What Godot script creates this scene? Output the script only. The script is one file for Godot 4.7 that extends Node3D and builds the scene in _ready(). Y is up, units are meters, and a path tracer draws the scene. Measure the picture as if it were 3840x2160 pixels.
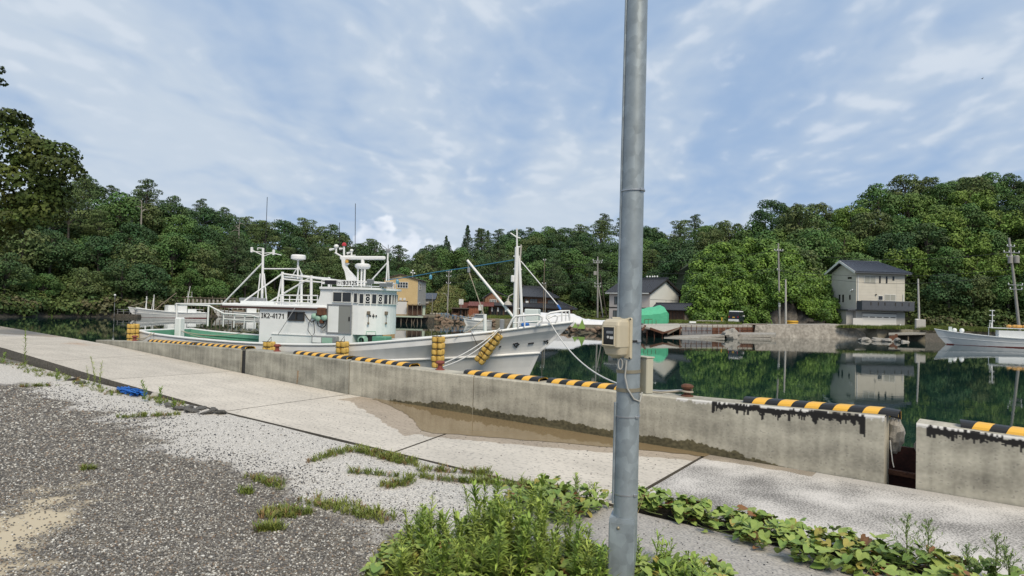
extends Node3D

# A small Japanese fishing harbour seen across a low quay wall, under a bright veiled sky.
# Metres, y up. The quay wall runs along QD from QA; QN points from the quay over the water. Water lies at y = -1.

const WATER := -1.0
const QA := Vector3(7.04, 0, -8.72)
const QD := Vector3(-0.79201, 0, -0.61051)
const QN := Vector3(0.61051, 0, -0.79201)

var M := {}
var rng := RandomNumberGenerator.new()
var taken := {}

func quay(t: float, s: float, y := 0.0) -> Vector3:
	return QA + QD * t + QN * s + Vector3(0, y, 0)

# ---------------------------------------------------------------- mesh builder
class MB:
	var v := PackedVector3Array()
	var n := PackedVector3Array()
	var c := PackedColorArray()
	var uv := PackedVector2Array()
	var col := Color(1, 1, 1)
	var colored := false
	func tri(a: Vector3, b: Vector3, d: Vector3):
		var m := (b - a).cross(d - a).normalized()
		for p in [a, d, b]:
			v.append(p); n.append(m); c.append(col); uv.append(Vector2.ZERO)
	func quad(a: Vector3, b: Vector3, d: Vector3, e: Vector3):
		var m := (d - a).cross(e - b).normalized()
		for p in [a, d, b, a, e, d]:
			v.append(p); n.append(m); c.append(col); uv.append(Vector2.ZERO)
	func quad_uv(p: Array, t: Array):
		var m: Vector3 = (p[2] - p[0]).cross(p[3] - p[1]).normalized()
		for k in [0, 2, 1, 0, 3, 2]:
			v.append(p[k]); n.append(m); c.append(col); uv.append(t[k])
	func squad(p: Array, m: Array):                      # four points with their own normals
		for k in [0, 2, 1, 0, 3, 2]:
			v.append(p[k]); n.append(m[k]); c.append(col); uv.append(Vector2.ZERO)
	func out_quad(a: Vector3, b: Vector3, d: Vector3, e: Vector3, inside: Vector3):
		if (d - a).cross(e - b).dot((a + b + d + e) / 4.0 - inside) < 0.0:
			quad(e, d, b, a)
		else:
			quad(a, b, d, e)
	func hexa(p: Array):                                 # eight corners: four below, four above, both round in the same sense
		var o := Vector3.ZERO
		for q in p: o += q / 8.0
		out_quad(p[0], p[1], p[2], p[3], o); out_quad(p[4], p[5], p[6], p[7], o)
		for k in 4:
			out_quad(p[k], p[(k + 1) % 4], p[4 + (k + 1) % 4], p[4 + k], o)
	func box(o: Vector3, s: Vector3, b := Basis.IDENTITY):
		var h := s / 2.0
		var p := []
		for y in [-h.y, h.y]:
			for q in [[-h.x, -h.z], [h.x, -h.z], [h.x, h.z], [-h.x, h.z]]:
				p.append(o + b * Vector3(q[0], y, q[1]))
		hexa(p)
	func bar(a: Vector3, b: Vector3, w: float, h: float, up := Vector3.UP):   # a box from a to b, w across and h high
		var f := (b - a).normalized()
		var side := f.cross(up)
		if side.length() < 0.01: side = f.cross(Vector3.RIGHT)
		side = side.normalized()
		box((a + b) / 2.0, Vector3(a.distance_to(b), h, w), Basis(f, side.cross(f), side))
	func cbox(o: Vector3, s: Vector3, r: float, b := Basis.IDENTITY):         # box with chamfered edges
		var h := s / 2.0
		r = minf(r, minf(h.x, minf(h.y, h.z)) * 0.9)
		for ax in 3:
			var u := (ax + 1) % 3
			var w := (ax + 2) % 3
			for sg in [-1.0, 1.0]:
				var q := []
				for k in [[-1, -1], [1, -1], [1, 1], [-1, 1]]:
					var p := Vector3.ZERO
					p[ax] = sg * h[ax]; p[u] = k[0] * (h[u] - r); p[w] = k[1] * (h[w] - r)
					q.append(o + b * p)
				out_quad(q[0], q[1], q[2], q[3], o)
				for sw in [-1.0, 1.0]:                   # the chamfer between axes ax and u
					var e := []
					for k in [[-1, 0], [1, 0], [1, 1], [-1, 1]]:
						var p := Vector3.ZERO
						p[w] = k[0] * (h[w] - r)
						p[ax] = sg * (h[ax] if k[1] == 0 else h[ax] - r)
						p[u] = sw * (h[u] - r if k[1] == 0 else h[u])
						e.append(o + b * p)
					out_quad(e[0], e[1], e[2], e[3], o)
		for x in [-1.0, 1.0]:
			for y in [-1.0, 1.0]:
				for z in [-1.0, 1.0]:
					var p0 := o + b * Vector3(x * h.x, y * (h.y - r), z * (h.z - r))
					var p1 := o + b * Vector3(x * (h.x - r), y * h.y, z * (h.z - r))
					var p2 := o + b * Vector3(x * (h.x - r), y * (h.y - r), z * h.z)
					if (p1 - p0).cross(p2 - p0).dot(p0 + p1 + p2 - o * 3.0) > 0: tri(p0, p1, p2)
					else: tri(p0, p2, p1)
	func tube(pts: Array, radii, sides := 8, caps := true):
		var rings := []
		var dirs := []
		var side := Vector3.ZERO
		for i in pts.size():
			var f: Vector3 = (pts[mini(i + 1, pts.size() - 1)] - pts[maxi(i - 1, 0)]).normalized()
			if side == Vector3.ZERO:
				side = f.cross(Vector3.UP) if abs(f.y) < 0.9 else f.cross(Vector3.RIGHT)
			side = (side - f * side.dot(f)).normalized()
			var up := side.cross(f)
			var r: float = radii[i] if radii is Array else radii
			var ring := []
			var dr := []
			for k in sides:
				var a := TAU * k / sides
				var m := side * cos(a) + up * sin(a)
				dr.append(m); ring.append(pts[i] + m * r)
			rings.append(ring); dirs.append(dr)
		for i in pts.size() - 1:
			for k in sides:
				var j := (k + 1) % sides
				squad([rings[i][k], rings[i + 1][k], rings[i + 1][j], rings[i][j]], [dirs[i][k], dirs[i + 1][k], dirs[i + 1][j], dirs[i][j]])
		if caps:
			for e in [0, pts.size() - 1]:
				for k in range(1, sides - 1):
					if e == 0: tri(rings[0][0], rings[0][k], rings[0][k + 1])
					else: tri(rings[e][0], rings[e][k + 1], rings[e][k])
	func rod(a: Vector3, b: Vector3, r: float, sides := 6):
		tube([a, b], r, sides)
	func lathe(o: Vector3, prof: Array, sides := 16, b := Basis.IDENTITY):    # prof: Vector2(radius, height), from below to above
		for i in prof.size() - 1:
			var p: Vector2 = prof[i]
			var q: Vector2 = prof[i + 1]
			var m2 := Vector2(q.y - p.y, p.x - q.x).normalized()
			for k in sides:
				var a0 := TAU * k / sides
				var a1 := TAU * (k + 1) / sides
				var e0 := b * Vector3(cos(a0), 0, -sin(a0))
				var e1 := b * Vector3(cos(a1), 0, -sin(a1))
				var up := b.y
				squad([o + e0 * p.x + up * p.y, o + e1 * p.x + up * p.y, o + e1 * q.x + up * q.y, o + e0 * q.x + up * q.y],
					[(e0 * m2.x + up * m2.y), (e1 * m2.x + up * m2.y), (e1 * m2.x + up * m2.y), (e0 * m2.x + up * m2.y)])
	func ball(o: Vector3, r: Vector3, sides := 10, rings := 6, b := Basis.IDENTITY):
		for i in rings:
			var p0 := PI * i / rings - PI / 2
			var p1 := PI * (i + 1) / rings - PI / 2
			for k in sides:
				var a0 := TAU * k / sides
				var a1 := TAU * (k + 1) / sides
				var e := [Vector3(cos(p0) * cos(a0), sin(p0), -cos(p0) * sin(a0)), Vector3(cos(p0) * cos(a1), sin(p0), -cos(p0) * sin(a1)), Vector3(cos(p1) * cos(a1), sin(p1), -cos(p1) * sin(a1)), Vector3(cos(p1) * cos(a0), sin(p1), -cos(p1) * sin(a0))]
				squad([o + b * (e[0] * r), o + b * (e[1] * r), o + b * (e[2] * r), o + b * (e[3] * r)], [b * (e[0] / r).normalized(), b * (e[1] / r).normalized(), b * (e[2] / r).normalized(), b * (e[3] / r).normalized()])
	func prism(poly: Array, x: Vector3, y: Vector3, z: Vector3, o: Vector3):  # poly in the x, y plane, pushed along z
		var idx := Geometry2D.triangulate_polygon(PackedVector2Array(poly))
		var ccw := not Geometry2D.is_polygon_clockwise(PackedVector2Array(poly))
		var right := x.cross(y).dot(z) > 0
		var mid := Vector3.ZERO
		var p := []
		for q in poly:
			p.append(o + x * q.x + y * q.y); mid += p[-1] / poly.size()
		for t in range(0, idx.size(), 3):
			var a: Vector3 = p[idx[t]]
			var b: Vector3 = p[idx[t + 1]]
			var d: Vector3 = p[idx[t + 2]]
			if (b - a).cross(d - a).dot(z) > 0:
				tri(a, d, b); tri(a + z, b + z, d + z)
			else:
				tri(a, b, d); tri(a + z, d + z, b + z)
		for i in p.size():
			var j := (i + 1) % p.size()
			if ccw == right: quad(p[i], p[j], p[j] + z, p[i] + z)
			else: quad(p[j], p[i], p[i] + z, p[j] + z)
	func mesh() -> ArrayMesh:
		var a := []
		a.resize(Mesh.ARRAY_MAX)
		a[Mesh.ARRAY_VERTEX] = v; a[Mesh.ARRAY_NORMAL] = n; a[Mesh.ARRAY_TEX_UV] = uv
		if colored: a[Mesh.ARRAY_COLOR] = c
		var m := ArrayMesh.new()
		m.add_surface_from_arrays(Mesh.PRIMITIVE_TRIANGLES, a)
		return m

# ---------------------------------------------------------------- nodes
func numbered(called: String) -> String:
	taken[called] = taken.get(called, -1) + 1
	return called if taken[called] == 0 else "%s_%03d" % [called, taken[called]]

func tag(o: Node, label: String, category: String, group := ""):
	o.set_meta("label", label); o.set_meta("category", category)
	if group: o.set_meta("group", group)
	return o

func thing(called: String, label: String, category: String, at := Vector3.ZERO, basis := Basis.IDENTITY, group := "") -> Node3D:
	var o := Node3D.new()
	o.name = numbered(called)
	add_child(o)
	o.transform = Transform3D(basis, at)
	return tag(o, label, category, group)

func put(called: String, b, m, parent: Node = self) -> MeshInstance3D:
	var o := MeshInstance3D.new()
	o.name = numbered(called) if parent == self else called
	o.mesh = b.mesh() if b is MB else b
	o.material_override = M[m] if m is String else m
	parent.add_child(o, true)
	return o

func struct(called: String, b, m) -> MeshInstance3D:
	var o := put(called, b, m)
	o.set_meta("kind", "structure")
	return o

func copy(o: Node3D, at: Vector3, basis: Basis, label: String) -> Node3D:
	var c: Node3D = o.duplicate()
	c.name = numbered(String(o.name).rstrip("_0123456789"))
	add_child(c)
	c.transform = Transform3D(basis, at)
	c.set_meta("label", label)
	return c

func yaw(a: float) -> Basis:
	return Basis(Vector3.UP, a)

func R(a: float, b: float) -> float:
	return rng.randf_range(a, b)

# ---------------------------------------------------------------- materials
func lin(r: float, g: float, b: float) -> Color:       # a real-world base colour, given as linear values
	return Color(r, g, b).linear_to_srgb()

func noise(sd: int, freq: float, oct := 4, kind := FastNoiseLite.TYPE_SIMPLEX_SMOOTH) -> FastNoiseLite:
	var f := FastNoiseLite.new()
	f.seed = sd; f.frequency = freq; f.fractal_octaves = oct; f.noise_type = kind
	f.fractal_type = FastNoiseLite.FRACTAL_FBM
	return f

func grain(sd: int, freqs: Array, low: Color, high: Color, size := 512, power := 1.0) -> ImageTexture:   # seamless mottled colour
	var data := []
	for k in freqs.size():
		data.append(noise(sd + k, freqs[k], 3).get_seamless_image(size, size).get_data())
	var bytes := PackedByteArray()
	bytes.resize(size * size * 3)
	var lut := PackedByteArray()
	for i in 256:
		var c := low.lerp(high, pow(i / 255.0, power))
		lut.append_array(PackedByteArray([int(c.r * 255), int(c.g * 255), int(c.b * 255)]))
	var m := data.size()
	for i in size * size:
		var a := 0
		for k in m: a += data[k][i]
		a = clampi((a / m - 128) * 3 / 2 + 128, 0, 255) * 3
		bytes[i * 3] = lut[a]; bytes[i * 3 + 1] = lut[a + 1]; bytes[i * 3 + 2] = lut[a + 2]
	return ImageTexture.create_from_image(Image.create_from_data(size, size, false, Image.FORMAT_RGB8, bytes))

func bumps(sd: int, freq: float, strength := 4.0, size := 512, oct := 4) -> ImageTexture:
	var im := noise(sd, freq, oct).get_seamless_image(size, size)
	im.convert(Image.FORMAT_RGBA8)
	im.bump_map_to_normal_map(strength)
	return ImageTexture.create_from_image(im)

func mat(name: String, color: Color, rough := 0.7, metal := 0.0) -> StandardMaterial3D:
	var m := StandardMaterial3D.new()
	m.resource_name = name
	m.albedo_color = color; m.roughness = rough; m.metallic = metal
	M[name] = m
	return m

func worn(name: String, low: Color, high: Color, rough: float, metres: float, freqs := [0.01, 0.05], sd := 1, bump := 0.0) -> StandardMaterial3D:
	var m := mat(name, Color(1, 1, 1), rough)
	m.albedo_texture = grain(sd, freqs, low, high, 256)
	m.uv1_triplanar = true; m.uv1_world_triplanar = true
	m.uv1_scale = Vector3.ONE / metres
	if bump > 0.0:
		m.normal_enabled = true; m.normal_texture = bump_tex; m.normal_scale = bump
	return m

var bump_tex: ImageTexture

func _ready():
	rng.seed = 20240917
	# camera: eye 2.56 m above the quay, lens a little up, the horizon tilted by 1.5 degrees as in the photograph
	var cam := Camera3D.new()
	cam.name = "camera"
	cam.fov = 48.73
	cam.near = 0.05; cam.far = 2000.0
	cam.transform = Transform3D(Basis(Vector3.RIGHT, deg_to_rad(1.57)) * Basis(Vector3.BACK, deg_to_rad(1.5)), Vector3(0, 2.56, 0))
	add_child(cam)
	cam.current = true
	# sky and veiled sun
	var we := WorldEnvironment.new()
	we.name = "world"
	var env := Environment.new()
	env.background_mode = Environment.BG_SKY
	var pano := PanoramaSkyMaterial.new()
	pano.panorama = sky_image(3072)
	env.sky = Sky.new()
	env.sky.sky_material = pano
	env.background_energy_multiplier = 0.56
	env.tonemap_mode = Environment.TONE_MAPPER_LINEAR
	env.tonemap_exposure = 2.0
	env.sdfgi_enabled = true; env.ssao_enabled = true; env.ssil_enabled = true
	we.environment = env
	add_child(we)
	var sun := DirectionalLight3D.new()
	sun.name = "sun"
	sun.light_color = Color(1.0, 0.94, 0.84)
	sun.light_energy = 0.5
	sun.light_angular_distance = 24.0
	sun.shadow_enabled = true
	sun.rotation_degrees = Vector3(-47, 22, 0)
	add_child(sun)
	print("sky ", Time.get_ticks_msec())
	make_materials()
	print("materials ", Time.get_ticks_msec())
	# the large structure
	forest_materials()
	build_water()
	build_ground()
	build_quay_wall()
	house_materials()
	build_shore()
	print("ground ", Time.get_ticks_msec())
	build_hill()
	build_forest()
	print("forest ", Time.get_ticks_msec())
	build_houses()
	build_right_house()
	print("houses ", Time.get_ticks_msec())
	# the objects
	build_main_boat()
	build_boat_gear()
	build_far_boats()
	print("boats ", Time.get_ticks_msec())
	build_dock_wreck()
	build_shore_things()
	build_poles()
	build_street_pole()
	build_plants()
	build_small_things()
	print("done ", Time.get_ticks_msec())

# ---------------------------------------------------------------- sky
var sky_rows := []
var n_streak: FastNoiseLite
var n_puff: FastNoiseLite
var n_veil: FastNoiseLite
var n_billow: FastNoiseLite
var n_edge: FastNoiseLite

func sky_image(w: int) -> ImageTexture:
	var h := w / 2
	n_streak = noise(11, 1.0, 5); n_puff = noise(12, 1.0, 5); n_veil = noise(13, 1.0, 3); n_billow = noise(14, 1.0, 5); n_edge = noise(15, 1.0, 4)
	sky_rows.resize(h)
	var job := WorkerThreadPool.add_group_task(sky_row.bind(w, h), h, -1, true)
	WorkerThreadPool.wait_for_group_task_completion(job)
	var data := PackedByteArray()
	for r in sky_rows: data.append_array(r.to_byte_array())
	sky_rows.clear()
	return ImageTexture.create_from_image(Image.create_from_data(w, h, false, Image.FORMAT_RGBF, data))

func sky_row(row: int, w: int, h: int):
	var out := PackedFloat32Array()
	out.resize(w * 3)
	var up := PI / 2 - PI * (row + 0.5) / h
	var y := sin(up)
	if y < -0.02:
		for i in w:
			out[i * 3] = 0.16; out[i * 3 + 1] = 0.18; out[i * 3 + 2] = 0.19
		sky_rows[row] = out
		return
	var flat := cos(up)
	for i in w:
		var a := TAU * (i + 0.5) / w
		var x := flat * sin(a)
		var z := -flat * cos(a)
		var k := 1.0 / (maxf(y, 0.0) + 0.13)                # a layer of cloud seen in perspective
		var px := x * k
		var pz := z * k
		var warp := n_veil.get_noise_2d(px * 0.9 + 7.0, pz * 0.9) * 0.35
		var st := n_streak.get_noise_2d(px * 1.5 + warp + pz * 0.18, pz * 0.5 + warp)
		var pf := n_puff.get_noise_2d(px * 6.0 + warp * 2.0, pz * 4.2)
		var ve := n_veil.get_noise_2d(px * 0.45 + 3.3, pz * 0.4 + 1.0)
		var d := 0.64 + st * 0.62 + pf * 0.22 + ve * 0.34
		# thicker veil towards the left of the view, thinner to the right
		d += clampf(-x * 0.28, -0.16, 0.2)
		d = clampf(d, 0.0, 1.0)
		d = d * d * (3.0 - 2.0 * d)
		var hor := exp(-maxf(y, 0.0) * 7.0)
		var r := lerpf(0.285, 0.37, hor)
		var g := lerpf(0.405, 0.51, hor)
		var b := lerpf(0.60, 0.71, hor)
		r = lerpf(r, 0.51, d); g = lerpf(g, 0.59, d); b = lerpf(b, 0.69, d)
		# the thinnest, brightest puffs of the layer
		var br := clampf((pf + st * 0.7 - 0.22) * 2.4, 0.0, 1.0) * clampf(0.7 - ve, 0.2, 1.0) * 0.22
		r = lerpf(r, 0.86, br); g = lerpf(g, 0.88, br); b = lerpf(b, 0.92, br)
		# heaped clouds low over the land all round
		if y < 0.22:
			var az := atan2(x, -z)
			var top := 0.03 + n_billow.get_noise_2d(sin(az) * 4.0 + 1.5, cos(az) * 4.0) * 0.085
			top += 0.094 * exp(-pow((az + 0.15) / 0.095, 2.0)) + 0.026 * exp(-pow((az + 0.095) / 0.03, 2.0)) + 0.02 * exp(-pow((az + 0.20) / 0.035, 2.0))
			var e := n_edge.get_noise_3d(x * 22.0, y * 30.0, z * 22.0) * 0.03 + n_edge.get_noise_3d(x * 60.0, y * 70.0, z * 60.0) * 0.008
			var f := clampf((top + e - y) / 0.007, 0.0, 1.0)
			if f > 0.0:
				var bump := n_billow.get_noise_3d(x * 16.0 + 5.0, y * 26.0, z * 16.0) * 0.9 + n_edge.get_noise_3d(x * 40.0, y * 50.0 + 9.0, z * 40.0) * 0.5
				var l := clampf(0.55 + bump, 0.0, 1.0)
				f *= 0.9
				r = lerpf(r, lerpf(0.50, 0.80, l), f); g = lerpf(g, lerpf(0.58, 0.84, l), f); b = lerpf(b, lerpf(0.71, 0.90, l), f)
		out[i * 3] = r; out[i * 3 + 1] = g; out[i * 3 + 2] = b
	sky_rows[row] = out

# ---------------------------------------------------------------- shared materials
func make_materials():
	bump_tex = bumps(3, 0.03, 6.0, 512, 5)
	mat("white_paint", lin(0.72, 0.74, 0.74), 0.35)
	mat("white_metal", lin(0.74, 0.75, 0.75), 0.4)
	mat("black_rubber", lin(0.015, 0.015, 0.016), 0.7)
	mat("black_paint", lin(0.012, 0.012, 0.014), 0.45)
	mat("dark_wood", lin(0.045, 0.03, 0.024), 0.8)
	mat("steel", lin(0.42, 0.44, 0.46), 0.4, 0.8)
	mat("dull_steel", lin(0.30, 0.31, 0.32), 0.55, 0.5)
	mat("wire", lin(0.03, 0.032, 0.035), 0.6)
	mat("rope", lin(0.38, 0.34, 0.27), 0.95)
	mat("white_rope", lin(0.62, 0.61, 0.58), 0.95)
	mat("glass", lin(0.02, 0.024, 0.028), 0.06)
	mat("pale_glass", lin(0.13, 0.15, 0.16), 0.1)
	mat("frame_white", lin(0.68, 0.69, 0.68), 0.5)
	mat("frame_dark", lin(0.03, 0.025, 0.022), 0.6)
	mat("window_sill", lin(0.5, 0.5, 0.48), 0.6)
	worn("concrete", lin(0.30, 0.285, 0.25), lin(0.50, 0.48, 0.43), 0.9, 2.2, [0.012, 0.06, 0.12], 21, 0.5)
	worn("old_concrete", lin(0.20, 0.19, 0.17), lin(0.44, 0.42, 0.38), 0.92, 3.0, [0.02, 0.05, 0.1], 22, 0.8)
	worn("rust", lin(0.055, 0.022, 0.014), lin(0.19, 0.085, 0.045), 0.9, 0.9, [0.02, 0.06], 23, 0.5)
	worn("bollard_red", lin(0.14, 0.028, 0.022), lin(0.27, 0.075, 0.055), 0.7, 0.4, [0.03, 0.08], 24, 0.3)
	mat("dead_wood", lin(0.26, 0.24, 0.21), 0.9)
	mat("weathered_steel", lin(0.42, 0.40, 0.36), 0.7)
	mat("frost_plastic", lin(0.60, 0.66, 0.64), 0.4)
	worn("grey_sheet", lin(0.10, 0.105, 0.12), lin(0.22, 0.215, 0.22), 0.7, 2.0, [0.03, 0.1], 26)
	worn("pole_grey", lin(0.24, 0.235, 0.22), lin(0.34, 0.33, 0.31), 0.85, 1.5, [0.02, 0.1], 27)
	worn("pole_pale", lin(0.40, 0.39, 0.37), lin(0.48, 0.47, 0.44), 0.85, 1.5, [0.02, 0.1], 28)
	worn("asphalt_lump", lin(0.05, 0.05, 0.048), lin(0.17, 0.165, 0.155), 0.95, 0.6, [0.05, 0.15], 29)
	worn("rough_concrete", lin(0.2, 0.19, 0.175), lin(0.5, 0.48, 0.44), 0.95, 0.5, [0.06, 0.15], 30, 1.0)
	worn("dark_rust", lin(0.02, 0.007, 0.006), lin(0.08, 0.022, 0.015), 0.85, 0.7, [0.02, 0.06], 33)
	mat("blue_strand", lin(0.015, 0.16, 0.6), 0.6)
	worn("weathered_board", lin(0.10, 0.08, 0.06), lin(0.26, 0.22, 0.17), 0.9, 1.4, [0.02, 0.08], 25, 0.3)

# ---------------------------------------------------------------- water
func build_water():
	var m := mat("sea_water", lin(0.008, 0.028, 0.026), 0.015)
	m.metallic_specular = 0.5
	var im := noise(31, 0.012, 4).get_seamless_image(512, 512)
	var im2 := noise(32, 0.03, 2).get_seamless_image(512, 512)
	im.blend_rect(im2, Rect2i(0, 0, 1, 1), Vector2i.ZERO)
	im.convert(Image.FORMAT_RGBA8)
	im.bump_map_to_normal_map(1.0)
	m.normal_enabled = true
	m.normal_texture = ImageTexture.create_from_image(im)
	m.normal_scale = 0.085
	m.uv1_triplanar = true; m.uv1_world_triplanar = true
	m.uv1_scale = Vector3(0.11, 0.11, 0.28)
	var b := MB.new()
	b.quad(Vector3(-260, WATER, 60), Vector3(260, WATER, 60), Vector3(260, WATER, -320), Vector3(-260, WATER, -320))
	struct("water", b, "sea_water")

# ---------------------------------------------------------------- gravel lot, worn apron, quay pavement
var n_zone: FastNoiseLite
var n_fine: FastNoiseLite

func gravelness(t: float, s: float) -> float:            # 1 in the loose gravel, 0 on the worn concrete apron
	var e := -6.15 + n_zone.get_noise_2d(t * 0.5, s * 0.5) * 0.75 + n_zone.get_noise_2d(t * 2.2, s * 2.2) * 0.3
	if t > 14.0: e += 0.5
	if t < 6.0: e -= clampf((6.0 - t) * 0.28, 0.0, 1.2)
	return clampf((e - s) / 0.8 + 0.5, 0.0, 1.0)

func sandiness(t: float, s: float) -> float:             # the pale sand patch in the gravel
	var p := Vector2(t - 8.55, s + 9.05)
	var r := Vector2(p.x * 0.86 + p.y * 0.5, -p.x * 0.5 + p.y * 0.86)
	return clampf(1.25 - sqrt(pow(r.x / 1.9, 2) + pow(r.y / 0.62, 2)) + n_zone.get_noise_2d(t * 1.7, s * 1.7) * 0.9, 0.0, 1.0)

func ground_y(t: float, s: float) -> float:
	return n_zone.get_noise_2d(t * 0.35, s * 0.35) * 0.02 + clampf((t - 24.0) * 0.014, 0.0, 0.25)

func slab_y(t: float, s: float) -> float:
	var y := 0.0
	if t > 14.6: y = lerpf(0.0, 0.12, clampf((t - 14.6) / 5.6, 0, 1)) + lerpf(0.0, 0.30, clampf((t - 20.2) / 10.3, 0, 1)) + clampf((t - 30.5) * 0.01, 0, 0.3)
	return y + 0.004

func ground_texture(w: int, h: int) -> ImageTexture:
	var px := PackedByteArray()
	px.resize(w * h * 3)
	var sp := noise(41, 0.42, 2).get_seamless_image(1024, 512).get_data()
	var sp2 := noise(42, 0.07, 3).get_seamless_image(1024, 512).get_data()
	var i := 0
	for y in h:
		var s := lerpf(-3.80, -15.0, (y + 0.5) / h)
		for x in w:
			var t := lerpf(-4.0, 28.0, (x + 0.5) / w)
			var a: float = sp[(y % 512) * 1024 + x % 1024] / 255.0
			var b: float = sp2[(y % 512) * 1024 + x % 1024] / 255.0
			var g := gravelness(t, s)
			var r := 0.60 + (b - 0.5) * 0.36
			var cr := r; var cg := r * 0.95; var cb := r * 0.865
			if a < 0.40 + (b - 0.5) * 0.3: cr *= 0.45; cg *= 0.46; cb *= 0.49
			if t < 5.4:                                    # greyer, older concrete near the pole
				var f := 0.5 if t + n_zone.get_noise_2d(t * 3.0, s * 3.0) * 0.8 < 4.5 else 0.0
				cr = lerpf(cr, 0.21, f); cg = lerpf(cg, 0.20, f); cb = lerpf(cb, 0.195, f)
			var gr := 0.11 + (a - 0.5) * 0.12 + (b - 0.5) * 0.07
			var sd := sandiness(t, s)
			var k := clampf(g * 1.6 - 0.3 + (a - 0.5) * 0.8, 0, 1)
			cr = lerpf(cr, lerpf(gr * 1.12, 0.50, sd), k); cg = lerpf(cg, lerpf(gr, 0.43, sd), k); cb = lerpf(cb, lerpf(gr * 0.86, 0.31, sd), k)
			var c := Color(cr, cg, cb).linear_to_srgb()
			px[i] = int(clampf(c.r, 0, 1) * 255); px[i + 1] = int(clampf(c.g, 0, 1) * 255); px[i + 2] = int(clampf(c.b, 0, 1) * 255)
			i += 3
	return ImageTexture.create_from_image(Image.create_from_data(w, h, false, Image.FORMAT_RGB8, px))

func build_ground():
	n_zone = noise(43, 1.0, 4); n_fine = noise(44, 1.0, 3)
	# near ground with the texture laid out along the quay
	var m := mat("lot_surface", Color(1, 1, 1), 0.95)
	m.albedo_texture = ground_texture(2048, 896)
	worn("slab_edge", lin(0.05, 0.045, 0.038), lin(0.17, 0.155, 0.13), 0.95, 1.2, [0.03, 0.1], 46)  # slab sides: their shade is put into this dark colour, along with mossy dirt
	var b := MB.new()
	var nt := 96
	var ns := 36
	for i in nt:
		for j in ns:
			var p := []
			var uv := []
			for q in [[0, 0], [0, 1], [1, 1], [1, 0]]:
				var u := float(i + q[0]) / nt
				var w := float(j + q[1]) / ns
				var t := lerpf(-4.0, 28.0, u)
				var s := lerpf(-3.80, -15.0, w)
				p.append(quay(t, s, ground_y(t, s) - (0.004 if j + q[1] > 0 else 0.004))); uv.append(Vector2(u, w))
			p.reverse(); uv.reverse()
			b.quad_uv(p, uv)
	struct("gravel_ground", b, "lot_surface")
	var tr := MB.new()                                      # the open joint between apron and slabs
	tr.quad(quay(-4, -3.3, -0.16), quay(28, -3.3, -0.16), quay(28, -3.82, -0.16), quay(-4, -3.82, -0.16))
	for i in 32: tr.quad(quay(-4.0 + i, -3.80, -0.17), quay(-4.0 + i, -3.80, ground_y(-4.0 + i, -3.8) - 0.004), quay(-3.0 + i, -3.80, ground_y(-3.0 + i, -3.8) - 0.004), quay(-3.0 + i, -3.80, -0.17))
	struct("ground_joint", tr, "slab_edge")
	worn("far_gravel", lin(0.07, 0.07, 0.065), lin(0.32, 0.31, 0.28), 0.95, 5.0, [0.03, 0.1, 0.2], 45)
	b = MB.new()
	for q in [[28.0, 70.0, -3.6, -40.0], [-40.0, 28.0, -15.0, -60.0], [-40.0, -4.0, -3.6, -15.0]]:
		var y := 0.05 if q[0] > 0 else -0.012
		b.quad(quay(q[0], q[2], y), quay(q[1], q[2], y), quay(q[1], q[3], y), quay(q[0], q[3], y))
	struct("lot_ground", b, "far_gravel")
	# the body of the quay under the pavement
	b = MB.new()
	b.hexa([quay(-40, 0.62, -6), quay(70, 0.62, -6), quay(70, -50, -6), quay(-40, -50, -6), quay(-40, 0.62, -0.3), quay(70, 0.62, -0.3), quay(70, -50, -0.3), quay(-40, -50, -0.3)])
	struct("quay_body", b, "old_concrete")
	# concrete slabs of the pavement
	var pave := Node3D.new()
	pave.name = "quay_pavement"
	pave.set_meta("kind", "structure")
	add_child(pave)
	mat("slab_surface", Color(1, 1, 1), 0.88).albedo_texture = slab_texture(2048, 320)
	mat("speckled_surface", Color(1, 1, 1), 0.92).albedo_texture = speckle_texture(1024, 512)
	for nm in ["slab_surface", "speckled_surface"]:
		M[nm].normal_enabled = false
	var joints := [[4.20, 4.40], [8.46, 9.40], [14.12, 14.47], [20.55, 20.45], [25.6, 26.2], [31.4, 32.0], [37.0, 37.6], [46.0, 46.0]]
	for k in joints.size() - 1:
		slab(pave, joints[k], joints[k + 1], -3.72, "slab_surface", 0.055 if k < 2 else 0.035)
	slab(pave, [-2.2, -1.2], joints[0], -3.36, "speckled_surface", 0.05)
	slab(pave, [-9.0, -8.4], [-2.2, -1.2], -3.36, "speckled_surface", 0.03)
	# standing water along the foot of the wall
	var pm := mat("puddle_water", lin(0.25, 0.185, 0.105), 0.03)
	pm.metallic_specular = 0.5
	b = MB.new()
	var edge := [[13.35, -0.10], [13.0, -0.22], [12.4, -0.42], [11.7, -0.72], [11.0, -1.08], [10.4, -1.45], [9.9, -1.83], [9.45, -2.12], [9.12, -2.2], [8.95, -2.02], [8.6, -1.86], [8.1, -1.66], [7.4, -1.36], [6.6, -1.02], [5.9, -0.75], [5.2, -0.48], [4.7, -0.33], [4.35, -0.25]]
	for k in edge.size() - 1:
		for u in 4:
			var a := []
			for e in 2:
				var f := (u + e) / 4.0
				var t := lerpf(edge[k][0], edge[k + 1][0], f)
				a.append([t, lerpf(edge[k][1], edge[k + 1][1], f) + n_fine.get_noise_1d(t * 2.5) * 0.08])
			b.quad(quay(a[0][0], 0.0, 0.012), quay(a[0][0], a[0][1], 0.012), quay(a[1][0], a[1][1], 0.012), quay(a[1][0], 0.0, 0.012))
	struct("puddle", b, "puddle_water")

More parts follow.
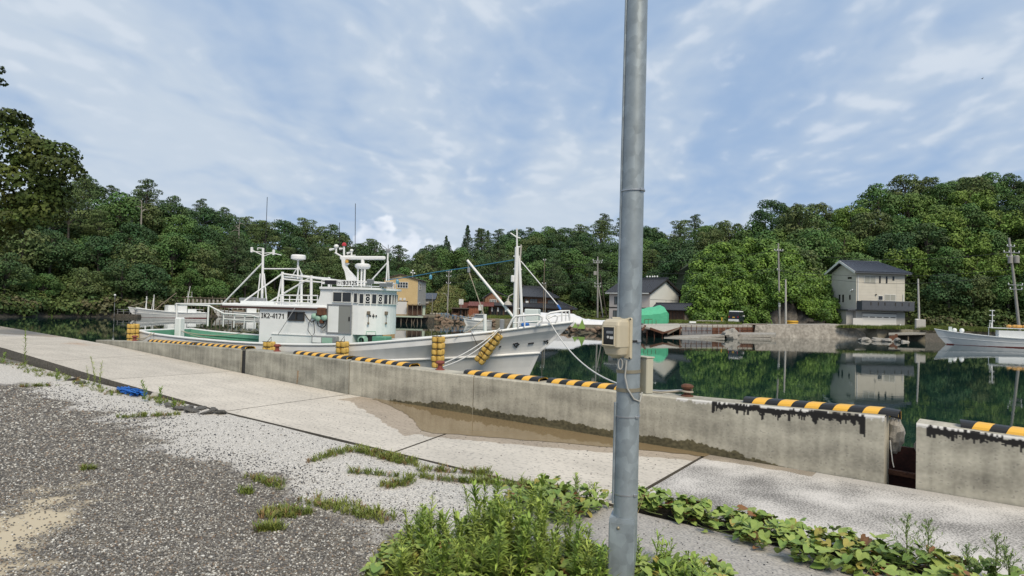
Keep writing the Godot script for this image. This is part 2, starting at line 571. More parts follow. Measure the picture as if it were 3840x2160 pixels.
func slab(parent: Node, e0: Array, e1: Array, near: float, m: String, gap: float):
	var b := MB.new()
	var sp: bool = m == "speckled_surface"
	var n := 10
	var nn := 8
	for i in n:
		for j in nn:
			var p := []
			var uv := []
			for q in [[0, 0], [1, 0], [1, 1], [0, 1]]:
				var w := float(j + q[1]) / nn
				var s := lerpf(-0.02, near, w)
				var t := lerpf(lerpf(e0[1], e0[0], w) + gap / 2, lerpf(e1[1], e1[0], w) - gap / 2, float(i + q[0]) / n)
				p.append(quay(t, s, slab_y(t, s)))
				uv.append(Vector2((t + 3.0) / 8.0, -s / 3.5) if sp else Vector2((t - 4.0) / 32.0, -s / 3.75))
			b.quad_uv(p, uv)
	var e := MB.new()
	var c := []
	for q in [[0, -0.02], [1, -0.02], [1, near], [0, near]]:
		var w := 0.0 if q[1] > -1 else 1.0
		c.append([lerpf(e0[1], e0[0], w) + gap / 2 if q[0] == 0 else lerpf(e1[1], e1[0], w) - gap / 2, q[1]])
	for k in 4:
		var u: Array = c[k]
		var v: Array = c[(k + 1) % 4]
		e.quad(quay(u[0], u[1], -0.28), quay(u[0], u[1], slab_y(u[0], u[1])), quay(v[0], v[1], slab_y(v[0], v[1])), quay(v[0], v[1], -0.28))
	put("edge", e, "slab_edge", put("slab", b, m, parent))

func slab_texture(w: int, h: int) -> ImageTexture:        # t 4..36, s 0..-3.75
	var px := PackedByteArray()
	px.resize(w * h * 3)
	var a := noise(51, 0.15, 3)
	var i := 0
	for y in h:
		var s := -3.75 * (y + 0.5) / h
		for x in w:
			var t := 4.0 + 32.0 * (x + 0.5) / w
			var f := a.get_noise_2d(x, y)
			var g := n_zone.get_noise_2d(t * 0.5, s * 0.9)
			var st := n_zone.get_noise_2d(t * 0.35 + s * 1.5, s * 3.2)          # brushed streaks
			var v := 0.56 + f * 0.05 + g * 0.075 + st * 0.05
			if t > 20.5: v *= 0.88                              # slabs beyond this joint are darker
			var cr := v; var cg := v * 0.925; var cb := v * 0.81
			if f < -0.42: cr *= 0.6; cg *= 0.6; cb *= 0.62
			# the damp, stained margin of the puddle
			var e := puddle_edge(t) - 0.42 - clampf((t - 9.3) * 0.08, 0, 0.3) + n_fine.get_noise_1d(t * 2.0 + 50.0) * 0.12
			if t < 13.9 and s > e:
				cr *= 0.66; cg *= 0.60; cb *= 0.54
			# a rusty smear at the far end
			var ru := clampf(1.0 - Vector2((t - 31.5) / 1.6, (s + 0.9) / 0.5).length() + g * 0.8, 0, 1)
			cr = lerpf(cr, 0.42, ru * 0.6); cg = lerpf(cg, 0.27, ru * 0.6); cb = lerpf(cb, 0.17, ru * 0.6)
			var c := Color(cr, cg, cb).linear_to_srgb()
			px[i] = int(clampf(c.r, 0, 1) * 255); px[i + 1] = int(clampf(c.g, 0, 1) * 255); px[i + 2] = int(clampf(c.b, 0, 1) * 255)
			i += 3
	return ImageTexture.create_from_image(Image.create_from_data(w, h, false, Image.FORMAT_RGB8, px))

func puddle_edge(t: float) -> float:
	if t > 9.3: return lerpf(-2.25, -0.05, clampf((t - 9.3) / 4.1, 0, 1))
	return lerpf(-0.22, -2.0, clampf((t - 4.3) / 4.7, 0, 1))

func speckle_texture(w: int, h: int) -> ImageTexture:     # t -3..5, s 0..-3.5: coarse worn aggregate
	var px := PackedByteArray()
	px.resize(w * h * 3)
	var a := noise(53, 0.33, 2)
	var d := noise(54, 0.012, 4)
	var i := 0
	for y in h:
		var s := -3.5 * (y + 0.5) / h
		for x in w:
			var t := -3.0 + 8.0 * (x + 0.5) / w
			var f := a.get_noise_2d(t * 88.0, s * 88.0)
			var g := d.get_noise_2d(t * 60.0, s * 60.0)
			var v := 0.47 + g * 0.16
			var k := clampf((f + g * 0.6 + 0.10) * 4.0, -1, 1)
			v *= 1.0 - 0.58 * clampf(-k, 0, 1) + 0.12 * clampf(k, 0, 1)
			if s > -0.30 + g * 0.25: v = lerpf(v, 0.47, 0.6)   # the smoother strip of mortar along the wall
			var cr := v; var cg := v * 0.955; var cb := v * 0.90
			if t > 2.6 and s > -0.30 - (t - 2.6) * 0.05 + n_fine.get_noise_1d(t * 2.0) * 0.1: cr *= 0.62; cg *= 0.56; cb *= 0.48
			var c := Color(cr, cg, cb).linear_to_srgb()
			px[i] = int(clampf(c.r, 0, 1) * 255); px[i + 1] = int(clampf(c.g, 0, 1) * 255); px[i + 2] = int(clampf(c.b, 0, 1) * 255)
			i += 3
	return ImageTexture.create_from_image(Image.create_from_data(w, h, false, Image.FORMAT_RGB8, px))

# ---------------------------------------------------------------- quay wall
func wall_top(t: float) -> float:
	var k := [[-12.0, 0.93], [0.0, 0.93], [1.26, 0.975], [1.66, 1.02], [4.4, 0.945], [10.0, 0.90], [14.45, 0.925], [19.8, 0.895], [27.0, 0.74], [32.0, 0.54], [60.0, 0.5]]
	for i in k.size() - 1:
		if t <= k[i + 1][0]: return lerpf(k[i][1], k[i + 1][1], (t - k[i][0]) / (k[i + 1][0] - k[i][0]))
	return 0.5

func wall_texture(w: int, h: int) -> ImageTexture:         # t -4..34, y -0.1..1.05
	var px := PackedByteArray()
	px.resize(w * h * 3)
	var a := noise(61, 0.2, 3)
	var big := noise(62, 1.0, 4)
	var i := 0
	for y in h:
		var hy := lerpf(1.05, -0.1, (y + 0.5) / h)
		for x in w:
			var t := lerpf(-4.0, 34.0, (x + 0.5) / w)
			var f := a.get_noise_2d(x, y)
			var g := big.get_noise_2d(t * 0.6, hy * 2.0)
			var streak := big.get_noise_2d(t * 5.0, hy * 0.8 + 9.0)
			var old := 1.0 if t > 14.46 else 0.0                 # the two older blocks
			var v := 0.385 + f * 0.08 + g * 0.19 + streak * 0.11
			v *= lerpf(1.0, 0.80, old)
			var cr := v; var cg := v * lerpf(0.945, 0.965, old); var cb := v * lerpf(0.78, 0.81, old)
			if f > 0.5: cr *= 0.62; cg *= 0.62; cb *= 0.64                                   # pits
			var d := wall_top(t) - hy
			if d < 0.05 + f * 0.04 and t < 5.0 and g > -0.25: cr = 0.60; cg = 0.59; cb = 0.56    # worn white paint on the lip
			# algae and damp along the foot
			var band := 0.29
			if t < 4.5: band = lerpf(0.0, 0.29, clampf((t - 1.7) / 2.8, 0, 1))
			if t > 11.0: band = lerpf(0.29, 0.0, clampf((t - 11.0) / 4.0, 0, 1))
			band += (big.get_noise_2d(t * 2.2, 3.0) + big.get_noise_2d(t * 9.0, 5.0) * 0.6) * 0.05 * clampf(band * 10.0, 0, 1)
			if hy < band and band > 0.01:
				var k := 0.75 + f * 0.5 + g * 0.4
				cr = 0.135 * k; cg = 0.118 * k; cb = 0.066 * k
				if hy < band * 0.35: cr *= 0.62; cg *= 0.60; cb *= 0.62
			# tar smeared along the old guard fixings of the two nearest blocks
			for q in [[1.92, 4.33, 0.055], [-2.2, 1.13, 0.06]]:
				if t > q[0] and t < q[1]:
					var drip: float = q[2] + maxf(big.get_noise_1d(t * 9.0), 0.0) * 0.16 + absf(big.get_noise_1d(t * 30.0)) * 0.03 + big.get_noise_1d(t * 3.0) * 0.03
					if t - q[0] < 0.07 and q[0] > 0: drip = 0.24
					if q[1] - t < 0.06: drip = 0.13
					if d > 0.03 + big.get_noise_1d(t * 1.5) * 0.03 + f * 0.03 and d < drip + 0.03 + f * 0.04: cr = 0.012; cg = 0.011; cb = 0.012
			# a rust run
			if absf(t - 16.9 + hy * 0.1) < 0.035 + g * 0.03 and hy > 0.18 and hy < 0.52: cr *= 0.85; cg *= 0.62; cb *= 0.45
			var c := Color(cr, cg, cb).linear_to_srgb()
			px[i] = int(clampf(c.r, 0, 1) * 255); px[i + 1] = int(clampf(c.g, 0, 1) * 255); px[i + 2] = int(clampf(c.b, 0, 1) * 255)
			i += 3
	return ImageTexture.create_from_image(Image.create_from_data(w, h, false, Image.FORMAT_RGB8, px))

func wall_block(t0: float, t1: float, label: String):
	var b := MB.new()
	var n := int(ceil((t1 - t0) / 0.8))
	var th := 0.52
	var ch := 0.025
	var uv := func(t: float, y: float) -> Vector2: return Vector2((t + 4.0) / 38.0, (1.05 - y) / 1.15)
	for i in n:
		var a := lerpf(t0, t1, float(i) / n)
		var c := lerpf(t0, t1, float(i + 1) / n)
		var ya := wall_top(a)
		var yc := wall_top(c)
		b.quad_uv([quay(c, 0, -0.28), quay(a, 0, -0.28), quay(a, 0, ya - ch), quay(c, 0, yc - ch)], [uv.call(c, -0.09), uv.call(a, -0.09), uv.call(a, ya - ch), uv.call(c, yc - ch)])
		b.quad_uv([quay(c, 0, yc - ch), quay(a, 0, ya - ch), quay(a, ch, ya), quay(c, ch, yc)], [uv.call(c, yc - 0.03), uv.call(a, ya - 0.03), uv.call(a, ya - 0.02), uv.call(c, yc - 0.02)])
		b.quad_uv([quay(c, ch, yc), quay(a, ch, ya), quay(a, th, ya), quay(c, th, yc)], [uv.call(c, 0.5), uv.call(a, 0.5), uv.call(a, 0.74), uv.call(c, 0.74)])
		b.quad_uv([quay(a, th, ya), quay(a, th, -3), quay(c, th, -3), quay(c, th, yc)], [uv.call(a, 0.7), uv.call(a, 0.3), uv.call(c, 0.3), uv.call(c, 0.7)])
	for e in [t0, t1]:
		var y := wall_top(e)
		var p := [quay(e, 0, -0.28), quay(e, 0, y - ch), quay(e, ch, y), quay(e, th, y), quay(e, th, -0.28)]
		var us := [uv.call(e, 0.3), uv.call(e, 0.75), uv.call(e, 0.77), uv.call(e + 0.5, 0.77), uv.call(e + 0.5, 0.3)]
		if e == t0: b.quad_uv([p[4], p[0], p[1], p[3]], [us[4], us[0], us[1], us[3]])
		else: b.quad_uv([p[3], p[1], p[0], p[4]], [us[3], us[1], us[0], us[4]])
	tag(put("quay_wall_block", b, "wall_face"), label, "concrete wall", "blocks of the quay wall")

func build_quay_wall():
	mat("wall_face", Color(1, 1, 1), 0.93).albedo_texture = wall_texture(2048, 96)
	wall_block(-9.0, 1.25, "concrete wall block with tar streaks at the right edge beyond the gap")
	wall_block(1.66, 9.93, "long concrete wall block behind the steel pole, tarred at its right end")
	wall_block(9.955, 14.44, "concrete wall block with damp foot beside the puddle's narrow end")
	wall_block(14.475, 19.78, "concrete wall block with a thin rust run, right of the dark gap")
	wall_block(20.08, 32.2, "low sinking concrete wall block at the boat's stern, left of the gap")
	var jf := MB.new()
	jf.hexa([quay(19.785, 0.05, -0.28), quay(20.075, 0.05, -0.28), quay(20.075, 0.45, -0.28), quay(19.785, 0.45, -0.28), quay(19.785, 0.05, 0.86), quay(20.075, 0.05, 0.85), quay(20.075, 0.45, 0.85), quay(19.785, 0.45, 0.86)])
	tag(put("joint_filler", jf, "black_rubber"), "black rubber filler in the gap between two wall blocks", "joint filler")
	# a lower wall at the far end of the quay
	var b := MB.new()
	b.hexa([quay(34.6, 0.1, -1.2), quay(47.0, 0.1, -1.2), quay(47.0, 0.6, -1.2), quay(34.6, 0.6, -1.2), quay(34.6, 0.1, 0.30), quay(47.0, 0.1, 0.42), quay(47.0, 0.6, 0.42), quay(34.6, 0.6, 0.30)])
	tag(put("low_wall", b, "concrete"), "low pale concrete wall at the far left end of the quay", "concrete wall")
	# striped edge guards, each a bent plate bolted along the top
	var g := 0
	var names := ["at the right edge of the picture", "above the tar, right of the steel pole", "just left of the steel pole", "below the boat's stem", "left of the red bollard", "below the grey cabin door", "ending at the dark gap", "farthest left, beside the stern of the boat"]
	for q in [[-2.6, 0.72], [1.50, 3.84], [5.95, 8.02], [8.23, 10.42], [12.28, 14.60], [14.82, 17.40], [20.14, 23.55], [23.72, 27.45]]:
		guard(q[0], q[1], "yellow and black guard on the wall, " + names[g])
		g += 1

func guard(t0: float, t1: float, label: String):
	var b := MB.new()
	b.colored = true
	var prof := [Vector2(0.17, 0.004), Vector2(0.18, 0.04), Vector2(0.21, 0.07), Vector2(0.26, 0.088), Vector2(0.34, 0.092), Vector2(0.42, 0.09), Vector2(0.50, 0.075), Vector2(0.55, 0.04), Vector2(0.565, -0.08)]
	var stripe := 0.205
	var n := int(round((t1 - t0) / stripe))
	if n % 2 == 0: n += 1
	var skew := 0.13
	var w0 := (t1 - t0) / n
	for k in n:
		b.col = Color(0.014, 0.013, 0.014) if k % 2 == 0 else Color(0.80, 0.45, 0.06)
		for i in prof.size() - 1:
			for side in 2:
				var o := 0.0 if side == 0 else 0.012
				var p := []
				for e in [[k, i], [k + 1, i], [k + 1, i + 1], [k, i + 1]]:
					var f: float = float(e[1]) / (prof.size() - 1)
					var t: float = t0 + w0 * e[0]
					if e[0] > 0 and e[0] < n: t += skew * (f - 0.5) * -1.0
					else: t += 0.06 * (1.0 if e[0] == 0 else -1.0) * clampf(1.0 - absf(f - 0.5) * 2.6, 0.0, 1.0) * -0.3
					var u: Vector2 = prof[e[1]]
					var c := Vector2(0.35, -0.02)
					u += (c - u).normalized() * o
					p.append(quay(t, u.x, wall_top(t) + u.y))
				if side == 0: p.reverse()
				b.quad(p[0], p[1], p[2], p[3])
	for e in [t0, t1]:                                     # the rim of the plate
		b.col = Color(0.80, 0.45, 0.06) if e == t0 else Color(0.014, 0.013, 0.014)
		for i in prof.size() - 1:
			var c := Vector2(0.35, -0.02)
			var u: Vector2 = prof[i]
			var v: Vector2 = prof[i + 1]
			var y := wall_top(e)
			b.quad(quay(e, u.x, y + u.y), quay(e, v.x, y + v.y), quay(e, (v + (c - v).normalized() * 0.03).x, y + (v + (c - v).normalized() * 0.03).y), quay(e, (u + (c - u).normalized() * 0.03).x, y + (u + (c - u).normalized() * 0.03).y))
	if not M.has("guard_paint"):
		mat("guard_paint", Color(1, 1, 1), 0.45).vertex_color_use_as_albedo = true
	tag(put("striped_guard", b, "guard_paint"), label, "guard rail", "striped guards on the quay wall")

# ---------------------------------------------------------------- wooded hills round the harbour
# bearing (sideways metres per metre ahead), metres to the foot, metres to the ridge, height of the tree tops over the ridge
const HILL := [
	[-1.3780, 70, 120, 23.72],
	[-1.0010, 80, 130, 25.13],
	[-0.8101, 90, 135, 19.02],
	[-0.7356, 97, 140, 21.67],
	[-0.6986, 99, 143, 24.38],
	[-0.6743, 101, 146, 27.32],
	[-0.6491, 102, 147, 27.22],
	[-0.6234, 104, 148, 25.34],
	[-0.5605, 110, 152, 25.63],
	[-0.4974, 118, 158, 25.11],
	[-0.4469, 122, 165, 24.77],
	[-0.4024, 128, 170, 22.76],
	[-0.3520, 132, 175, 21.82],
	[-0.3075, 136, 180, 19.53],
	[-0.2763, 139, 184, 20.40],
	[-0.2448, 142, 188, 19.76],
	[-0.2129, 146, 195, 17.14],
	[-0.1813, 150, 215, 16.79],
	[-0.1563, 150, 240, 18.15],
	[-0.1317, 140, 230, 20.97],
	[-0.1006, 136, 215, 21.70],
	[-0.0695, 134, 205, 22.26],
	[-0.0258, 133, 195, 22.99],
	[0.0179, 132, 190, 23.64],
	[0.0678, 131, 188, 24.85],
	[0.1304, 130, 185, 25.96],
	[0.1743, 128, 182, 25.45],
	[0.2183, 126, 180, 24.50],
	[0.2497, 122, 178, 23.40],
	[0.2808, 118, 172, 25.43],
	[0.3183, 114, 168, 26.12],
	[0.3623, 110, 162, 23.73],
	[0.3842, 108, 155, 23.59],
	[0.4058, 107, 150, 27.06],
	[0.4276, 106, 148, 27.75],
	[0.4810, 107, 148, 27.49],
	[0.5374, 109, 148, 28.83],
	[0.5750, 109, 148, 30.47],
	[0.6376, 109, 150, 34.50],
	[0.6941, 106, 152, 36.40],
	[0.7444, 106, 154, 37.54],
	[0.7822, 104, 152, 35.32],
	[0.8828, 100, 150, 33.20],
	[1.2598, 85, 130, 28.76]
]

func hill_at(a: float) -> Array:
	var k := 0
	while k < HILL.size() - 2 and a > HILL[k + 1][0]: k += 1
	var f := clampf((a - HILL[k][0]) / (HILL[k + 1][0] - HILL[k][0]), 0, 1)
	return [lerpf(HILL[k][1], HILL[k + 1][1], f), lerpf(HILL[k][2], HILL[k + 1][2], f), lerpf(HILL[k][3], HILL[k + 1][3], f)]

func hill_point(a: float, v: float) -> Vector3:            # v 0 at the foot, 1 on the ridge
	var h := hill_at(a)
	var d := lerpf(h[0], h[1], v)
	var top: float = h[2] - 7.0
	var y := lerpf(-0.2, top, pow(clampf(v, 0, 1), 0.85)) - maxf(v - 1.0, 0.0) * 14.0
	y += n_hill.get_noise_2d(a * d * 0.06, d * 0.06) * 1.6 * clampf(v * 4.0, 0, 1)
	if v < 0.0: y = -3.0
	return Vector3(a * d, y, -d)

var n_hill: FastNoiseLite

func build_hill():
	worn("forest_floor", lin(0.018, 0.022, 0.012), lin(0.06, 0.06, 0.035), 0.95, 14.0, [0.02, 0.06], 72)
	var b := MB.new()
	var vs := [-0.02, 0.0, 0.05, 0.15, 0.3, 0.45, 0.6, 0.75, 0.9, 1.0, 1.15, 1.4]
	var na := 130
	for i in na:
		var a0 := lerpf(-1.12, 1.12, float(i) / na)
		var a1 := lerpf(-1.12, 1.12, float(i + 1) / na)
		for j in vs.size() - 1:
			b.quad(hill_point(a0, vs[j]), hill_point(a1, vs[j]), hill_point(a1, vs[j + 1]), hill_point(a0, vs[j + 1]))
	struct("hill", b, "forest_floor")

# leaf clumps: small bent faces spread over a lobe
func leaf_card(b: MB, o: Vector3, out: Vector3, size: float):
	var f := (out + Vector3(R(-0.7, 0.7), R(-0.4, 0.9), R(-0.7, 0.7))).normalized()
	var s := f.cross(Vector3(R(-1, 1), R(-1, 1), R(-1, 1))).normalized()
	var u := s.cross(f)
	var w := size * R(0.6, 1.2)
	var l := size * R(0.7, 1.3)
	var k := f * size * R(-0.25, 0.1)
	b.quad(o - s * w * 0.5 + k, o - u * l * 0.5, o + s * w * 0.5 + k, o + u * l * 0.5)

func lobe(b: MB, o: Vector3, r: Vector3, count: int, size: float, base: Color, vary := 0.25):
	var tone := R(1.0 - vary, 1.0 + vary)
	var hue := R(-0.12, 0.12)
	for k in count:
		var e := Vector3(R(-1, 1), R(-1, 1), R(-1, 1))
		while e.length() > 1.0 or e.length() < 0.05: e = Vector3(R(-1, 1), R(-1, 1), R(-1, 1))
		var out := e.normalized()
		if out.y < -0.55 and k % 3 > 0: out.y = -out.y
		var p := out * lerpf(0.62, 1.05, sqrt(rng.randf()))
		var t := tone * R(0.8, 1.2)
		b.col = Color(base.r * t * (1.0 + hue), base.g * t, base.b * t)
		leaf_card(b, o + p * r, out, size)

func trunk_mesh(h: float, r: float, limbs: Array) -> MB:
	var b := MB.new()
	b.tube([Vector3(0, -1.0, 0), Vector3(R(-0.1, 0.1), h * 0.4, R(-0.1, 0.1)), Vector3(R(-0.3, 0.3), h * 0.75, R(-0.3, 0.3)), Vector3(R(-0.3, 0.3), h, R(-0.3, 0.3))], [r, r * 0.75, r * 0.5, r * 0.2], 7)
	for l in limbs:
		var s := Vector3(0, h * R(0.4, 0.7), 0)
		b.tube([s, s.lerp(l, 0.5) + Vector3(0, 0.25, 0), l], [r * 0.4, r * 0.25, r * 0.08], 5, false)
	return b

func broadleaf(h: float, rad: float, n: int, base: Color, size := 0.33, per := 150) -> Array:
	var b := MB.new()
	b.colored = true
	var limbs := []
	for k in n:
		var y := rng.randf()
		var a := k * 2.39996 + R(-0.5, 0.5)
		var ring := sqrt(1.0 - pow(y * 1.5 - 0.5, 2.0)) if y * 1.5 - 0.5 < 1.0 else 0.1
		var q := rad * ring * R(0.5, 0.82)
		var lr := rad * R(0.26, 0.42)
		var o := Vector3(cos(a) * q, h * lerpf(0.36, 0.86, y), sin(a) * q)
		lobe(b, o, Vector3(lr, lr * R(0.6, 0.85), lr), int(per * lr * lr / (rad * rad * 0.1156)), size, base)
		if k % 3 == 0: limbs.append(o)
	return [b, trunk_mesh(h * 0.8, 0.04 * rad + 0.1, limbs)]

func pine(h: float, rad: float, base: Color) -> Array:
	var b := MB.new()
	b.colored = true
	var limbs := []
	var n := 15
	for k in n:
		var f := (k + 0.5) / n
		var a := k * 2.39996 + R(-0.4, 0.4)
		var q := rad * (1.0 - f * 0.75) * R(0.35, 0.8)
		var o := Vector3(cos(a) * q, h * lerpf(0.38, 0.98, f), sin(a) * q)
		var lr := rad * lerpf(0.5, 0.28, f) * R(0.8, 1.2)
		lobe(b, o, Vector3(lr, lr * 0.34, lr), int(120 * lr), 0.27, base, 0.22)
		limbs.append(o)
	return [b, trunk_mesh(h, 0.2, limbs)]

func cedar(h: float, rad: float, base: Color) -> Array:
	var b := MB.new()
	b.colored = true
	for k in 22:
		var f := (k + 0.5) / 22.0
		var a := k * 2.39996
		var q := rad * (1.0 - f) * 0.6
		var lr := rad * lerpf(0.52, 0.13, f)
		lobe(b, Vector3(cos(a) * q, h * lerpf(0.2, 0.99, f), sin(a) * q), Vector3(lr, lr * 1.1, lr), int(40 + 110 * lr), 0.25, base, 0.2)
	return [b, trunk_mesh(h * 0.95, 0.18, [])]

func tree_thing(called: String, shape: Array, leaf: String, label: String, group: String) -> Node3D:
	var t := thing(called, label, "tree", Vector3.ZERO, Basis.IDENTITY, group)
	put("trunk", shape[1], "bark", t)
	put("crown", shape[0], leaf, t)
	return t

func leaf_material(name: String, shine := 0.62):
	var m := mat(name, Color(1, 1, 1), shine)
	m.vertex_color_use_as_albedo = true
	m.metallic_specular = 0.35
	m.backlight = Color(0.22, 0.28, 0.08)
	m.cull_mode = BaseMaterial3D.CULL_DISABLED

func forest_materials():
	n_hill = noise(71, 1.0, 4)
	leaf_material("leaves"); leaf_material("kudzu_leaves", 0.5); leaf_material("weed_leaves", 0.55); leaf_material("needles", 0.7)
	worn("bark", lin(0.05, 0.042, 0.035), lin(0.14, 0.125, 0.105), 0.95, 1.5, [0.02, 0.08], 73)

func build_forest():
	var dark := Color(0.050, 0.101, 0.038)
	var mid := Color(0.078, 0.146, 0.041)
	var fresh := Color(0.132, 0.215, 0.043)
	var olive := Color(0.100, 0.137, 0.049)
	var protos := {}
	var g := "trees of the wooded hills"
	protos.dark = [tree_thing("broadleaf_tree", broadleaf(9.0, 4.2, 26, dark), "leaves", "", g), tree_thing("broadleaf_tree", broadleaf(8.0, 4.6, 30, dark), "leaves", "", g), tree_thing("broadleaf_tree", broadleaf(10.5, 3.8, 26, Color(0.068, 0.117, 0.043)), "leaves", "", g)]
	protos.mid = [tree_thing("broadleaf_tree", broadleaf(8.5, 4.2, 28, mid), "leaves", "", g), tree_thing("broadleaf_tree", broadleaf(7.5, 4.4, 26, Color(0.085, 0.156, 0.043)), "leaves", "", g), tree_thing("broadleaf_tree", broadleaf(9.5, 4.0, 28, olive), "leaves", "", g)]
	protos.fresh = [tree_thing("broadleaf_tree", broadleaf(8.0, 3.9, 26, fresh), "leaves", "", g), tree_thing("broadleaf_tree", broadleaf(7.0, 4.2, 24, Color(0.128, 0.195, 0.049)), "leaves", "", g)]
	protos.pine = [tree_thing("pine_tree", pine(11.0, 4.0, Color(0.061, 0.099, 0.041)), "needles", "", g), tree_thing("pine_tree", pine(9.5, 4.4, Color(0.091, 0.130, 0.046)), "needles", "", g)]
	protos.cedar = [tree_thing("cedar_tree", cedar(11.0, 2.6, Color(0.041, 0.073, 0.035)), "needles", "", g)]
	var first := {}
	var count := 0
	var rows := [0.03, 0.16, 0.31, 0.47, 0.64, 0.82, 0.98]
	for j in rows.size():
		var a := -0.86 + R(0, 0.03)
		while a < 0.88:
			var h := hill_at(a)
			var v: float = rows[j] + R(-0.05, 0.05)
			if j == rows.size() - 1: v = R(0.95, 1.03)
			var d := lerpf(h[0], h[1], v)
			var step := 6.7 / d
			if j == 0: step = 5.6 / d
			if j == rows.size() - 1: step = 5.2 / d
			var here := a + R(-0.2, 0.2) * step
			a += step
			if v < 0.02: continue
			if here > 0.27 and here < 0.53 and v < 0.12: continue      # the creeper-covered slope stands here
			if here > 0.505 and here < 0.64 and v < 0.12: continue     # the three-storey house stands here
			var p := hill_point(here, v)
			var kinds := ["dark", "dark", "mid", "pine", "dark"]
			var hill := "left-hand hill"
			if here > -0.2 and here < 0.3:
				kinds = ["dark", "mid", "pine", "mid", "dark", "dark"]
				hill = "low hill behind the village"
			elif here >= 0.3:
				kinds = ["mid", "fresh", "dark", "mid", "fresh", "mid"]
				hill = "right-hand hill"
			var kind: String = kinds[rng.randi() % kinds.size()]
			if j < 2 and here < -0.3 and rng.randf() < 0.25: kind = "mid"
			if absf(here + 0.085) < 0.05 and j >= 5: kind = "cedar"
			if j >= 5 and rng.randf() < 0.25 and here < 0.3: kind = "pine"
			var looks := {"dark": "dark green broadleaf tree", "mid": "mid green broadleaf tree", "fresh": "bright yellow-green broadleaf tree", "pine": "layered dark pine", "cedar": "pointed dark cedar"}
			var where := ["at the foot of the", "low on the", "on the lower slope of the", "half way up the", "on the upper slope of the", "just below the ridge of the", "on the skyline of the"]
			var label: String = looks[kind] + " " + where[j] + " " + hill
			var set_of: Array = protos[kind]
			var proto: Node3D = set_of[rng.randi() % set_of.size()]
			var sc := R(0.78, 1.22)
			if j == rows.size() - 1: sc *= 0.92
			if j == 0: sc *= 0.82
			var bs := yaw(R(0, TAU)).scaled(Vector3(sc, sc * R(0.9, 1.12), sc))
			if not first.has(proto):
				first[proto] = true
				proto.transform = Transform3D(bs, p); proto.set_meta("label", label)
			else: copy(proto, p, bs, label)
			count += 1
	print("trees ", count)
	for kd in protos:
		for o in protos[kd]:
			if not first.has(o): o.free()
	# undergrowth that fills the wood between the crowns
	var b := MB.new()
	b.colored = true
	for k in 5: lobe(b, Vector3(R(-0.8, 0.8), R(0, 0.7), R(-0.8, 0.8)), Vector3(0.9, 0.7, 0.9), 60, 0.3, Color(1, 1, 1), 0.2)
	var clump := b.mesh()
	var tr := []
	var cl := []
	for k in 3400:
		var a := R(-0.86, 0.86)
		var v := pow(rng.randf(), 1.5) * 0.98 + 0.004
		if a > 0.505 and a < 0.64 and v < 0.1: continue
		var p := hill_point(a, v) + Vector3(0, R(-0.2, 1.2) if v > 0.05 else R(-0.3, 0.6), 0)
		var s := R(0.9, 1.7)
		tr.append(Transform3D(yaw(R(0, TAU)).scaled(Vector3(s, s, s)), p))
		var c := Color(0.061, 0.104, 0.032).lerp(Color(0.122, 0.163, 0.046), pow(rng.randf(), 2.0))
		if v < 0.03 and rng.randf() < 0.4: c = Color(0.110, 0.111, 0.054)
		cl.append(c)
	tag(scatter("undergrowth", clump, "leaves", tr, cl), "dark green undergrowth filling the wooded hills between the trees", "undergrowth")
	build_kudzu()
	build_near_tree()
	# bare, dead trees among the others
	for q in [[Vector3(-75.150, 16.903, -128.000), 5.0, "bare grey dead trunk standing on the left-hand hill below the ridge"], [Vector3(-62.768, 4.663, -124.000), 5.4, "bare forked dead tree with pale trunk above the moored boats"], [Vector3(-96.185, 20.963, -140.000), 4.6, "bare dead snag near the left end of the ridge"], [Vector3(-59.732, 15.547, -138.000), 4.0, "thin bare dead stem half way up the left-hand hill"]]:
		dead_tree(q[0], q[1], q[2])

func scatter(called: String, mesh: Mesh, m: String, tr: Array, cl: Array, parent: Node = self) -> MultiMeshInstance3D:
	var mm := MultiMesh.new()
	mm.transform_format = MultiMesh.TRANSFORM_3D
	mm.use_colors = true
	mm.mesh = mesh
	mm.instance_count = tr.size()
	for k in tr.size():
		mm.set_instance_transform(k, tr[k]); mm.set_instance_color(k, cl[k])
	var o := MultiMeshInstance3D.new()
	o.name = numbered(called) if parent == self else called
	o.multimesh = mm
	o.material_override = M[m]
	o.set_meta("kind", "stuff")
	parent.add_child(o, true)
	return o

func dead_tree(at: Vector3, h: float, label: String):
	var t := thing("dead_tree", label, "tree", at - Vector3(0, 2.5, 0), yaw(R(0, TAU)), "bare dead trees")
	var b := MB.new()
	h += 2.5
	b.tube([Vector3(0, -1, 0), Vector3(0.1, h * 0.5, 0), Vector3(-0.15, h, 0.1)], [0.2, 0.15, 0.05], 6)
	put("trunk", b, "dead_wood", t)
	for k in 6:
		b = MB.new()
		var s := Vector3(0, h * R(0.55, 0.95), 0)
		var a := R(0, TAU)
		var e := s + Vector3(cos(a), R(-0.5, 0.5), sin(a)) * R(0.9, 1.8)
		b.tube([s, s.lerp(e, 0.5) + Vector3(0, 0.3, 0), e], [0.08, 0.06, 0.02], 5)
		put("branch", b, "dead_wood", t)

# ---------------------------------------------------------------- the slope smothered in creeper
const KUDZU := [
	[0.2736, 1.79, 6.78],
	[0.2857, 1.64, 11.42],
	[0.3044, 1.18, 13.11],
	[0.3200, 0.91, 13.86],
	[0.3512, 0.86, 14.67],
	[0.3825, 0.82, 15.04],
	[0.3981, 1.62, 14.80],
	[0.4104, 3.86, 14.70],
	[0.4354, 5.63, 13.92],
	[0.4512, 4.60, 12.62],
	[0.4733, 2.57, 11.06],
	[0.4985, 1.88, 8.87],
	[0.5175, 1.55, 5.03],
	[0.5333, 1.22, 1.90]
]

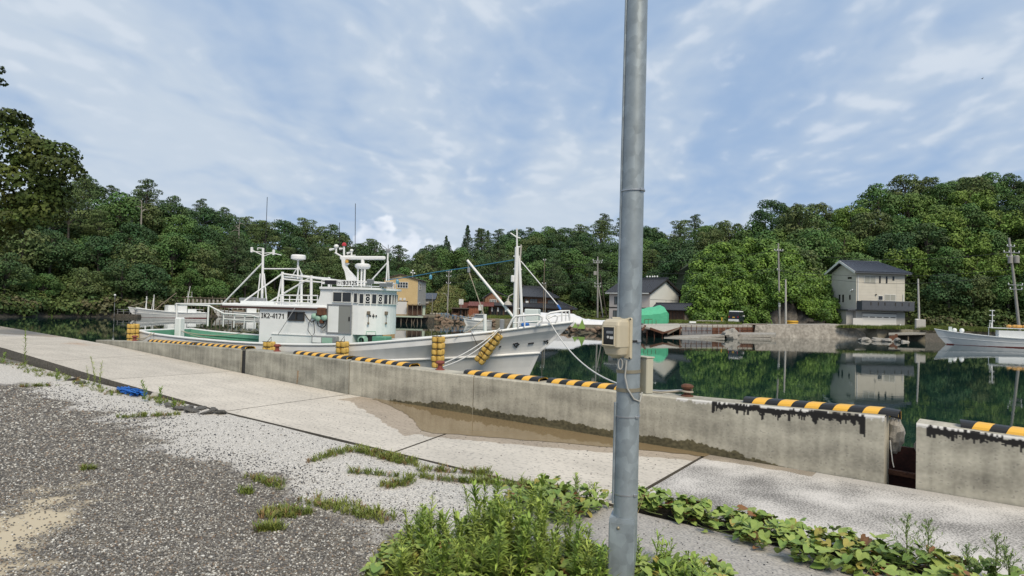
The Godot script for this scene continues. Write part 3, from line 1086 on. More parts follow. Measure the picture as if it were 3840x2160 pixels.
func kudzu_point(u: float, f: float) -> Vector3:           # u along the slope, f from the foot to the top
	var x := u * (KUDZU.size() - 1)
	var k := mini(int(x), KUDZU.size() - 2)
	var g := x - k
	var a := lerpf(KUDZU[k][0], KUDZU[k + 1][0], g)
	var y := lerpf(lerpf(KUDZU[k][1], KUDZU[k + 1][1], g), lerpf(KUDZU[k][2], KUDZU[k + 1][2], g), f)
	var d := lerpf(101.0, 113.0, pow(f, 1.4)) + n_hill.get_noise_2d(a * 40.0, y * 0.35) * 4.2 + n_hill.get_noise_2d(a * 130.0, y * 1.1) * 1.6
	return Vector3(a * d, y, -d)

func build_kudzu():
	var slope := thing("creeper_slope", "steep slope smothered in bright green creeper between shed and rock face", "creeper slope")
	worn("creeper_soil", lin(0.02, 0.03, 0.012), lin(0.05, 0.065, 0.025), 0.95, 6.0, [0.03, 0.08], 74)
	var b := MB.new()
	for i in 44:
		for j in 10:
			b.quad(kudzu_point(i / 44.0, j / 10.0), kudzu_point((i + 1) / 44.0, j / 10.0), kudzu_point((i + 1) / 44.0, (j + 1) / 10.0), kudzu_point(i / 44.0, (j + 1) / 10.0))
		var p := kudzu_point(i / 44.0, 1.0)
		var q := kudzu_point((i + 1) / 44.0, 1.0)
		b.quad(p, q, q + Vector3(0, -1, -9), p + Vector3(0, -1, -9))
	put("bank", b, "creeper_soil", slope)
	b = MB.new()
	b.colored = true
	lobe(b, Vector3.ZERO, Vector3(0.95, 0.7, 0.95), 90, 0.33, Color(1, 1, 1), 0.0)
	lobe(b, Vector3(0.7, -0.5, 0.2), Vector3(0.7, 0.6, 0.7), 60, 0.33, Color(1, 1, 1), 0.0)
	var clump := b.mesh()
	var tr := []
	var cl := []
	for k in 1500:
		var u := rng.randf()
		var f := rng.randf() * 1.02
		var p := kudzu_point(u, minf(f, 1.0)) + Vector3(R(-0.2, 0.2), R(-0.2, 0.3), R(0.0, 0.7))
		var s := R(0.6, 1.15)
		tr.append(Transform3D(Basis(Vector3.RIGHT, R(-0.2, 0.5)) * yaw(R(0, TAU)).scaled(Vector3(s, s, s)), p))
		var c := Color(0.104, 0.195, 0.035).lerp(Color(0.183, 0.293, 0.049), rng.randf())
		if n_hill.get_noise_2d(u * 30.0, f * 9.0) < -0.1: c = c.lerp(Color(0.073, 0.130, 0.034), 0.6)
		cl.append(c)
	scatter("creeper_leaves", clump, "kudzu_leaves", tr, cl, slope)
	# the grey rock face left bare below the creeper
	b = MB.new()
	var face := [[Vector3(40.099, 0.696, -100.000), Vector3(41.369, 4.695, -103.000)], [Vector3(41.785, 0.740, -100.000), Vector3(43.164, 6.301, -103.500)], [Vector3(43.658, 0.789, -100.000), Vector3(45.110, 6.093, -103.500)], [Vector3(45.531, 0.838, -100.000), Vector3(47.175, 4.010, -103.000)], [Vector3(47.716, 0.958, -100.000), Vector3(48.782, 2.138, -102.000)], [Vector3(49.277, 0.998, -100.000), Vector3(50.079, 1.495, -101.000)]]
	for i in face.size() - 1:
		for j in 5:
			for k in 4:
				var q := []
				for e in [[0, 0], [1, 0], [1, 1], [0, 1]]:
					var g: float = (k + e[0]) / 4.0
					var f: float = (j + e[1]) / 5.0
					var lo: Vector3 = face[i][0].lerp(face[i + 1][0], g)
					var hi: Vector3 = face[i][1].lerp(face[i + 1][1], g)
					var p := lo.lerp(hi, f)
					q.append(p + Vector3(0, 0, n_hill.get_noise_2d(p.x * 0.9, p.y * 0.9) * 1.5))
				b.quad(q[0], q[1], q[2], q[3])
	worn("rock", lin(0.06, 0.055, 0.05), lin(0.19, 0.175, 0.155), 0.95, 4.0, [0.02, 0.06, 0.1], 75, 1.0)
	tag(put("rock_face", b, "rock"), "dark grey bare rock face below the creeper behind the poles", "rock")

# ---------------------------------------------------------------- the tree whose crown reaches in at the left edge
func build_near_tree():
	var t := thing("near_tree", "large leafy tree reaching in from the left edge, close to the quay", "tree", Vector3(-28.5, -0.2, -27.5))
	var b := MB.new()
	b.tube([Vector3(0, 0, 0), Vector3(0.2, 3, 0), Vector3(0.6, 6, -0.2), Vector3(1.2, 9, -0.3)], [0.34, 0.28, 0.2, 0.08], 9)
	for e in [Vector3(4.0, 7.2, 0.3), Vector3(3.0, 5.0, 0.6), Vector3(2.2, 9.0, 0.2), Vector3(4.9, 6.5, 0.6), Vector3(-2.5, 7.5, 0.0), Vector3(5.6, 6.9, 0.2)]:
		var s := Vector3(0.3, 3.5 + e.y * 0.12, 0)
		b.tube([s, s.lerp(e, 0.5) + Vector3(0, 0.5, 0), e], [0.14, 0.08, 0.02], 6, false)
	put("trunk", b, "bark", t)
	b = MB.new()
	b.colored = true
	var base := t.position
	var spots := []
	for q in [Vector3(-22.511, 9.692, -28.000), Vector3(-21.786, 9.268, -28.000), Vector3(-22.548, 8.627, -28.000), Vector3(-21.872, 8.381, -28.400), Vector3(-20.781, 8.497, -28.000), Vector3(-19.945, 7.990, -27.600), Vector3(-19.206, 8.139, -27.400), Vector3(-19.246, 7.886, -27.600), Vector3(-20.952, 7.777, -28.400), Vector3(-22.058, 7.579, -28.000), Vector3(-20.947, 7.180, -27.600), Vector3(-22.542, 6.683, -28.000), Vector3(-21.962, 6.497, -28.400), Vector3(-20.871, 6.639, -28.000), Vector3(-20.607, 7.301, -28.200), Vector3(-21.829, 5.679, -27.600), Vector3(-21.273, 5.835, -28.000), Vector3(-23.207, 10.144, -28.400), Vector3(-22.362, 7.644, -27.500), Vector3(-20.322, 8.823, -28.200), Vector3(-22.562, 5.273, -28.000), Vector3(-22.272, 10.231, -28.000), Vector3(-21.003, 8.884, -27.800), Vector3(-20.639, 6.800, -28.400), Vector3(-20.759, 6.113, -28.000), Vector3(-23.875, 8.769, -28.000), Vector3(-23.964, 6.999, -28.000), Vector3(-23.719, 5.594, -28.000), Vector3(-24.473, 10.173, -28.000), Vector3(-25.070, 8.030, -28.000), Vector3(-24.963, 5.914, -28.000), Vector3(-23.141, 4.554, -28.000)]:
		spots.append(q)
	for q in spots:
		var far: bool = q.x > -19.8
		var r := R(0.3, 0.42) if far else R(0.55, 0.8)
		lobe(b, q - base, Vector3(r, r * 0.7, r * 1.6), 110 if far else 420, 0.16, Color(0.066, 0.092, 0.02), 0.3)
	put("crown", b, "leaves", t)
	# a second, higher spray at the very edge
	t = thing("near_tree", "few leaves of a second tree high on the left edge", "tree", Vector3(-29.6, -0.2, -29.5))
	b = MB.new()
	b.tube([Vector3(0, 0, 0), Vector3(0.1, 6, 0), Vector3(0.6, 11, 0), Vector3(-24.772, 12.670, -29.500) - t.position], [0.25, 0.2, 0.1, 0.03], 7)
	put("trunk", b, "bark", t)
	b = MB.new()
	b.colored = true
	for q in [Vector3(-24.453, 13.017, -29.500), Vector3(-24.349, 12.400, -29.500), Vector3(-24.994, 13.417, -29.500), Vector3(-25.134, 12.473, -29.500), Vector3(-25.534, 13.026, -29.500)]:
		lobe(b, q - t.position, Vector3(0.3, 0.22, 0.5), 60, 0.17, Color(0.04, 0.062, 0.018), 0.3)
	put("crown", b, "leaves", t)

# ---------------------------------------------------------------- the far shore
func build_shore():
	worn("shore_earth", lin(0.10, 0.09, 0.065), lin(0.30, 0.28, 0.23), 0.95, 6.0, [0.02, 0.06, 0.12], 81)
	var line := [[-30.0, -150.0, 0.0], [-21.0, -122.0, 0.3], [-13.0, -119.0, 0.3], [-6.0, -118.5, 0.3], [1.5, -117.0, 0.3], [6.0, -104.0, 0.3], [8.5, -92.0, 0.1], [12.5, -89.6, 0.1], [16.5, -89.5, 0.2], [18.5, -91.0, 0.5], [30.0, -95.0, 0.55], [33.0, -98.0, 0.6], [49.0, -97.0, 0.6], [52.5, -91.5, 0.6], [63.0, -91.5, 0.6], [120.0, -84.0, 0.6]]
	var b := MB.new()
	for i in line.size() - 1:
		var p: Array = line[i]
		var q: Array = line[i + 1]
		var a := Vector3(p[0], p[2], p[1])
		var c := Vector3(q[0], q[2], q[1])
		var ab := Vector3(p[0] * 160.0 / -p[1], 0.7, -160.0)
		var cb := Vector3(q[0] * 160.0 / -q[1], 0.7, -160.0)
		b.quad(a, c, cb, ab)
		b.quad(Vector3(a.x, -3, a.z + 1.2), Vector3(c.x, -3, c.z + 1.2), c, a)
	struct("shore_ground", b, "shore_earth")
	# the left bank: a dark rocky foot under the trees
	b = MB.new()
	for i in 60:
		var a0 := lerpf(-1.0, -0.22, i / 60.0)
		var a1 := lerpf(-1.0, -0.22, (i + 1) / 60.0)
		var q := []
		for e in [[a0, 0], [a1, 0], [a1, 1], [a0, 1]]:
			var d: float = hill_at_table(e[0]) - 1.2 + e[1] * 1.8
			q.append(Vector3(e[0] * d, -1.6 if e[1] == 0 else 0.55 + sin(e[0] * 90.0) * 0.35 + sin(e[0] * 37.0) * 0.3, -d))
		b.quad(q[0], q[1], q[2], q[3])
	worn("bank_rock", lin(0.03, 0.028, 0.024), lin(0.15, 0.135, 0.11), 0.95, 4.0, [0.04, 0.1], 82, 0.8)
	struct("shore_bank", b, "bank_rock")
	# the concrete slip
	b = MB.new()
	var tl := Vector3(33.6, 0.75, -87.5)
	var tr := Vector3(48.837, 1.072, -92.500)
	var bl := Vector3(37.336, -1.250, -88.589)
	var br := Vector3(54.182, -1.250, -92.918)
	var mid := Vector3(46.999, 1.098, -91.500)
	b.quad(bl, br, tr, tl)
	b.quad(tl, tr, mid + Vector3(0, 0, -3), tl + Vector3(0, 0, -4))
	b.quad(bl, tl, tl + Vector3(-0.3, -2.2, 0), bl + Vector3(-0.3, -1, 0))
	struct("slipway", b, "slip_concrete")
	# grass on the flat ground at the right and round the sheds
	var tufts := MB.new()
	tufts.colored = true
	for k in 14:
		var a := R(0, TAU)
		var o := Vector3(R(-0.3, 0.3), 0, R(-0.3, 0.3))
		var l := Vector3(cos(a) * 0.12, R(0.25, 0.5), sin(a) * 0.12)
		tufts.col = Color(1, 1, 1) * R(0.75, 1.2)
		tufts.tri(o + Vector3(-0.035, 0, 0), o + Vector3(0.035, 0, 0.02), o + l)
	var gm := tufts.mesh()
	var tfs := []
	var cls := []
	for k in 9000:
		var p := Vector3.ZERO
		var u := rng.randf()
		var s := R(0.6, 1.3)
		if u < 0.72:
			p = Vector3(R(58, 92), 0.6, R(-106, -89.5)); s *= 1.1
		elif u < 0.85: p = Vector3(R(16, 34), 0.62, R(-99, -93))
		elif u < 0.94: p = Vector3(R(-4, 16), 0.35, R(-116, -104))
		else: p = Vector3(R(47, 56), 0.6, R(-92.5, -90.5))
		tfs.append(Transform3D(yaw(R(0, TAU)).scaled(Vector3(s, s, s)), p))
		cls.append(Color(0.075, 0.125, 0.025).lerp(Color(0.15, 0.17, 0.04), rng.randf()))
	tag(scatter("grass", gm, "weed_leaves", tfs, cls), "bright green grass on the flat shore across the water", "grass")

func hill_at_table(a: float) -> float:
	return hill_at(a)[0]

# ---------------------------------------------------------------- house pieces
func frame_of(left: Vector3, right: Vector3) -> Basis:     # x along the front, y up, z out of the front
	var x := (right - left)
	x.y = 0
	x = x.normalized()
	return Basis(x, Vector3.UP, x.cross(Vector3.UP))

func window(parent: Node, o: Vector3, w: float, h: float, cols := 1, rows := 1, frame := "frame_white", pane := "glass", face := Basis.IDENTITY, bar := 0.05):
	# o is the lower left corner on the wall; face turns x, y, z to the wall's own
	var f := MB.new()
	var d := 0.06
	for e in [[w / 2, bar / 2, w, bar], [w / 2, h - bar / 2, w, bar]]:
		f.box(o + face * Vector3(e[0], e[1], d / 2), Vector3(e[2], e[3], d), face)
	for k in cols + 1:
		f.box(o + face * Vector3(lerpf(bar / 2, w - bar / 2, float(k) / cols), h / 2, d / 2 - 0.003), Vector3(bar, h - bar * 2, d - 0.004), face)
	for k in range(1, rows):
		f.box(o + face * Vector3(w / 2, h * k / rows, d / 2 - 0.006), Vector3(w - bar * 2, bar * 0.8, d - 0.012), face)
	var win := put("window", f, frame, parent)
	for i in cols:
		for j in rows:
			var p := MB.new()
			var cw := (w - bar) / cols
			var chh := (h - bar) / rows
			p.box(o + face * Vector3(bar / 2 + cw * (i + 0.5), bar / 2 + chh * (j + 0.5), 0.018), Vector3(cw - bar, chh - bar, 0.02), face)
			put("pane", p, pane, win)

func roof_slope(parent: Node, a: Vector3, b: Vector3, c: Vector3, d: Vector3, m: String, ribs := 0, rib := 0.05, thick := 0.12):   # eave a-b, ridge d-c
	var q := MB.new()
	var up := (b - a).cross(d - a).normalized()
	if up.y < 0: up = -up
	q.hexa([a, b, c, d, a + up * thick, b + up * thick, c + up * thick, d + up * thick])
	for k in ribs:
		var f := (k + 0.5) / ribs
		q.bar(a.lerp(b, f) + up * (thick + rib / 2 - 0.006), d.lerp(c, f) + up * (thick + rib / 2 - 0.006), rib, rib, up)
	put("roof", q, m, parent)

func ridge(parent: Node, a: Vector3, b: Vector3, m: String, w := 0.3, h := 0.25):
	var q := MB.new()
	q.bar(a, b, w, h)
	put("ridge", q, m, parent)

func block(parent: Node, called: String, m: String, x0: float, x1: float, y0: float, y1: float, z0: float, z1: float):
	var q := MB.new()
	q.box(Vector3((x0 + x1) / 2, (y0 + y1) / 2, (z0 + z1) / 2), Vector3(absf(x1 - x0), absf(y1 - y0), absf(z1 - z0)))
	return put(called, q, m, parent)

func gable_wall(parent: Node, m: String, w: float, eave: float, apex: float, depth: float, called := "wall"):   # gable to the front
	var q := MB.new()
	q.prism([Vector2(0, -0.6), Vector2(w, -0.6), Vector2(w, eave), Vector2(w / 2, apex), Vector2(0, eave)], Vector3.RIGHT, Vector3.UP, Vector3(0, 0, -depth), Vector3.ZERO)
	return put(called, q, m, parent)

func house_materials():
	worn("ochre_siding", lin(0.50, 0.37, 0.185), lin(0.56, 0.42, 0.22), 0.75, 4.0, [0.01, 0.2], 91)
	worn("grey_siding", lin(0.36, 0.36, 0.345), lin(0.44, 0.435, 0.415), 0.75, 4.0, [0.01, 0.2], 92)
	worn("roof_tile", lin(0.024, 0.027, 0.034), lin(0.07, 0.075, 0.09), 0.5, 2.0, [0.05, 0.2], 93)
	worn("brown_roof", lin(0.06, 0.045, 0.038), lin(0.12, 0.09, 0.075), 0.7, 3.0, [0.03, 0.1], 94)
	worn("red_tin", lin(0.10, 0.03, 0.025), lin(0.21, 0.075, 0.06), 0.65, 3.0, [0.03, 0.1], 95)
	worn("orange_wall", lin(0.22, 0.075, 0.04), lin(0.34, 0.13, 0.075), 0.8, 3.0, [0.02, 0.1], 96)
	worn("weathered_brown", lin(0.17, 0.085, 0.05), lin(0.34, 0.20, 0.13), 0.9, 2.0, [0.03, 0.1], 105)
	worn("old_boards", lin(0.045, 0.026, 0.018), lin(0.15, 0.085, 0.055), 0.9, 1.6, [0.02, 0.1], 97, 0.4)
	worn("clay_wall", lin(0.16, 0.085, 0.055), lin(0.25, 0.145, 0.1), 0.85, 3.0, [0.02, 0.1], 98)
	worn("white_render", lin(0.62, 0.65, 0.64), lin(0.72, 0.74, 0.73), 0.8, 6.0, [0.01, 0.08], 99)
	worn("lilac_siding", lin(0.48, 0.435, 0.41), lin(0.55, 0.50, 0.475), 0.8, 4.0, [0.01, 0.2], 100)
	worn("beige_siding", lin(0.52, 0.495, 0.43), lin(0.60, 0.575, 0.51), 0.78, 3.5, [0.01, 0.25], 101)
	worn("blue_roof", lin(0.045, 0.055, 0.075), lin(0.10, 0.115, 0.15), 0.45, 2.5, [0.03, 0.2], 102)
	worn("slip_concrete", lin(0.16, 0.145, 0.125), lin(0.50, 0.47, 0.42), 0.92, 9.0, [0.02, 0.06], 103, 1.0)
	worn("slate_panel", lin(0.06, 0.068, 0.085), lin(0.085, 0.095, 0.115), 0.55, 3.0, [0.02, 0.1], 104)
	mat("pink_trim", lin(0.36, 0.17, 0.15), 0.6)
	mat("garage_white", lin(0.66, 0.66, 0.64), 0.5)
	mat("pale_panel", lin(0.58, 0.58, 0.57), 0.6)
	mat("ochre_door", lin(0.42, 0.29, 0.14), 0.7)
	mat("green_beam", lin(0.42, 0.50, 0.40), 0.7)
	mat("grey_door", lin(0.36, 0.33, 0.28), 0.7)
	mat("curtain", lin(0.33, 0.33, 0.29), 0.3)

func build_houses():
	# ------------ ochre workshop on the landing
	var o := Vector3(-22.934, 0.418, -114.000)
	var t := thing("workshop", "ochre two-storey workshop with a low gable, standing on the landing stage", "building", o)
	gable_wall(t, "ochre_siding", 6.05, 6.3, 7.15, 10.5)
	block(t, "side_wall", "grey_siding", 6.052, 6.10, -0.6, 6.28, -10.45, -0.05)
	roof_slope(t, Vector3(-0.3, 6.22, 0.35), Vector3(-0.3, 6.22, -10.8), Vector3(3.02, 7.17, -10.8), Vector3(3.02, 7.17, 0.35), "brown_roof", 0, 0.05, 0.12)
	roof_slope(t, Vector3(6.4, 6.22, 0.35), Vector3(6.4, 6.22, -10.8), Vector3(3.03, 7.17, -10.8), Vector3(3.03, 7.17, 0.35), "brown_roof", 0, 0.05, 0.12)
	window(t, Vector3(2.35, 4.75, 0), 1.95, 1.08, 4, 2, "frame_white", "glass", Basis.IDENTITY, 0.07)
	window(t, Vector3(0.2, 4.75, 0), 1.45, 1.08, 3, 2, "frame_white", "glass", Basis.IDENTITY, 0.07)
	for x in [1.42, 2.11, 2.82, 3.52]: block(t, "vent_cover", "pale_panel", x, x + 0.42, 2.55, 2.98, 0.003, 0.06)
	block(t, "door", "pale_panel", 2.2, 4.18, 0.05, 2.3, 0.003, 0.07)
	block(t, "door", "ochre_door", 1.4, 2.17, 0.4, 2.25, 0.003, 0.05)
	block(t, "door_rail", "dark_wood", 1.3, 4.4, 2.32, 2.42, 0.003, 0.08)
	var side := Basis(Vector3(0, 0, -1), Vector3.UP, Vector3(1, 0, 0))
	window(t, Vector3(6.10, 4.55, -1.3), 2.3, 1.3, 2, 2, "frame_white", "glass", side, 0.12)
	window(t, Vector3(6.10, 0.95, -1.1), 2.3, 1.3, 2, 2, "frame_white", "glass", side, 0.12)
	var mb := MB.new()
	mb.rod(Vector3(4.75, 6.7, -2), Vector3(4.75, 8.0, -2), 0.04)
	for q in [[-0.28, 0.9], [0.3, 0.8], [0.0, 1.25]]: mb.ball(Vector3(4.75 + q[0], 6.75 + q[1], -2), Vector3(0.16, 0.16, 0.16), 8, 5)
	put("siren_post", mb, "white_metal", t)
	# landing stage
	var st := thing("landing_stage", "timber landing stage on posts over the water under the ochre workshop", "jetty", Vector3(-22.425, 0.256, -111.500))
	block(st, "deck", "weathered_board", -3.0, 7.6, -0.22, 0.02, -3.0, 0.0)
	block(st, "edge_beam", "green_beam", -3.0, 7.0, -0.24, -0.02, 0.003, 0.16)
	for x in [0.5, 1.9, 3.1, 4.9, 5.9, 6.6]:
		mb = MB.new()
		mb.rod(Vector3(x, -0.22, -0.3), Vector3(x + (0.25 if x > 4.0 else 0.0), -2.6, -0.25), 0.09, 6)
		put("post", mb, "weathered_board", st)
	for x in [4.3, 5.6]:
		mb = MB.new()
		mb.rod(Vector3(x, -0.25, -0.2), Vector3(x - 0.5, -1.9, -0.2), 0.06, 6)
		put("brace", mb, "weathered_board", st)
	block(st, "back_wall", "bank_rock", -3.0, 8.5, -2.8, -0.23, -3.4, -2.4)
	# a dark lean-to of boards on the stage
	var lt := thing("lean_to", "dark open lean-to of boards beside the workshop's white door", "shed", Vector3(-18.432, 0.414, -112.600))
	block(lt, "back_panel", "old_boards", 0, 2.6, 0.0, 1.75, -0.9, -0.84)
	for x in [0.05, 0.9, 1.75, 2.5]: block(lt, "post", "weathered_board", x, x + 0.09, 0, 1.85, -0.1, 0.0)
	block(lt, "roof", "weathered_board", -0.1, 3.3, 1.86, 1.93, -1.0, 0.15)
	block(lt, "end_panel", "green_beam", 2.66, 3.1, 0, 1.8, -0.5, -0.42)
	# grey-blue outbuilding behind
	var ob := thing("outbuilding", "small grey-blue outbuilding half hidden behind the ochre workshop", "building", Vector3(-18.076, 0.825, -129.000))
	block(ob, "wall", "grey_siding", 0, 2.4, -1.0, 2.55, -5, 0)
	roof_slope(ob, Vector3(-0.2, 2.5, 0.4), Vector3(2.7, 2.5, 0.4), Vector3(2.7, 3.75, -2.5), Vector3(-0.2, 3.75, -2.5), "blue_roof", 10, 0.05)
	block(ob, "opening", "frame_dark", 0.55, 1.9, 0.1, 1.7, 0.003, 0.04)
	# ------------ stall with a flat roof and the red shed
	var stl := thing("market_stall", "open stall with a flat brown roof beside the red shed", "shed", Vector3(-11.224, 0.137, -119.000))
	block(stl, "roof", "brown_roof", -0.15, 3.2, 1.55, 1.72, -2.5, 0.5)
	for x in [0.05, 1.35, 1.95, 2.6, 3.0]: block(stl, "post", "old_boards", x, x + 0.12, -0.3, 1.55, -0.05, 0.07)
	block(stl, "back_wall", "old_boards", 0.0, 3.1, -0.3, 1.55, -2.3, -2.2)
	block(stl, "counter", "old_boards", 0.1, 1.35, -0.3, 0.75, -0.6, -0.1)
	var rs := thing("red_shed", "rust-red tin shed with an orange wall beside the dark farmhouse", "shed", Vector3(-8.161, 0.030, -121.000))
	block(rs, "wall", "orange_wall", 0, 1.95, -0.5, 2.25, -5.0, 0.0)
	for k in 6: block(rs, "batten", "old_boards", 0.12 + k * 0.33, 0.16 + k * 0.33, -0.3, 2.2, 0.003, 0.03)
	roof_slope(rs, Vector3(-0.15, 2.2, 0.35), Vector3(4.8, 2.2, 0.35), Vector3(4.8, 3.0, -3.0), Vector3(-0.15, 3.0, -3.0), "red_tin", 16, 0.05, 0.08)
	block(rs, "parapet", "red_tin", -1.8, 0.0, 1.75, 2.85, -1.2, -1.1)
	block(rs, "parapet_back", "red_tin", -1.8, -1.7, -0.5, 2.85, -4.0, -1.2)
	var sg := thing("white_sign", "white sign board standing above the red shed's parapet", "sign", Vector3(-9.496, 2.486, -119.800))
	block(sg, "board", "pale_panel", -0.42, 0.42, 0.0, 1.0, -0.04, 0.04)
	block(sg, "post", "dull_steel", -0.04, 0.04, -2.6, -0.003, -0.03, 0.03)
	block(sg, "mark", "black_paint", -0.03, 0.0, 0.55, 0.75, 0.043, 0.047)
	block(sg, "mark", "black_paint", -0.12, 0.14, 0.2, 0.25, 0.043, 0.047)
	var wp := thing("notice_board", "white board standing between the red shed and the dark farmhouse", "notice board", Vector3(-6.213, 0.781, -119.500))
	block(wp, "board", "pale_panel", 0, 0.92, 0.7, 1.75, -0.05, 0.0)
	for x in [0.1, 0.75]: block(wp, "leg", "old_boards", x, x + 0.07, -0.5, 0.7, -0.04, -0.01)
	build_farmhouse()
	build_pale_house()

func build_farmhouse():
	var t := thing("farmhouse", "large dark traditional farmhouse with black tiled roofs below the wood", "house", Vector3(-4.455, 0.012, -123.000))
	# local metres: 1 px of measure is 0.0769 m
	block(t, "ground_wall", "old_boards", 0, 16.2, -0.8, 2.55, -8.0, 0.0)
	for k in 12: block(t, "post", "frame_dark", 0.1 + k * 0.52, 0.2 + k * 0.52, -0.4, 2.5, 0.003, 0.06)
	for x in [0.35, 1.5, 3.0]: block(t, "white_banner", "white_paint", x + 0.2, x + 0.5, 1.3, 2.1, 0.07, 0.09)
	for k in 3: window(t, Vector3(0.6 + k * 1.25, 0.15, 0), 1.0, 1.7, 2, 1, "frame_dark", "glass")
	for k in 3: window(t, Vector3(7.6 + k * 1.9, 0.7, 0), 1.5, 1.2, 2, 1, "frame_dark", "pale_glass")
	# pent roof over the ground floor
	roof_slope(t, Vector3(-0.6, 2.45, 0.9), Vector3(16.9, 2.0, 0.9), Vector3(12.9, 3.0, -1.3), Vector3(0.2, 3.05, -1.3), "roof_tile", 46, 0.06)
	# the lower hipped roof that runs down to the right
	roof_slope(t, Vector3(13.0, 2.3, 0.7), Vector3(17.2, 2.0, 0.2), Vector3(13.0, 3.9, -2.6), Vector3(12.9, 3.9, -2.4), "roof_tile", 12, 0.06)
	roof_slope(t, Vector3(17.2, 2.0, 0.2), Vector3(17.2, 2.0, -7.5), Vector3(13.0, 3.9, -5.2), Vector3(13.0, 3.9, -2.6), "roof_tile", 14, 0.06)
	ridge(t, Vector3(13.0, 4.0, -2.55), Vector3(17.2, 2.15, 0.15), "roof_tile", 0.25, 0.22)
	# upper storey
	block(t, "upper_wall", "clay_wall", 6.9, 13.0, 2.6, 4.35, -7.0, -1.6)
	window(t, Vector3(8.0, 2.95, -1.6), 1.5, 1.0, 3, 1, "frame_dark", "pale_glass")
	window(t, Vector3(11.5, 2.85, -1.6), 1.35, 0.95, 3, 1, "frame_dark", "pale_glass")
	window(t, Vector3(7.05, 3.1, -1.6), 0.5, 0.8, 1, 1, "frame_dark", "pale_glass")
	block(t, "air_conditioner", "white_paint", 7.2, 7.75, 3.0, 3.5, -1.55, -1.3)
	# upper hipped roof
	var e := [Vector3(5.9, 4.3, -0.7), Vector3(13.7, 4.15, -0.7), Vector3(13.7, 4.15, -7.9), Vector3(5.9, 4.3, -7.9)]
	var r0 := Vector3(6.9, 6.15, -4.2)
	var r1 := Vector3(10.2, 6.1, -4.2)
	roof_slope(t, e[0], e[1], r1, r0, "roof_tile", 22, 0.06)
	roof_slope(t, e[1], e[2], r1 + Vector3(0, 0, -0.1), r1, "roof_tile", 18, 0.06)
	roof_slope(t, e[3], e[0], r0, r0 + Vector3(0, 0, -0.1), "roof_tile", 18, 0.06)
	ridge(t, r0 + Vector3(-0.2, 0.22, 0), r1 + Vector3(0.2, 0.22, 0), "roof_tile", 0.35, 0.35)
	ridge(t, r1 + Vector3(0, 0.12, 0), e[1] + Vector3(0, 0.16, 0), "roof_tile", 0.22, 0.2)
	ridge(t, r0 + Vector3(0, 0.12, 0), e[0] + Vector3(0, 0.16, 0), "roof_tile", 0.22, 0.2)
	# old boarded wing on the left with its own gable
	var g := MB.new()
	g.prism([Vector2(-0.8, 2.4), Vector2(2.5, 2.4), Vector2(2.5, 4.1), Vector2(0.95, 5.2), Vector2(-0.8, 3.9)], Vector3.RIGHT, Vector3.UP, Vector3(0, 0, -5.0), Vector3(0, 0, -1.0))
	put("wing_wall", g, "weathered_brown", t)
	for k in 8: block(t, "wing_board", "old_boards", -0.72 + k * 0.4, -0.66 + k * 0.4, 2.6, 3.9, -0.997, -0.97)
	window(t, Vector3(0.2, 2.95, -1.0), 1.3, 0.7, 4, 1, "frame_white", "pale_glass", Basis.IDENTITY, 0.06)
	roof_slope(t, Vector3(-1.3, 3.65, -0.6), Vector3(-1.3, 3.65, -6.4), Vector3(0.98, 5.3, -6.4), Vector3(0.98, 5.3, -0.6), "roof_tile", 8, 0.06)
	roof_slope(t, Vector3(5.6, 3.3, -0.5), Vector3(5.6, 3.3, -6.5), Vector3(1.0, 5.3, -6.5), Vector3(1.0, 5.3, -0.6), "roof_tile", 16, 0.06)
	ridge(t, Vector3(1.0, 5.5, -0.5), Vector3(1.0, 5.5, -6.5), "roof_tile", 0.3, 0.28)

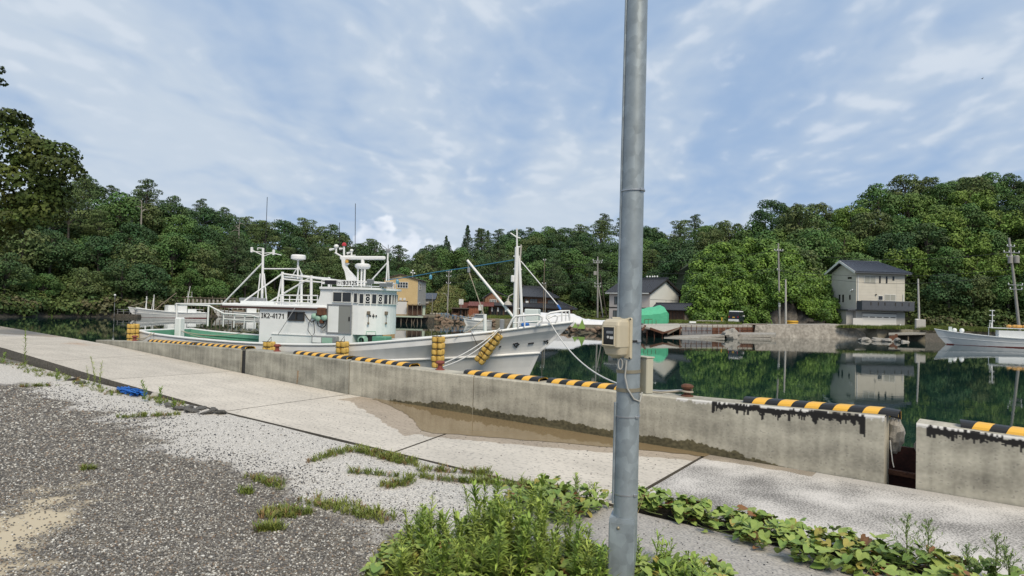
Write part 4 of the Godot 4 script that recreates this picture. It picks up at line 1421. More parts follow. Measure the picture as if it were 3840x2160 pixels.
func build_pale_house():
	# gable end to the right, long side to the left; the corner between them points at the viewer
	var c := Vector3(23.040, 0.472, -106.000)
	var r := Vector3(29.4, c.y, -112.3)
	var bs := frame_of(c, r)
	var t := thing("pale_house", "white and beige two-storey house with black tiled roof behind the green tarpaulin", "house", c, bs)
	var w := 9.1
	var l := 8.3
	gable_wall(t, "white_render", w, 5.0, 7.15, l)
	var left := Basis(Vector3(0, 0, 1), Vector3.UP, Vector3(-1, 0, 0))
	block(t, "siding", "lilac_siding", -0.06, -0.003, 2.3, 4.75, -l + 0.02, -0.02)
	block(t, "siding", "lilac_siding", -0.05, -0.003, -0.5, 2.1, -l + 0.02, -0.02)
	block(t, "storey_band", "frame_dark", -0.09, -0.003, 2.1, 2.3, -l + 0.01, -0.01)
	block(t, "fascia", "pink_trim", -0.62, -0.45, 4.62, 4.85, -l - 0.3, 0.3)
	block(t, "gutter", "white_paint", -0.75, -0.63, 4.62, 4.76, -l - 0.4, 0.2)
	for q in [[-2.9, 2.75, 1.2, 1.5], [-7.2, 2.75, 1.1, 1.35], [-7.4, 0.2, 1.2, 1.5], [-3.0, 0.2, 1.2, 1.6]]:
		window(t, Vector3(-0.06, q[1], q[0]), q[2], q[3], 2, 1, "frame_dark", "pale_glass", left, 0.07)
	roof_slope(t, Vector3(-0.7, 4.72, 0.5), Vector3(-0.7, 4.72, -l - 0.5), Vector3(w / 2, 7.2, -l - 0.5), Vector3(w / 2, 7.2, 0.5), "roof_tile", 24, 0.07)
	roof_slope(t, Vector3(w + 0.7, 4.72, 0.5), Vector3(w + 0.7, 4.72, -l - 0.5), Vector3(w / 2, 7.2, -l - 0.5), Vector3(w / 2, 7.2, 0.5), "roof_tile", 24, 0.07)
	ridge(t, Vector3(w / 2, 7.45, 0.6), Vector3(w / 2, 7.45, -l - 0.6), "roof_tile", 0.32, 0.3)
	for s in [-1.0, 1.0]:
		var b := MB.new()
		b.bar(Vector3(w / 2, 7.18, 0.45), Vector3(w / 2 + s * (w / 2 + 0.68), 4.68, 0.45), 0.06, 0.3)
		put("barge_board", b, "frame_dark", t)
	for q in [[4.9, 3.7], [6.9, 3.7]]: block(t, "wall_line", "dull_steel", q[0], q[0] + 0.05, 0.0, q[1], 0.003, 0.03)
	block(t, "wall_line", "dull_steel", 0.0, 8.9, 3.7, 3.74, 0.003, 0.03)
	for k in 5:
		var b := MB.new()
		b.ball(Vector3(w / 2 + R(-0.2, 0.2), 7.75, -1.6 - k * 0.5), Vector3(0.16, 0.18, 0.16), 6, 4)
		put("roof_ornament", b, "white_paint", t)
	# orange neighbour
	var oh := thing("orange_house", "small orange-brown house with dark roof tucked against the creeper slope", "house", Vector3(30.686, 0.612, -117.000))
	gable_wall(oh, "orange_wall", 3.4, 4.3, 5.35, 6.0)
	window(oh, Vector3(1.75, 3.2, 0), 1.4, 1.05, 2, 1, "frame_white", "pale_glass", Basis.IDENTITY, 0.09)
	roof_slope(oh, Vector3(-0.4, 4.2, 0.5), Vector3(-0.4, 4.2, -6.3), Vector3(1.7, 5.4, -6.3), Vector3(1.7, 5.4, 0.5), "roof_tile", 12, 0.06)
	roof_slope(oh, Vector3(3.8, 4.2, 0.5), Vector3(3.8, 4.2, -6.3), Vector3(1.7, 5.4, -6.3), Vector3(1.7, 5.4, 0.5), "roof_tile", 12, 0.06)
	block(oh, "rear_wall", "orange_wall", -1.4, 3.4, 0.0, 5.1, -10.5, -6.35)
	roof_slope(oh, Vector3(-2.0, 5.0, -6.1), Vector3(3.8, 5.0, -6.1), Vector3(3.4, 6.5, -8.4), Vector3(-1.2, 6.5, -8.4), "roof_tile", 18, 0.06)
	block(oh, "solar_panel", "pale_panel", 0.2, 1.6, 5.35, 5.42, -7.0, -6.7)
	# little dark store with tiled roof
	var sc := Vector3(27.164, 0.919, -100.000)
	var sr := Vector3(28.55, sc.y, -101.3)
	var sb := frame_of(sc, sr)
	var sh := thing("tiled_store", "small dark timber store with black tiled roof and grey door", "shed", sc, sb)
	gable_wall(sh, "old_boards", 1.95, 1.55, 2.1, 5.6)
	block(sh, "door", "grey_door", 0.15, 1.8, -0.1, 1.45, 0.003, 0.05)
	for k in 9: block(sh, "batten", "frame_dark", -0.03, -0.003, -0.1, 1.5, -0.35 - k * 0.6, -0.28 - k * 0.6)
	roof_slope(sh, Vector3(-0.65, 1.5, 0.7), Vector3(-0.65, 1.5, -5.9), Vector3(0.97, 2.5, -5.9), Vector3(0.97, 2.5, 0.7), "roof_tile", 20, 0.06)
	roof_slope(sh, Vector3(2.6, 1.5, 0.7), Vector3(2.6, 1.5, -5.9), Vector3(0.98, 2.5, -5.9), Vector3(0.98, 2.5, 0.7), "roof_tile", 20, 0.06)
	ridge(sh, Vector3(0.98, 2.68, 0.75), Vector3(0.98, 2.68, -5.9), "roof_tile", 0.22, 0.18)

# ---------------------------------------------------------------- the three-storey house at the right
func build_right_house():
	var c := Vector3(53.612, 0.547, -99.000)
	var r := Vector3(61.7, c.y, -100.0)
	var bs := frame_of(c, r)
	var t := thing("beach_house", "tall beige three-storey house with slate balcony and white garage door", "house", c, bs)
	var w := 8.25
	var dp := 6.2
	block(t, "wall", "beige_siding", 0, w, 2.7, 8.72, -dp, 0.0)
	block(t, "garage_wall", "grey_siding", 0.02, w + 0.1, -0.5, 2.66, -dp, -0.05)
	var g := MB.new()
	g.prism([Vector2(0, 8.72), Vector2(-dp, 8.72), Vector2(-dp / 2, 10.25)], Vector3(0, 0, 1), Vector3.UP, Vector3(0.3, 0, 0), Vector3(0.0, 0, 0))
	put("gable", g, "beige_siding", t)
	# board joints of the cladding
	for k in 12: block(t, "cladding_joint", "grey_siding", 0.01, w - 0.01, 3.2 + k * 0.46, 3.212 + k * 0.46, 0.002, 0.008)
	block(t, "cladding_joint", "grey_siding", 3.3, 3.32, 4.6, 8.7, 0.002, 0.01)
	block(t, "cladding_joint", "grey_siding", 6.85, 6.87, 4.6, 8.7, 0.002, 0.01)
	# roof: gable on the left, hip on the right, standing seams
	var ov := 0.75
	var ey := 8.62
	var ry := 10.45
	var rz := -dp / 2
	roof_slope(t, Vector3(-0.75, ey, ov), Vector3(w + 0.7, ey, ov), Vector3(w - 2.2, ry, rz), Vector3(-0.75, ry, rz), "blue_roof", 30, 0.05)
	roof_slope(t, Vector3(-0.75, ey, -dp - ov), Vector3(w + 0.7, ey, -dp - ov), Vector3(w - 2.2, ry, rz), Vector3(-0.75, ry, rz), "blue_roof", 30, 0.05)
	roof_slope(t, Vector3(w + 0.7, ey, ov), Vector3(w + 0.7, ey, -dp - ov), Vector3(w - 2.2, ry, rz - 0.05), Vector3(w - 2.2, ry, rz + 0.05), "blue_roof", 18, 0.05)
	ridge(t, Vector3(-0.8, ry + 0.18, rz), Vector3(w - 2.1, ry + 0.18, rz), "blue_roof", 0.26, 0.16)
	for s in [[ov, 1], [-dp - ov, 1]]:
		var b := MB.new()
		b.bar(Vector3(-0.8, ry - 0.02, rz), Vector3(-0.8, ey - 0.1, s[0]), 0.07, 0.34)
		put("barge_board", b, "frame_white", t)
	block(t, "gutter", "slate_panel", -0.7, w + 0.65, ey - 0.18, ey - 0.02, ov - 0.12, ov - 0.003)
	# windows of the front
	window(t, Vector3(1.30, 6.98, 0), 1.95, 1.17, 2, 1, "frame_white", "curtain")
	for q in [[3.85, 7.0, 0.25, 1.13], [5.0, 7.0, 0.25, 1.13], [6.12, 7.49, 0.3, 0.66]]: window(t, Vector3(q[0], q[1], 0), q[2], q[3], 1, 1, "frame_dark", "glass")
	window(t, Vector3(3.7, 4.33, 0), 0.8, 0.71, 1, 1, "frame_white", "glass")
	window(t, Vector3(4.78, 4.30, 0), 1.9, 0.98, 2, 1, "frame_white", "curtain")
	var lamp := MB.new()
	lamp.ball(Vector3(3.3, 5.2, 0.12), Vector3(0.14, 0.1, 0.12), 8, 5)
	put("wall_lamp", lamp, "frame_dark", t)
	# side windows on the left gable wall
	var left := Basis(Vector3(0, 0, 1), Vector3.UP, Vector3(-1, 0, 0))
	for q in [[-2.0, 7.6, 0.9, 0.32], [-4.2, 3.95, 0.35, 1.2], [-3.3, 3.95, 0.35, 1.2], [-1.6, 4.33, 0.3, 0.74]]: window(t, Vector3(0, q[1], q[0]), q[2], q[3], 1, 1, "frame_dark", "glass", left)
	for q in [[-1.1, 5.7], [-0.7, 5.85]]:
		var b := MB.new()
		b.ball(Vector3(-0.15, q[1], q[0]), Vector3(0.14, 0.14, 0.14), 8, 5)
		put("vent_hood", b, "white_paint", t)
	# balcony across the front
	block(t, "balcony_floor", "slate_panel", 0.1, w + 0.65, 2.72, 2.84, 0.003, 1.25)
	block(t, "balcony", "slate_panel", 0.1, w + 0.65, 2.84, 4.14, 1.16, 1.28)
	block(t, "balcony_end", "slate_panel", w + 0.53, w + 0.65, 2.84, 4.14, 0.003, 1.157)
	block(t, "balcony_end", "slate_panel", 0.1, 0.22, 2.84, 4.14, 0.003, 1.157)
	block(t, "balcony_rail", "dull_steel", 0.05, w + 0.7, 4.143, 4.22, 1.12, 1.32)
	for x in [1.5, 2.75, 3.85, 5.6, 6.75, 7.9]: block(t, "balcony_bracket", "frame_dark", x, x + 0.13, 3.5, 4.0, 1.283, 1.32)
	for q in [[0.25, 4.25, 8.1], [w - 0.3, 4.25, 5.36]]:
		var b := MB.new()
		b.rod(Vector3(q[0], q[1], 0.08), Vector3(q[0], q[2], 0.08), 0.055, 6)
		put("downpipe", b, "white_paint", t)
	# garage
	var gd = block(t, "garage_door", "garage_white", 1.1, 6.85, 0.02, 2.2, -0.047, 0.02)
	for k in 5: block(gd, "door_panel", "garage_white", 1.15, 6.8, 0.05 + k * 0.43, 0.45 + k * 0.43, 0.023, 0.04)
	for k in 5: block(gd, "pane", "glass", 1.15 + k * 1.17, 2.0 + k * 1.17, 1.6, 1.72, 0.043, 0.05)
	block(t, "garage_lintel", "frame_dark", 1.0, 6.95, 2.203, 2.3, -0.047, 0.03)
	block(t, "side_gate", "pale_panel", -0.75, 0.95, 0.0, 1.45, 0.35, 0.4)
	block(t, "porch", "grey_siding", -1.2, -0.003, 0.0, 2.6, -3.0, -0.6)
	block(t, "porch_roof", "slate_panel", -1.5, -0.003, 2.62, 2.8, -3.2, 0.2)
	block(t, "post_box", "white_paint", 7.2, 7.4, 0.0, 0.7, 0.1, 0.3)
	# the paved forecourt in front
	var f := MB.new()
	f.hexa([c + bs * Vector3(-1.5, -1.5, 7), c + bs * Vector3(11, -1.5, 7), c + bs * Vector3(11, -1.5, -3), c + bs * Vector3(-1.5, -1.5, -3), c + bs * Vector3(-1.5, -0.03, 7), c + bs * Vector3(11, -0.12, 7), c + bs * Vector3(11, -0.03, -3), c + bs * Vector3(-1.5, -0.02, -3)])
	struct("forecourt", f, "slip_concrete")

# ---------------------------------------------------------------- the fishing boat alongside
# boat-local metres: x from the stern to the bow, y over the water, z to starboard (the quay side)
const GUNWALE := [[0.10, 1.98, 1.55], [1.20, 1.88, 1.78], [3.40, 1.78, 2.00], [6.00, 1.72, 2.10], [8.50, 1.74, 2.10], [11.00, 1.86, 2.10], [13.00, 2.07, 2.06], [14.70, 2.27, 1.88], [15.90, 2.42, 1.58], [17.00, 2.58, 1.14], [18.20, 2.78, 0.60], [19.56, 2.98, 0.05]]
const BULWARK := [[0.10, 1.71, 1.55], [1.20, 1.61, 1.78], [3.40, 1.51, 2.00], [6.00, 1.45, 2.10], [8.50, 1.47, 2.10], [11.00, 1.59, 2.10], [13.00, 1.80, 2.06], [14.70, 2.00, 1.88], [15.90, 2.15, 1.58], [16.95, 2.31, 1.08], [18.10, 2.51, 0.54], [19.30, 2.70, 0.04]]
const KNUCKLE := [[0.15, 0.85, 1.50], [1.20, 0.85, 1.70], [3.40, 0.88, 1.92], [6.00, 0.92, 2.02], [8.50, 1.00, 2.02], [11.00, 1.14, 1.98], [12.80, 1.29, 1.86], [14.30, 1.40, 1.58], [15.50, 1.49, 1.22], [16.50, 1.56, 0.82], [17.40, 1.64, 0.38], [18.25, 1.71, 0.03]]
const WATERLINE := [[0.30, 0.00, 1.35], [1.20, 0.00, 1.50], [3.40, 0.00, 1.72], [6.00, 0.00, 1.82], [8.50, 0.00, 1.82], [10.80, 0.00, 1.70], [12.50, 0.00, 1.45], [13.90, 0.00, 1.12], [15.10, 0.00, 0.78], [16.10, 0.00, 0.46], [16.90, 0.00, 0.20], [17.50, 0.00, 0.02]]
const BOTTOM := [[0.30, -0.90, 0.81], [1.18, -0.90, 0.90], [3.36, -0.90, 1.03], [5.95, -0.90, 1.09], [8.43, -0.90, 1.09], [10.71, -0.90, 1.02], [12.39, -0.90, 0.87], [13.77, -0.90, 0.67], [14.95, -0.90, 0.47], [15.94, -0.90, 0.28], [16.72, -0.90, 0.12], [17.30, -0.90, 0.01]]

func along(line: Array, u: float) -> Vector3:
	var x := u * (line.size() - 1)
	var k := mini(int(x), line.size() - 2)
	var f := x - k
	var p := []
	for e in [-1, 0, 1, 2]:
		var q: Array = line[clampi(k + e, 0, line.size() - 1)]
		p.append(Vector3(q[0], q[1], q[2]))
	return p[1].cubic_interpolate(p[2], p[0], p[3], f)

func at_x(line: Array, x: float) -> Vector3:
	var lo := 0.0
	var hi := 1.0
	for k in 30:
		var m := (lo + hi) / 2
		if along(line, m).x < x: lo = m
		else: hi = m
	return along(line, lo)

func flip(p: Vector3, s: float) -> Vector3:
	return Vector3(p.x, p.y, p.z * s)

func pipe(parent: Node, called: String, m: String, pts: Array, r, sides := 6):
	var b := MB.new()
	b.tube(pts, r, sides)
	return put(called, b, m, parent)

func boat_basis() -> Basis:
	return Basis(Vector3.UP, -0.27274)                     # the bow lies off the quay: 22 degrees out from the wall

func build_main_boat():
	worn("hull_white", lin(0.61, 0.62, 0.62), lin(0.75, 0.76, 0.76), 0.38, 5.0, [0.008, 0.03], 111)
	worn("house_white", lin(0.71, 0.74, 0.745), lin(0.79, 0.81, 0.815), 0.4, 4.0, [0.01, 0.04], 112)
	worn("deck_green", lin(0.085, 0.25, 0.17), lin(0.13, 0.33, 0.23), 0.6, 2.0, [0.02, 0.06], 113)
	mat("brown_edge", lin(0.06, 0.025, 0.02), 0.6)
	mat("grey_panel", lin(0.22, 0.23, 0.22), 0.45)
	mat("red_lamp", lin(0.45, 0.03, 0.04), 0.3)
	mat("amber_lamp", lin(0.6, 0.33, 0.05), 0.3)
	mat("blue_cord", lin(0.03, 0.14, 0.24), 0.8)
	mat("blue_bulb", lin(0.10, 0.30, 0.42), 0.3)
	mat("blue_plastic", lin(0.03, 0.15, 0.5), 0.5)
	mat("gear_green", lin(0.28, 0.45, 0.36), 0.55)
	mat("antifouling", lin(0.12, 0.02, 0.02), 0.7)
	var t := thing("fishing_boat", "large white fishing boat with green deck and wheelhouse, moored along the quay", "boat", Vector3(-16.405, WATER, -30.185), boat_basis())
	# hull shell
	var hull := MB.new()
	var nu := 44
	var lines := [GUNWALE, BULWARK, KNUCKLE, WATERLINE, BOTTOM]
	for s in [1.0, -1.0]:
		for k in lines.size() - 1:
			for i in nu:
				var a := flip(along(lines[k], float(i) / nu), s)
				var b := flip(along(lines[k], float(i + 1) / nu), s)
				var c := flip(along(lines[k + 1], float(i + 1) / nu), s)
				var d := flip(along(lines[k + 1], float(i) / nu), s)
				if k >= 1 and k < 3:                        # a slight hollow between the lines, as flared bows have
					var h0 := 0.11 * clampf(float(i) / nu * 1.6 - 0.7, 0, 1)
					var h1 := 0.11 * clampf(float(i + 1) / nu * 1.6 - 0.7, 0, 1) * (1.0 if i < nu - 1 else 0.0)
					for e in 6:
						var q := []
						for g in [[0, e], [1, e], [1, e + 1], [0, e + 1]]:
							var f: float = g[1] / 6.0
							var p: Vector3 = a.lerp(d, f) if g[0] == 0 else b.lerp(c, f)
							p.z = maxf(p.z * s - 4.0 * f * (1.0 - f) * (h0 if g[0] == 0 else h1), 0.01) * s
							q.append(p)
						if s > 0: hull.quad(q[3], q[2], q[1], q[0])
						else: hull.quad(q[0], q[1], q[2], q[3])
				elif s > 0: hull.quad(d, c, b, a)
				else: hull.quad(a, b, c, d)
	for k in lines.size() - 1:                              # transom
		var a := along(lines[k], 0.0)
		var b := along(lines[k + 1], 0.0)
		hull.quad(flip(a, -1), a, b, flip(b, -1))
	put("hull", hull, "hull_white", t)
	# rub rail and capping
	for s in [1.0, -1.0]:
		var r := []
		var cap := []
		for i in 45:
			r.append(flip(along(KNUCKLE, i / 44.0), s)); cap.append(flip(along(GUNWALE, i / 44.0), s))
		pipe(t, "rub_rail", "white_metal", r, 0.055)
		pipe(t, "cap_rail", "white_paint", cap, 0.06)
	pipe(t, "cap_rail", "white_paint", [flip(along(GUNWALE, 0), -1), along(GUNWALE, 0)], 0.06)
	# inner bulwarks, stringers and deck
	var inner := MB.new()
	var deck := MB.new()
	var foot := func(u: float) -> Vector3:                  # where the inner bulwark meets the deck
		var g := along(GUNWALE, u)
		var k := along(BULWARK, u)
		var f := clampf((12.0 - g.x) / 2.0, 0, 1)
		return Vector3(lerpf(k.x - 0.1, g.x, f), lerpf(k.y + 0.04, 1.06, f), maxf(lerpf(k.z - 0.16, g.z - 0.26, f), 0.01))
	for i in nu:
		var p := along(GUNWALE, float(i) / nu)
		var q := along(GUNWALE, float(i + 1) / nu)
		var a: Vector3 = foot.call(float(i) / nu)
		var b: Vector3 = foot.call(float(i + 1) / nu)
		for s in [1.0, -1.0]:
			inner.quad(Vector3(p.x, p.y, maxf(p.z - 0.09, 0.01) * s), Vector3(q.x, q.y, maxf(q.z - 0.09, 0.01) * s), flip(b, s), flip(a, s))
		deck.quad(a, b, flip(b, -1), flip(a, -1))
	var e0 := along(GUNWALE, 0.0)
	inner.quad(Vector3(e0.x + 0.09, e0.y, e0.z), Vector3(e0.x + 0.09, e0.y, -e0.z), Vector3(e0.x + 0.12, 1.06, -e0.z + 0.2), Vector3(e0.x + 0.12, 1.06, e0.z - 0.2))
	put("inner_bulwark", inner, "deck_green", t)
	put("deck", deck, "deck_green", t)
	for h in [0.16, 0.30, 0.46]:
		var pts := []
		for i in 12:
			var p := at_x(GUNWALE, 0.6 + i * 0.5)
			pts.append(Vector3(p.x, p.y - h, -(p.z - 0.12 - h * 0.2)))
		pipe(t, "stringer", "deck_green", pts, 0.045, 5)
	# ---------------- deck house
	var house := MB.new()
	house.box(Vector3(8.45, 2.1, 0), Vector3(4.46, 2.1, 2.6))
	var hw = put("deck_house", house, "house_white", t)
	var side := Basis.IDENTITY                              # the starboard wall looks along +z
	var roof := MB.new()
	roof.cbox(Vector3(6.9, 3.27, 0), Vector3(5.18, 0.14, 2.76), 0.04)
	put("roof", roof, "house_white", t)
	var edge := MB.new()
	edge.box(Vector3(6.9, 3.185, 1.40), Vector3(5.2, 0.085, 0.04))
	edge.box(Vector3(4.29, 3.185, 0), Vector3(0.035, 0.085, 2.75))
	put("roof_edge", edge, "brown_edge", t)
	for q in [[4.4, -1.25]]:
		pipe(t, "roof_post", "white_metal", [Vector3(q[0], 1.06, q[1]), Vector3(q[0], 3.2, q[1])], 0.04)
	var txt := TextMesh.new()
	var font := SystemFont.new()
	font.font_names = PackedStringArray(["Droid Sans"])
	font.font_weight = 700
	txt.font = font
	txt.text = "IK2-4171"; txt.font_size = 32; txt.pixel_size = 0.0076; txt.depth = 0.008
	var tx := put("registration", txt, "black_paint", t)
	tx.position = Vector3(6.87, 2.845, 1.306)
	tx.scale = Vector3(1.16, 1.22, 1.0)
	window(t, Vector3(7.62, 2.68, 1.30), 0.80, 0.38, 2, 1, "frame_dark", "glass", side, 0.035)
	var strip := MB.new()
	strip.box(Vector3(7.85, 2.09, 1.32), Vector3(2.0, 0.03, 0.035))
	put("wall_strip", strip, "white_metal", t)
	# sliding door
	var door := MB.new()
	for q in [[10.06, 3.40, 1.14, 0.05], [10.06, 2.24, 1.14, 0.05]]: door.box(Vector3(q[0], q[1], 1.325), Vector3(q[2], q[3], 0.06))
	for x in [9.515, 10.605]: door.box(Vector3(x, 2.82, 1.325), Vector3(0.05, 1.11, 0.06))
	var df := put("door", door, "dull_steel", t)
	block(df, "door_panel", "house_white", 9.54, 10.03, 2.265, 3.375, 1.302, 1.325)
	block(df, "door_panel", "grey_panel", 10.032, 10.58, 2.265, 3.375, 1.302, 1.335)
	block(df, "handle", "black_paint", 10.5, 10.55, 2.75, 2.92, 1.337, 1.36)
	# low glazed locker
	var lk := MB.new()
	lk.cbox(Vector3(9.5, 1.94, 1.42), Vector3(1.16, 0.32, 0.22), 0.02)
	var lo := put("locker", lk, "dull_steel", t)
	block(lo, "pane", "gear_green", 9.42, 9.9, 1.82, 2.04, 1.532, 1.545)
	block(lo, "panel", "house_white", 8.98, 9.38, 1.82, 2.04, 1.532, 1.545)
	# ---------------- wheelhouse with its rounded front
	var plan := [Vector2(9.18, 1.3), Vector2(9.9, 1.3), Vector2(10.66, 1.3), Vector2(10.9, 1.28), Vector2(11.13, 1.22), Vector2(11.34, 1.09), Vector2(11.52, 0.9), Vector2(11.65, 0.66), Vector2(11.73, 0.38), Vector2(11.76, 0.12)]
	var full := plan.duplicate()
	for k in range(plan.size() - 1, -1, -1): full.append(Vector2(plan[k].x, -plan[k].y))
	var wh := MB.new()
	wh.prism(full, Vector3.RIGHT, Vector3(0, 0, 1), Vector3(0, 1.84, 0), Vector3(0, 2.20, 0))
	put("wheelhouse", wh, "house_white", t)
	var fair := MB.new()                                    # curved side of the bridge down to the deck house roof
	fair.prism([Vector2(9.19, 3.34), Vector2(9.19, 4.04), Vector2(9.12, 4.03), Vector2(9.11, 3.8), Vector2(9.04, 3.58), Vector2(8.84, 3.34)], Vector3.RIGHT, Vector3.UP, Vector3(0, 0, 2.59), Vector3(0, 0, -1.295))
	put("fairing", fair, "house_white", t)
	var brim := MB.new()
	var wide := []
	for k in full.size():
		var q: Vector2 = full[k]
		wide.append(q + (q - Vector2(10.2, 0)).normalized() * (0.2 if q.x > 10.6 else 0.1))
	brim.prism(wide, Vector3.RIGHT, Vector3(0, 0, 1), Vector3(0, 0.09, 0), Vector3(0, 4.043, 0))
	put("brim", brim, "house_white", t)
	window(t, Vector3(9.72, 3.50, 1.30), 0.89, 0.44, 2, 1, "frame_white", "glass", side, 0.03)
	window(t, Vector3(10.68, 3.49, 1.302), 0.2, 0.42, 1, 1, "frame_white", "glass", Basis(Vector3.UP, 0.06), 0.025)
	for s in [1.0, -1.0]:
		for k in range(4, plan.size()):
			var a: Vector2 = plan[k - 1]
			var b: Vector2 = plan[k]
			var p0 := Vector3(a.x, 3.46, a.y * s)
			var p1 := Vector3(b.x, 3.46, b.y * s)
			if s < 0: var sw := p0; p0 = p1; p1 = sw
			var x := (p1 - p0).normalized()
			var f := Basis(x, Vector3.UP, x.cross(Vector3.UP))
			window(t, p0 + x * 0.015, p0.distance_to(p1) - 0.03, 0.43, 1, 1, "frame_white", "glass", f, 0.024)
			if s > 0 and (k == 5 or k == 7):
				var ring := MB.new()
				var c := p0.lerp(p1, 0.5) + Vector3(0, 0.21, 0) + f.z * 0.05
				var pts := []
				for m in 15: pts.append(c + f.x * cos(TAU * m / 14) * 0.095 + Vector3(0, sin(TAU * m / 14) * 0.115, 0))
				ring.tube(pts, 0.014, 5, false)
				ring.ball(c, Vector3(0.03, 0.03, 0.03), 6, 4)
				put("clear_view_screen", ring, "white_metal", t)
	# middle front windows
	window(t, Vector3(11.763, 3.46, 0.1), 0.2, 0.43, 1, 1, "frame_white", "glass", Basis(Vector3(0, 0, -1), Vector3.UP, Vector3(1, 0, 0)), 0.024)
	# small marks painted on the wheelhouse side
	var em := MB.new()
	var nn := Vector3(0.62, 0, 0.78)
	var bb := Basis(Vector3(0.78, 0, -0.62), Vector3.UP, nn)
	for q in [[0.0, 0.03, 0.16], [0.0, 0.11, 0.03], [-0.13, 0.06, 0.08], [0.12, 0.05, 0.07]]:
		em.box(Vector3(11.43, 2.98, 0.995) + bb.x * q[0] + nn * 0.01, Vector3(q[1], q[2], 0.05), bb)
	put("crest", em, "black_paint", t)
	for q in [[11.28, 1.13], [11.72, 0.42]]:
		var l := MB.new()
		l.cbox(Vector3(q[0] + 0.03, 3.1, q[1] + 0.05), Vector3(0.12, 0.15, 0.12), 0.02)
		l.rod(Vector3(q[0] + 0.05, 3.04, q[1] + 0.08), Vector3(q[0] + 0.05, 2.72, q[1] + 0.08), 0.012)
		l.ball(Vector3(q[0] + 0.05, 2.68, q[1] + 0.08), Vector3(0.05, 0.06, 0.05), 6, 4)
		put("hanging_lamp", l, "weathered_board", t)
	# ---------------- gear on the house side
	var gear := MB.new()
	gear.cbox(Vector3(9.282, 3.088, 1.400), Vector3(0.4, 0.34, 0.2), 0.04)
	gear.cbox(Vector3(9.298, 2.681, 1.400), Vector3(0.16, 0.16, 0.16), 0.03)
	var hauler := put("line_hauler", gear, "rust", t)
	for q in [Vector3(8.919, 2.895, 1.400), Vector3(9.126, 2.819, 1.420), Vector3(9.420, 2.853, 1.450)]:
		var w := MB.new()
		w.lathe(q, [Vector2(0.0, -0.07), Vector2(0.12, -0.07), Vector2(0.135, -0.03), Vector2(0.12, 0.02), Vector2(0.06, 0.06), Vector2(0.0, 0.07)], 12, Basis(Vector3.RIGHT, Vector3(0, 0, 1), Vector3(0, -1, 0)))
		put("wheel", w, "gear_green", hauler)
	pipe(t, "hose", "black_rubber", [Vector3(8.466, 2.968, 1.360), Vector3(8.638, 2.780, 1.400), Vector3(8.849, 2.643, 1.420), Vector3(9.009, 2.744, 1.420), Vector3(9.039, 3.033, 1.400)], 0.02)
	pipe(t, "hose", "black_rubber", [Vector3(9.092, 2.698, 1.420), Vector3(9.173, 2.510, 1.450), Vector3(9.367, 2.421, 1.450), Vector3(9.524, 2.546, 1.450), Vector3(9.551, 2.761, 1.420)], 0.022)
	pipe(t, "hose", "black_rubber", [Vector3(8.828, 2.834, 1.400), Vector3(8.706, 2.590, 1.450), Vector3(8.690, 2.301, 1.450), Vector3(8.891, 2.069, 1.450), Vector3(9.011, 2.217, 1.450), Vector3(8.964, 2.502, 1.420), Vector3(8.887, 2.740, 1.400)], 0.013, 5)
	pipe(t, "tackle", "dull_steel", [Vector3(8.044, 3.223, 1.450), Vector3(7.575, 2.084, 1.900)], 0.016)
	# winch and green locker under the bridge front
	var wi := MB.new()
	wi.lathe(Vector3(11.052, 1.976, 1.200), [Vector2(0.10, -0.14), Vector2(0.21, -0.14), Vector2(0.235, -0.09), Vector2(0.21, -0.03), Vector2(0.13, 0.0), Vector2(0.12, 0.04)], 18, Basis(Vector3.RIGHT, Vector3(0, 0, 1), Vector3(0, -1, 0)))
	put("winch_drum", wi, "gear_green", t)
	wi = MB.new()
	wi.lathe(Vector3(11.233, 1.972, 0.950), [Vector2(0.0, -0.3), Vector2(0.26, -0.3), Vector2(0.26, 0.1), Vector2(0.0, 0.1)], 16, Basis(Vector3.RIGHT, Vector3(0, 0, 1), Vector3(0, -1, 0)))
	put("winch_reel", wi, "black_rubber", t)
	var gb := MB.new()
	gb.cbox(Vector3(11.752, 1.938, 0.800), Vector3(0.62, 0.42, 0.6), 0.03)
	put("green_locker", gb, "deck_green", t)
	pipe(t, "grab_rail", "gear_green", [Vector3(11.298, 2.211, 1.300), Vector3(11.304, 2.343, 1.300), Vector3(11.641, 2.350, 1.150), Vector3(11.646, 2.209, 1.150)], 0.02)
	# ---------------- bridge top
	for z in [1.25, -1.25]:
		pipe(t, "bridge_rail", "white_metal", [Vector3(9.14, 4.41, z), Vector3(10.6, 4.40, z), Vector3(11.3, 4.38, z * 0.8), Vector3(11.8, 4.36, z * 0.15)], 0.028)
		pipe(t, "bridge_rail", "white_metal", [Vector3(9.14, 4.26, z), Vector3(10.6, 4.25, z), Vector3(11.3, 4.24, z * 0.8)], 0.02)
		for q in [[9.14, 1.0], [9.6, 1.0], [10.1, 1.0], [10.6, 1.0], [11.3, 0.8], [11.8, 0.15]]:
			pipe(t, "stanchion", "white_metal", [Vector3(q[0], 4.12, z * q[1]), Vector3(q[0], 4.40, z * q[1])], 0.018, 5)
	var bb2 := MB.new()
	bb2.cbox(Vector3(9.573, 4.325, 1.200), Vector3(0.55, 0.17, 0.2), 0.02)
	put("black_case", bb2, "black_paint", t)
	var board = block(t, "name_board", "house_white", 9.88, 10.78, 4.18, 4.42, 1.28, 1.31)
	var sc := TextMesh.new()
	sc.font = font
	sc.text = "93125"; sc.font_size = 32; sc.pixel_size = 0.0075; sc.depth = 0.006
	var so := put("lettering", sc, "black_paint", board)
	so.position = Vector3(10.50, 4.30, 1.314)
	var ink := MB.new()
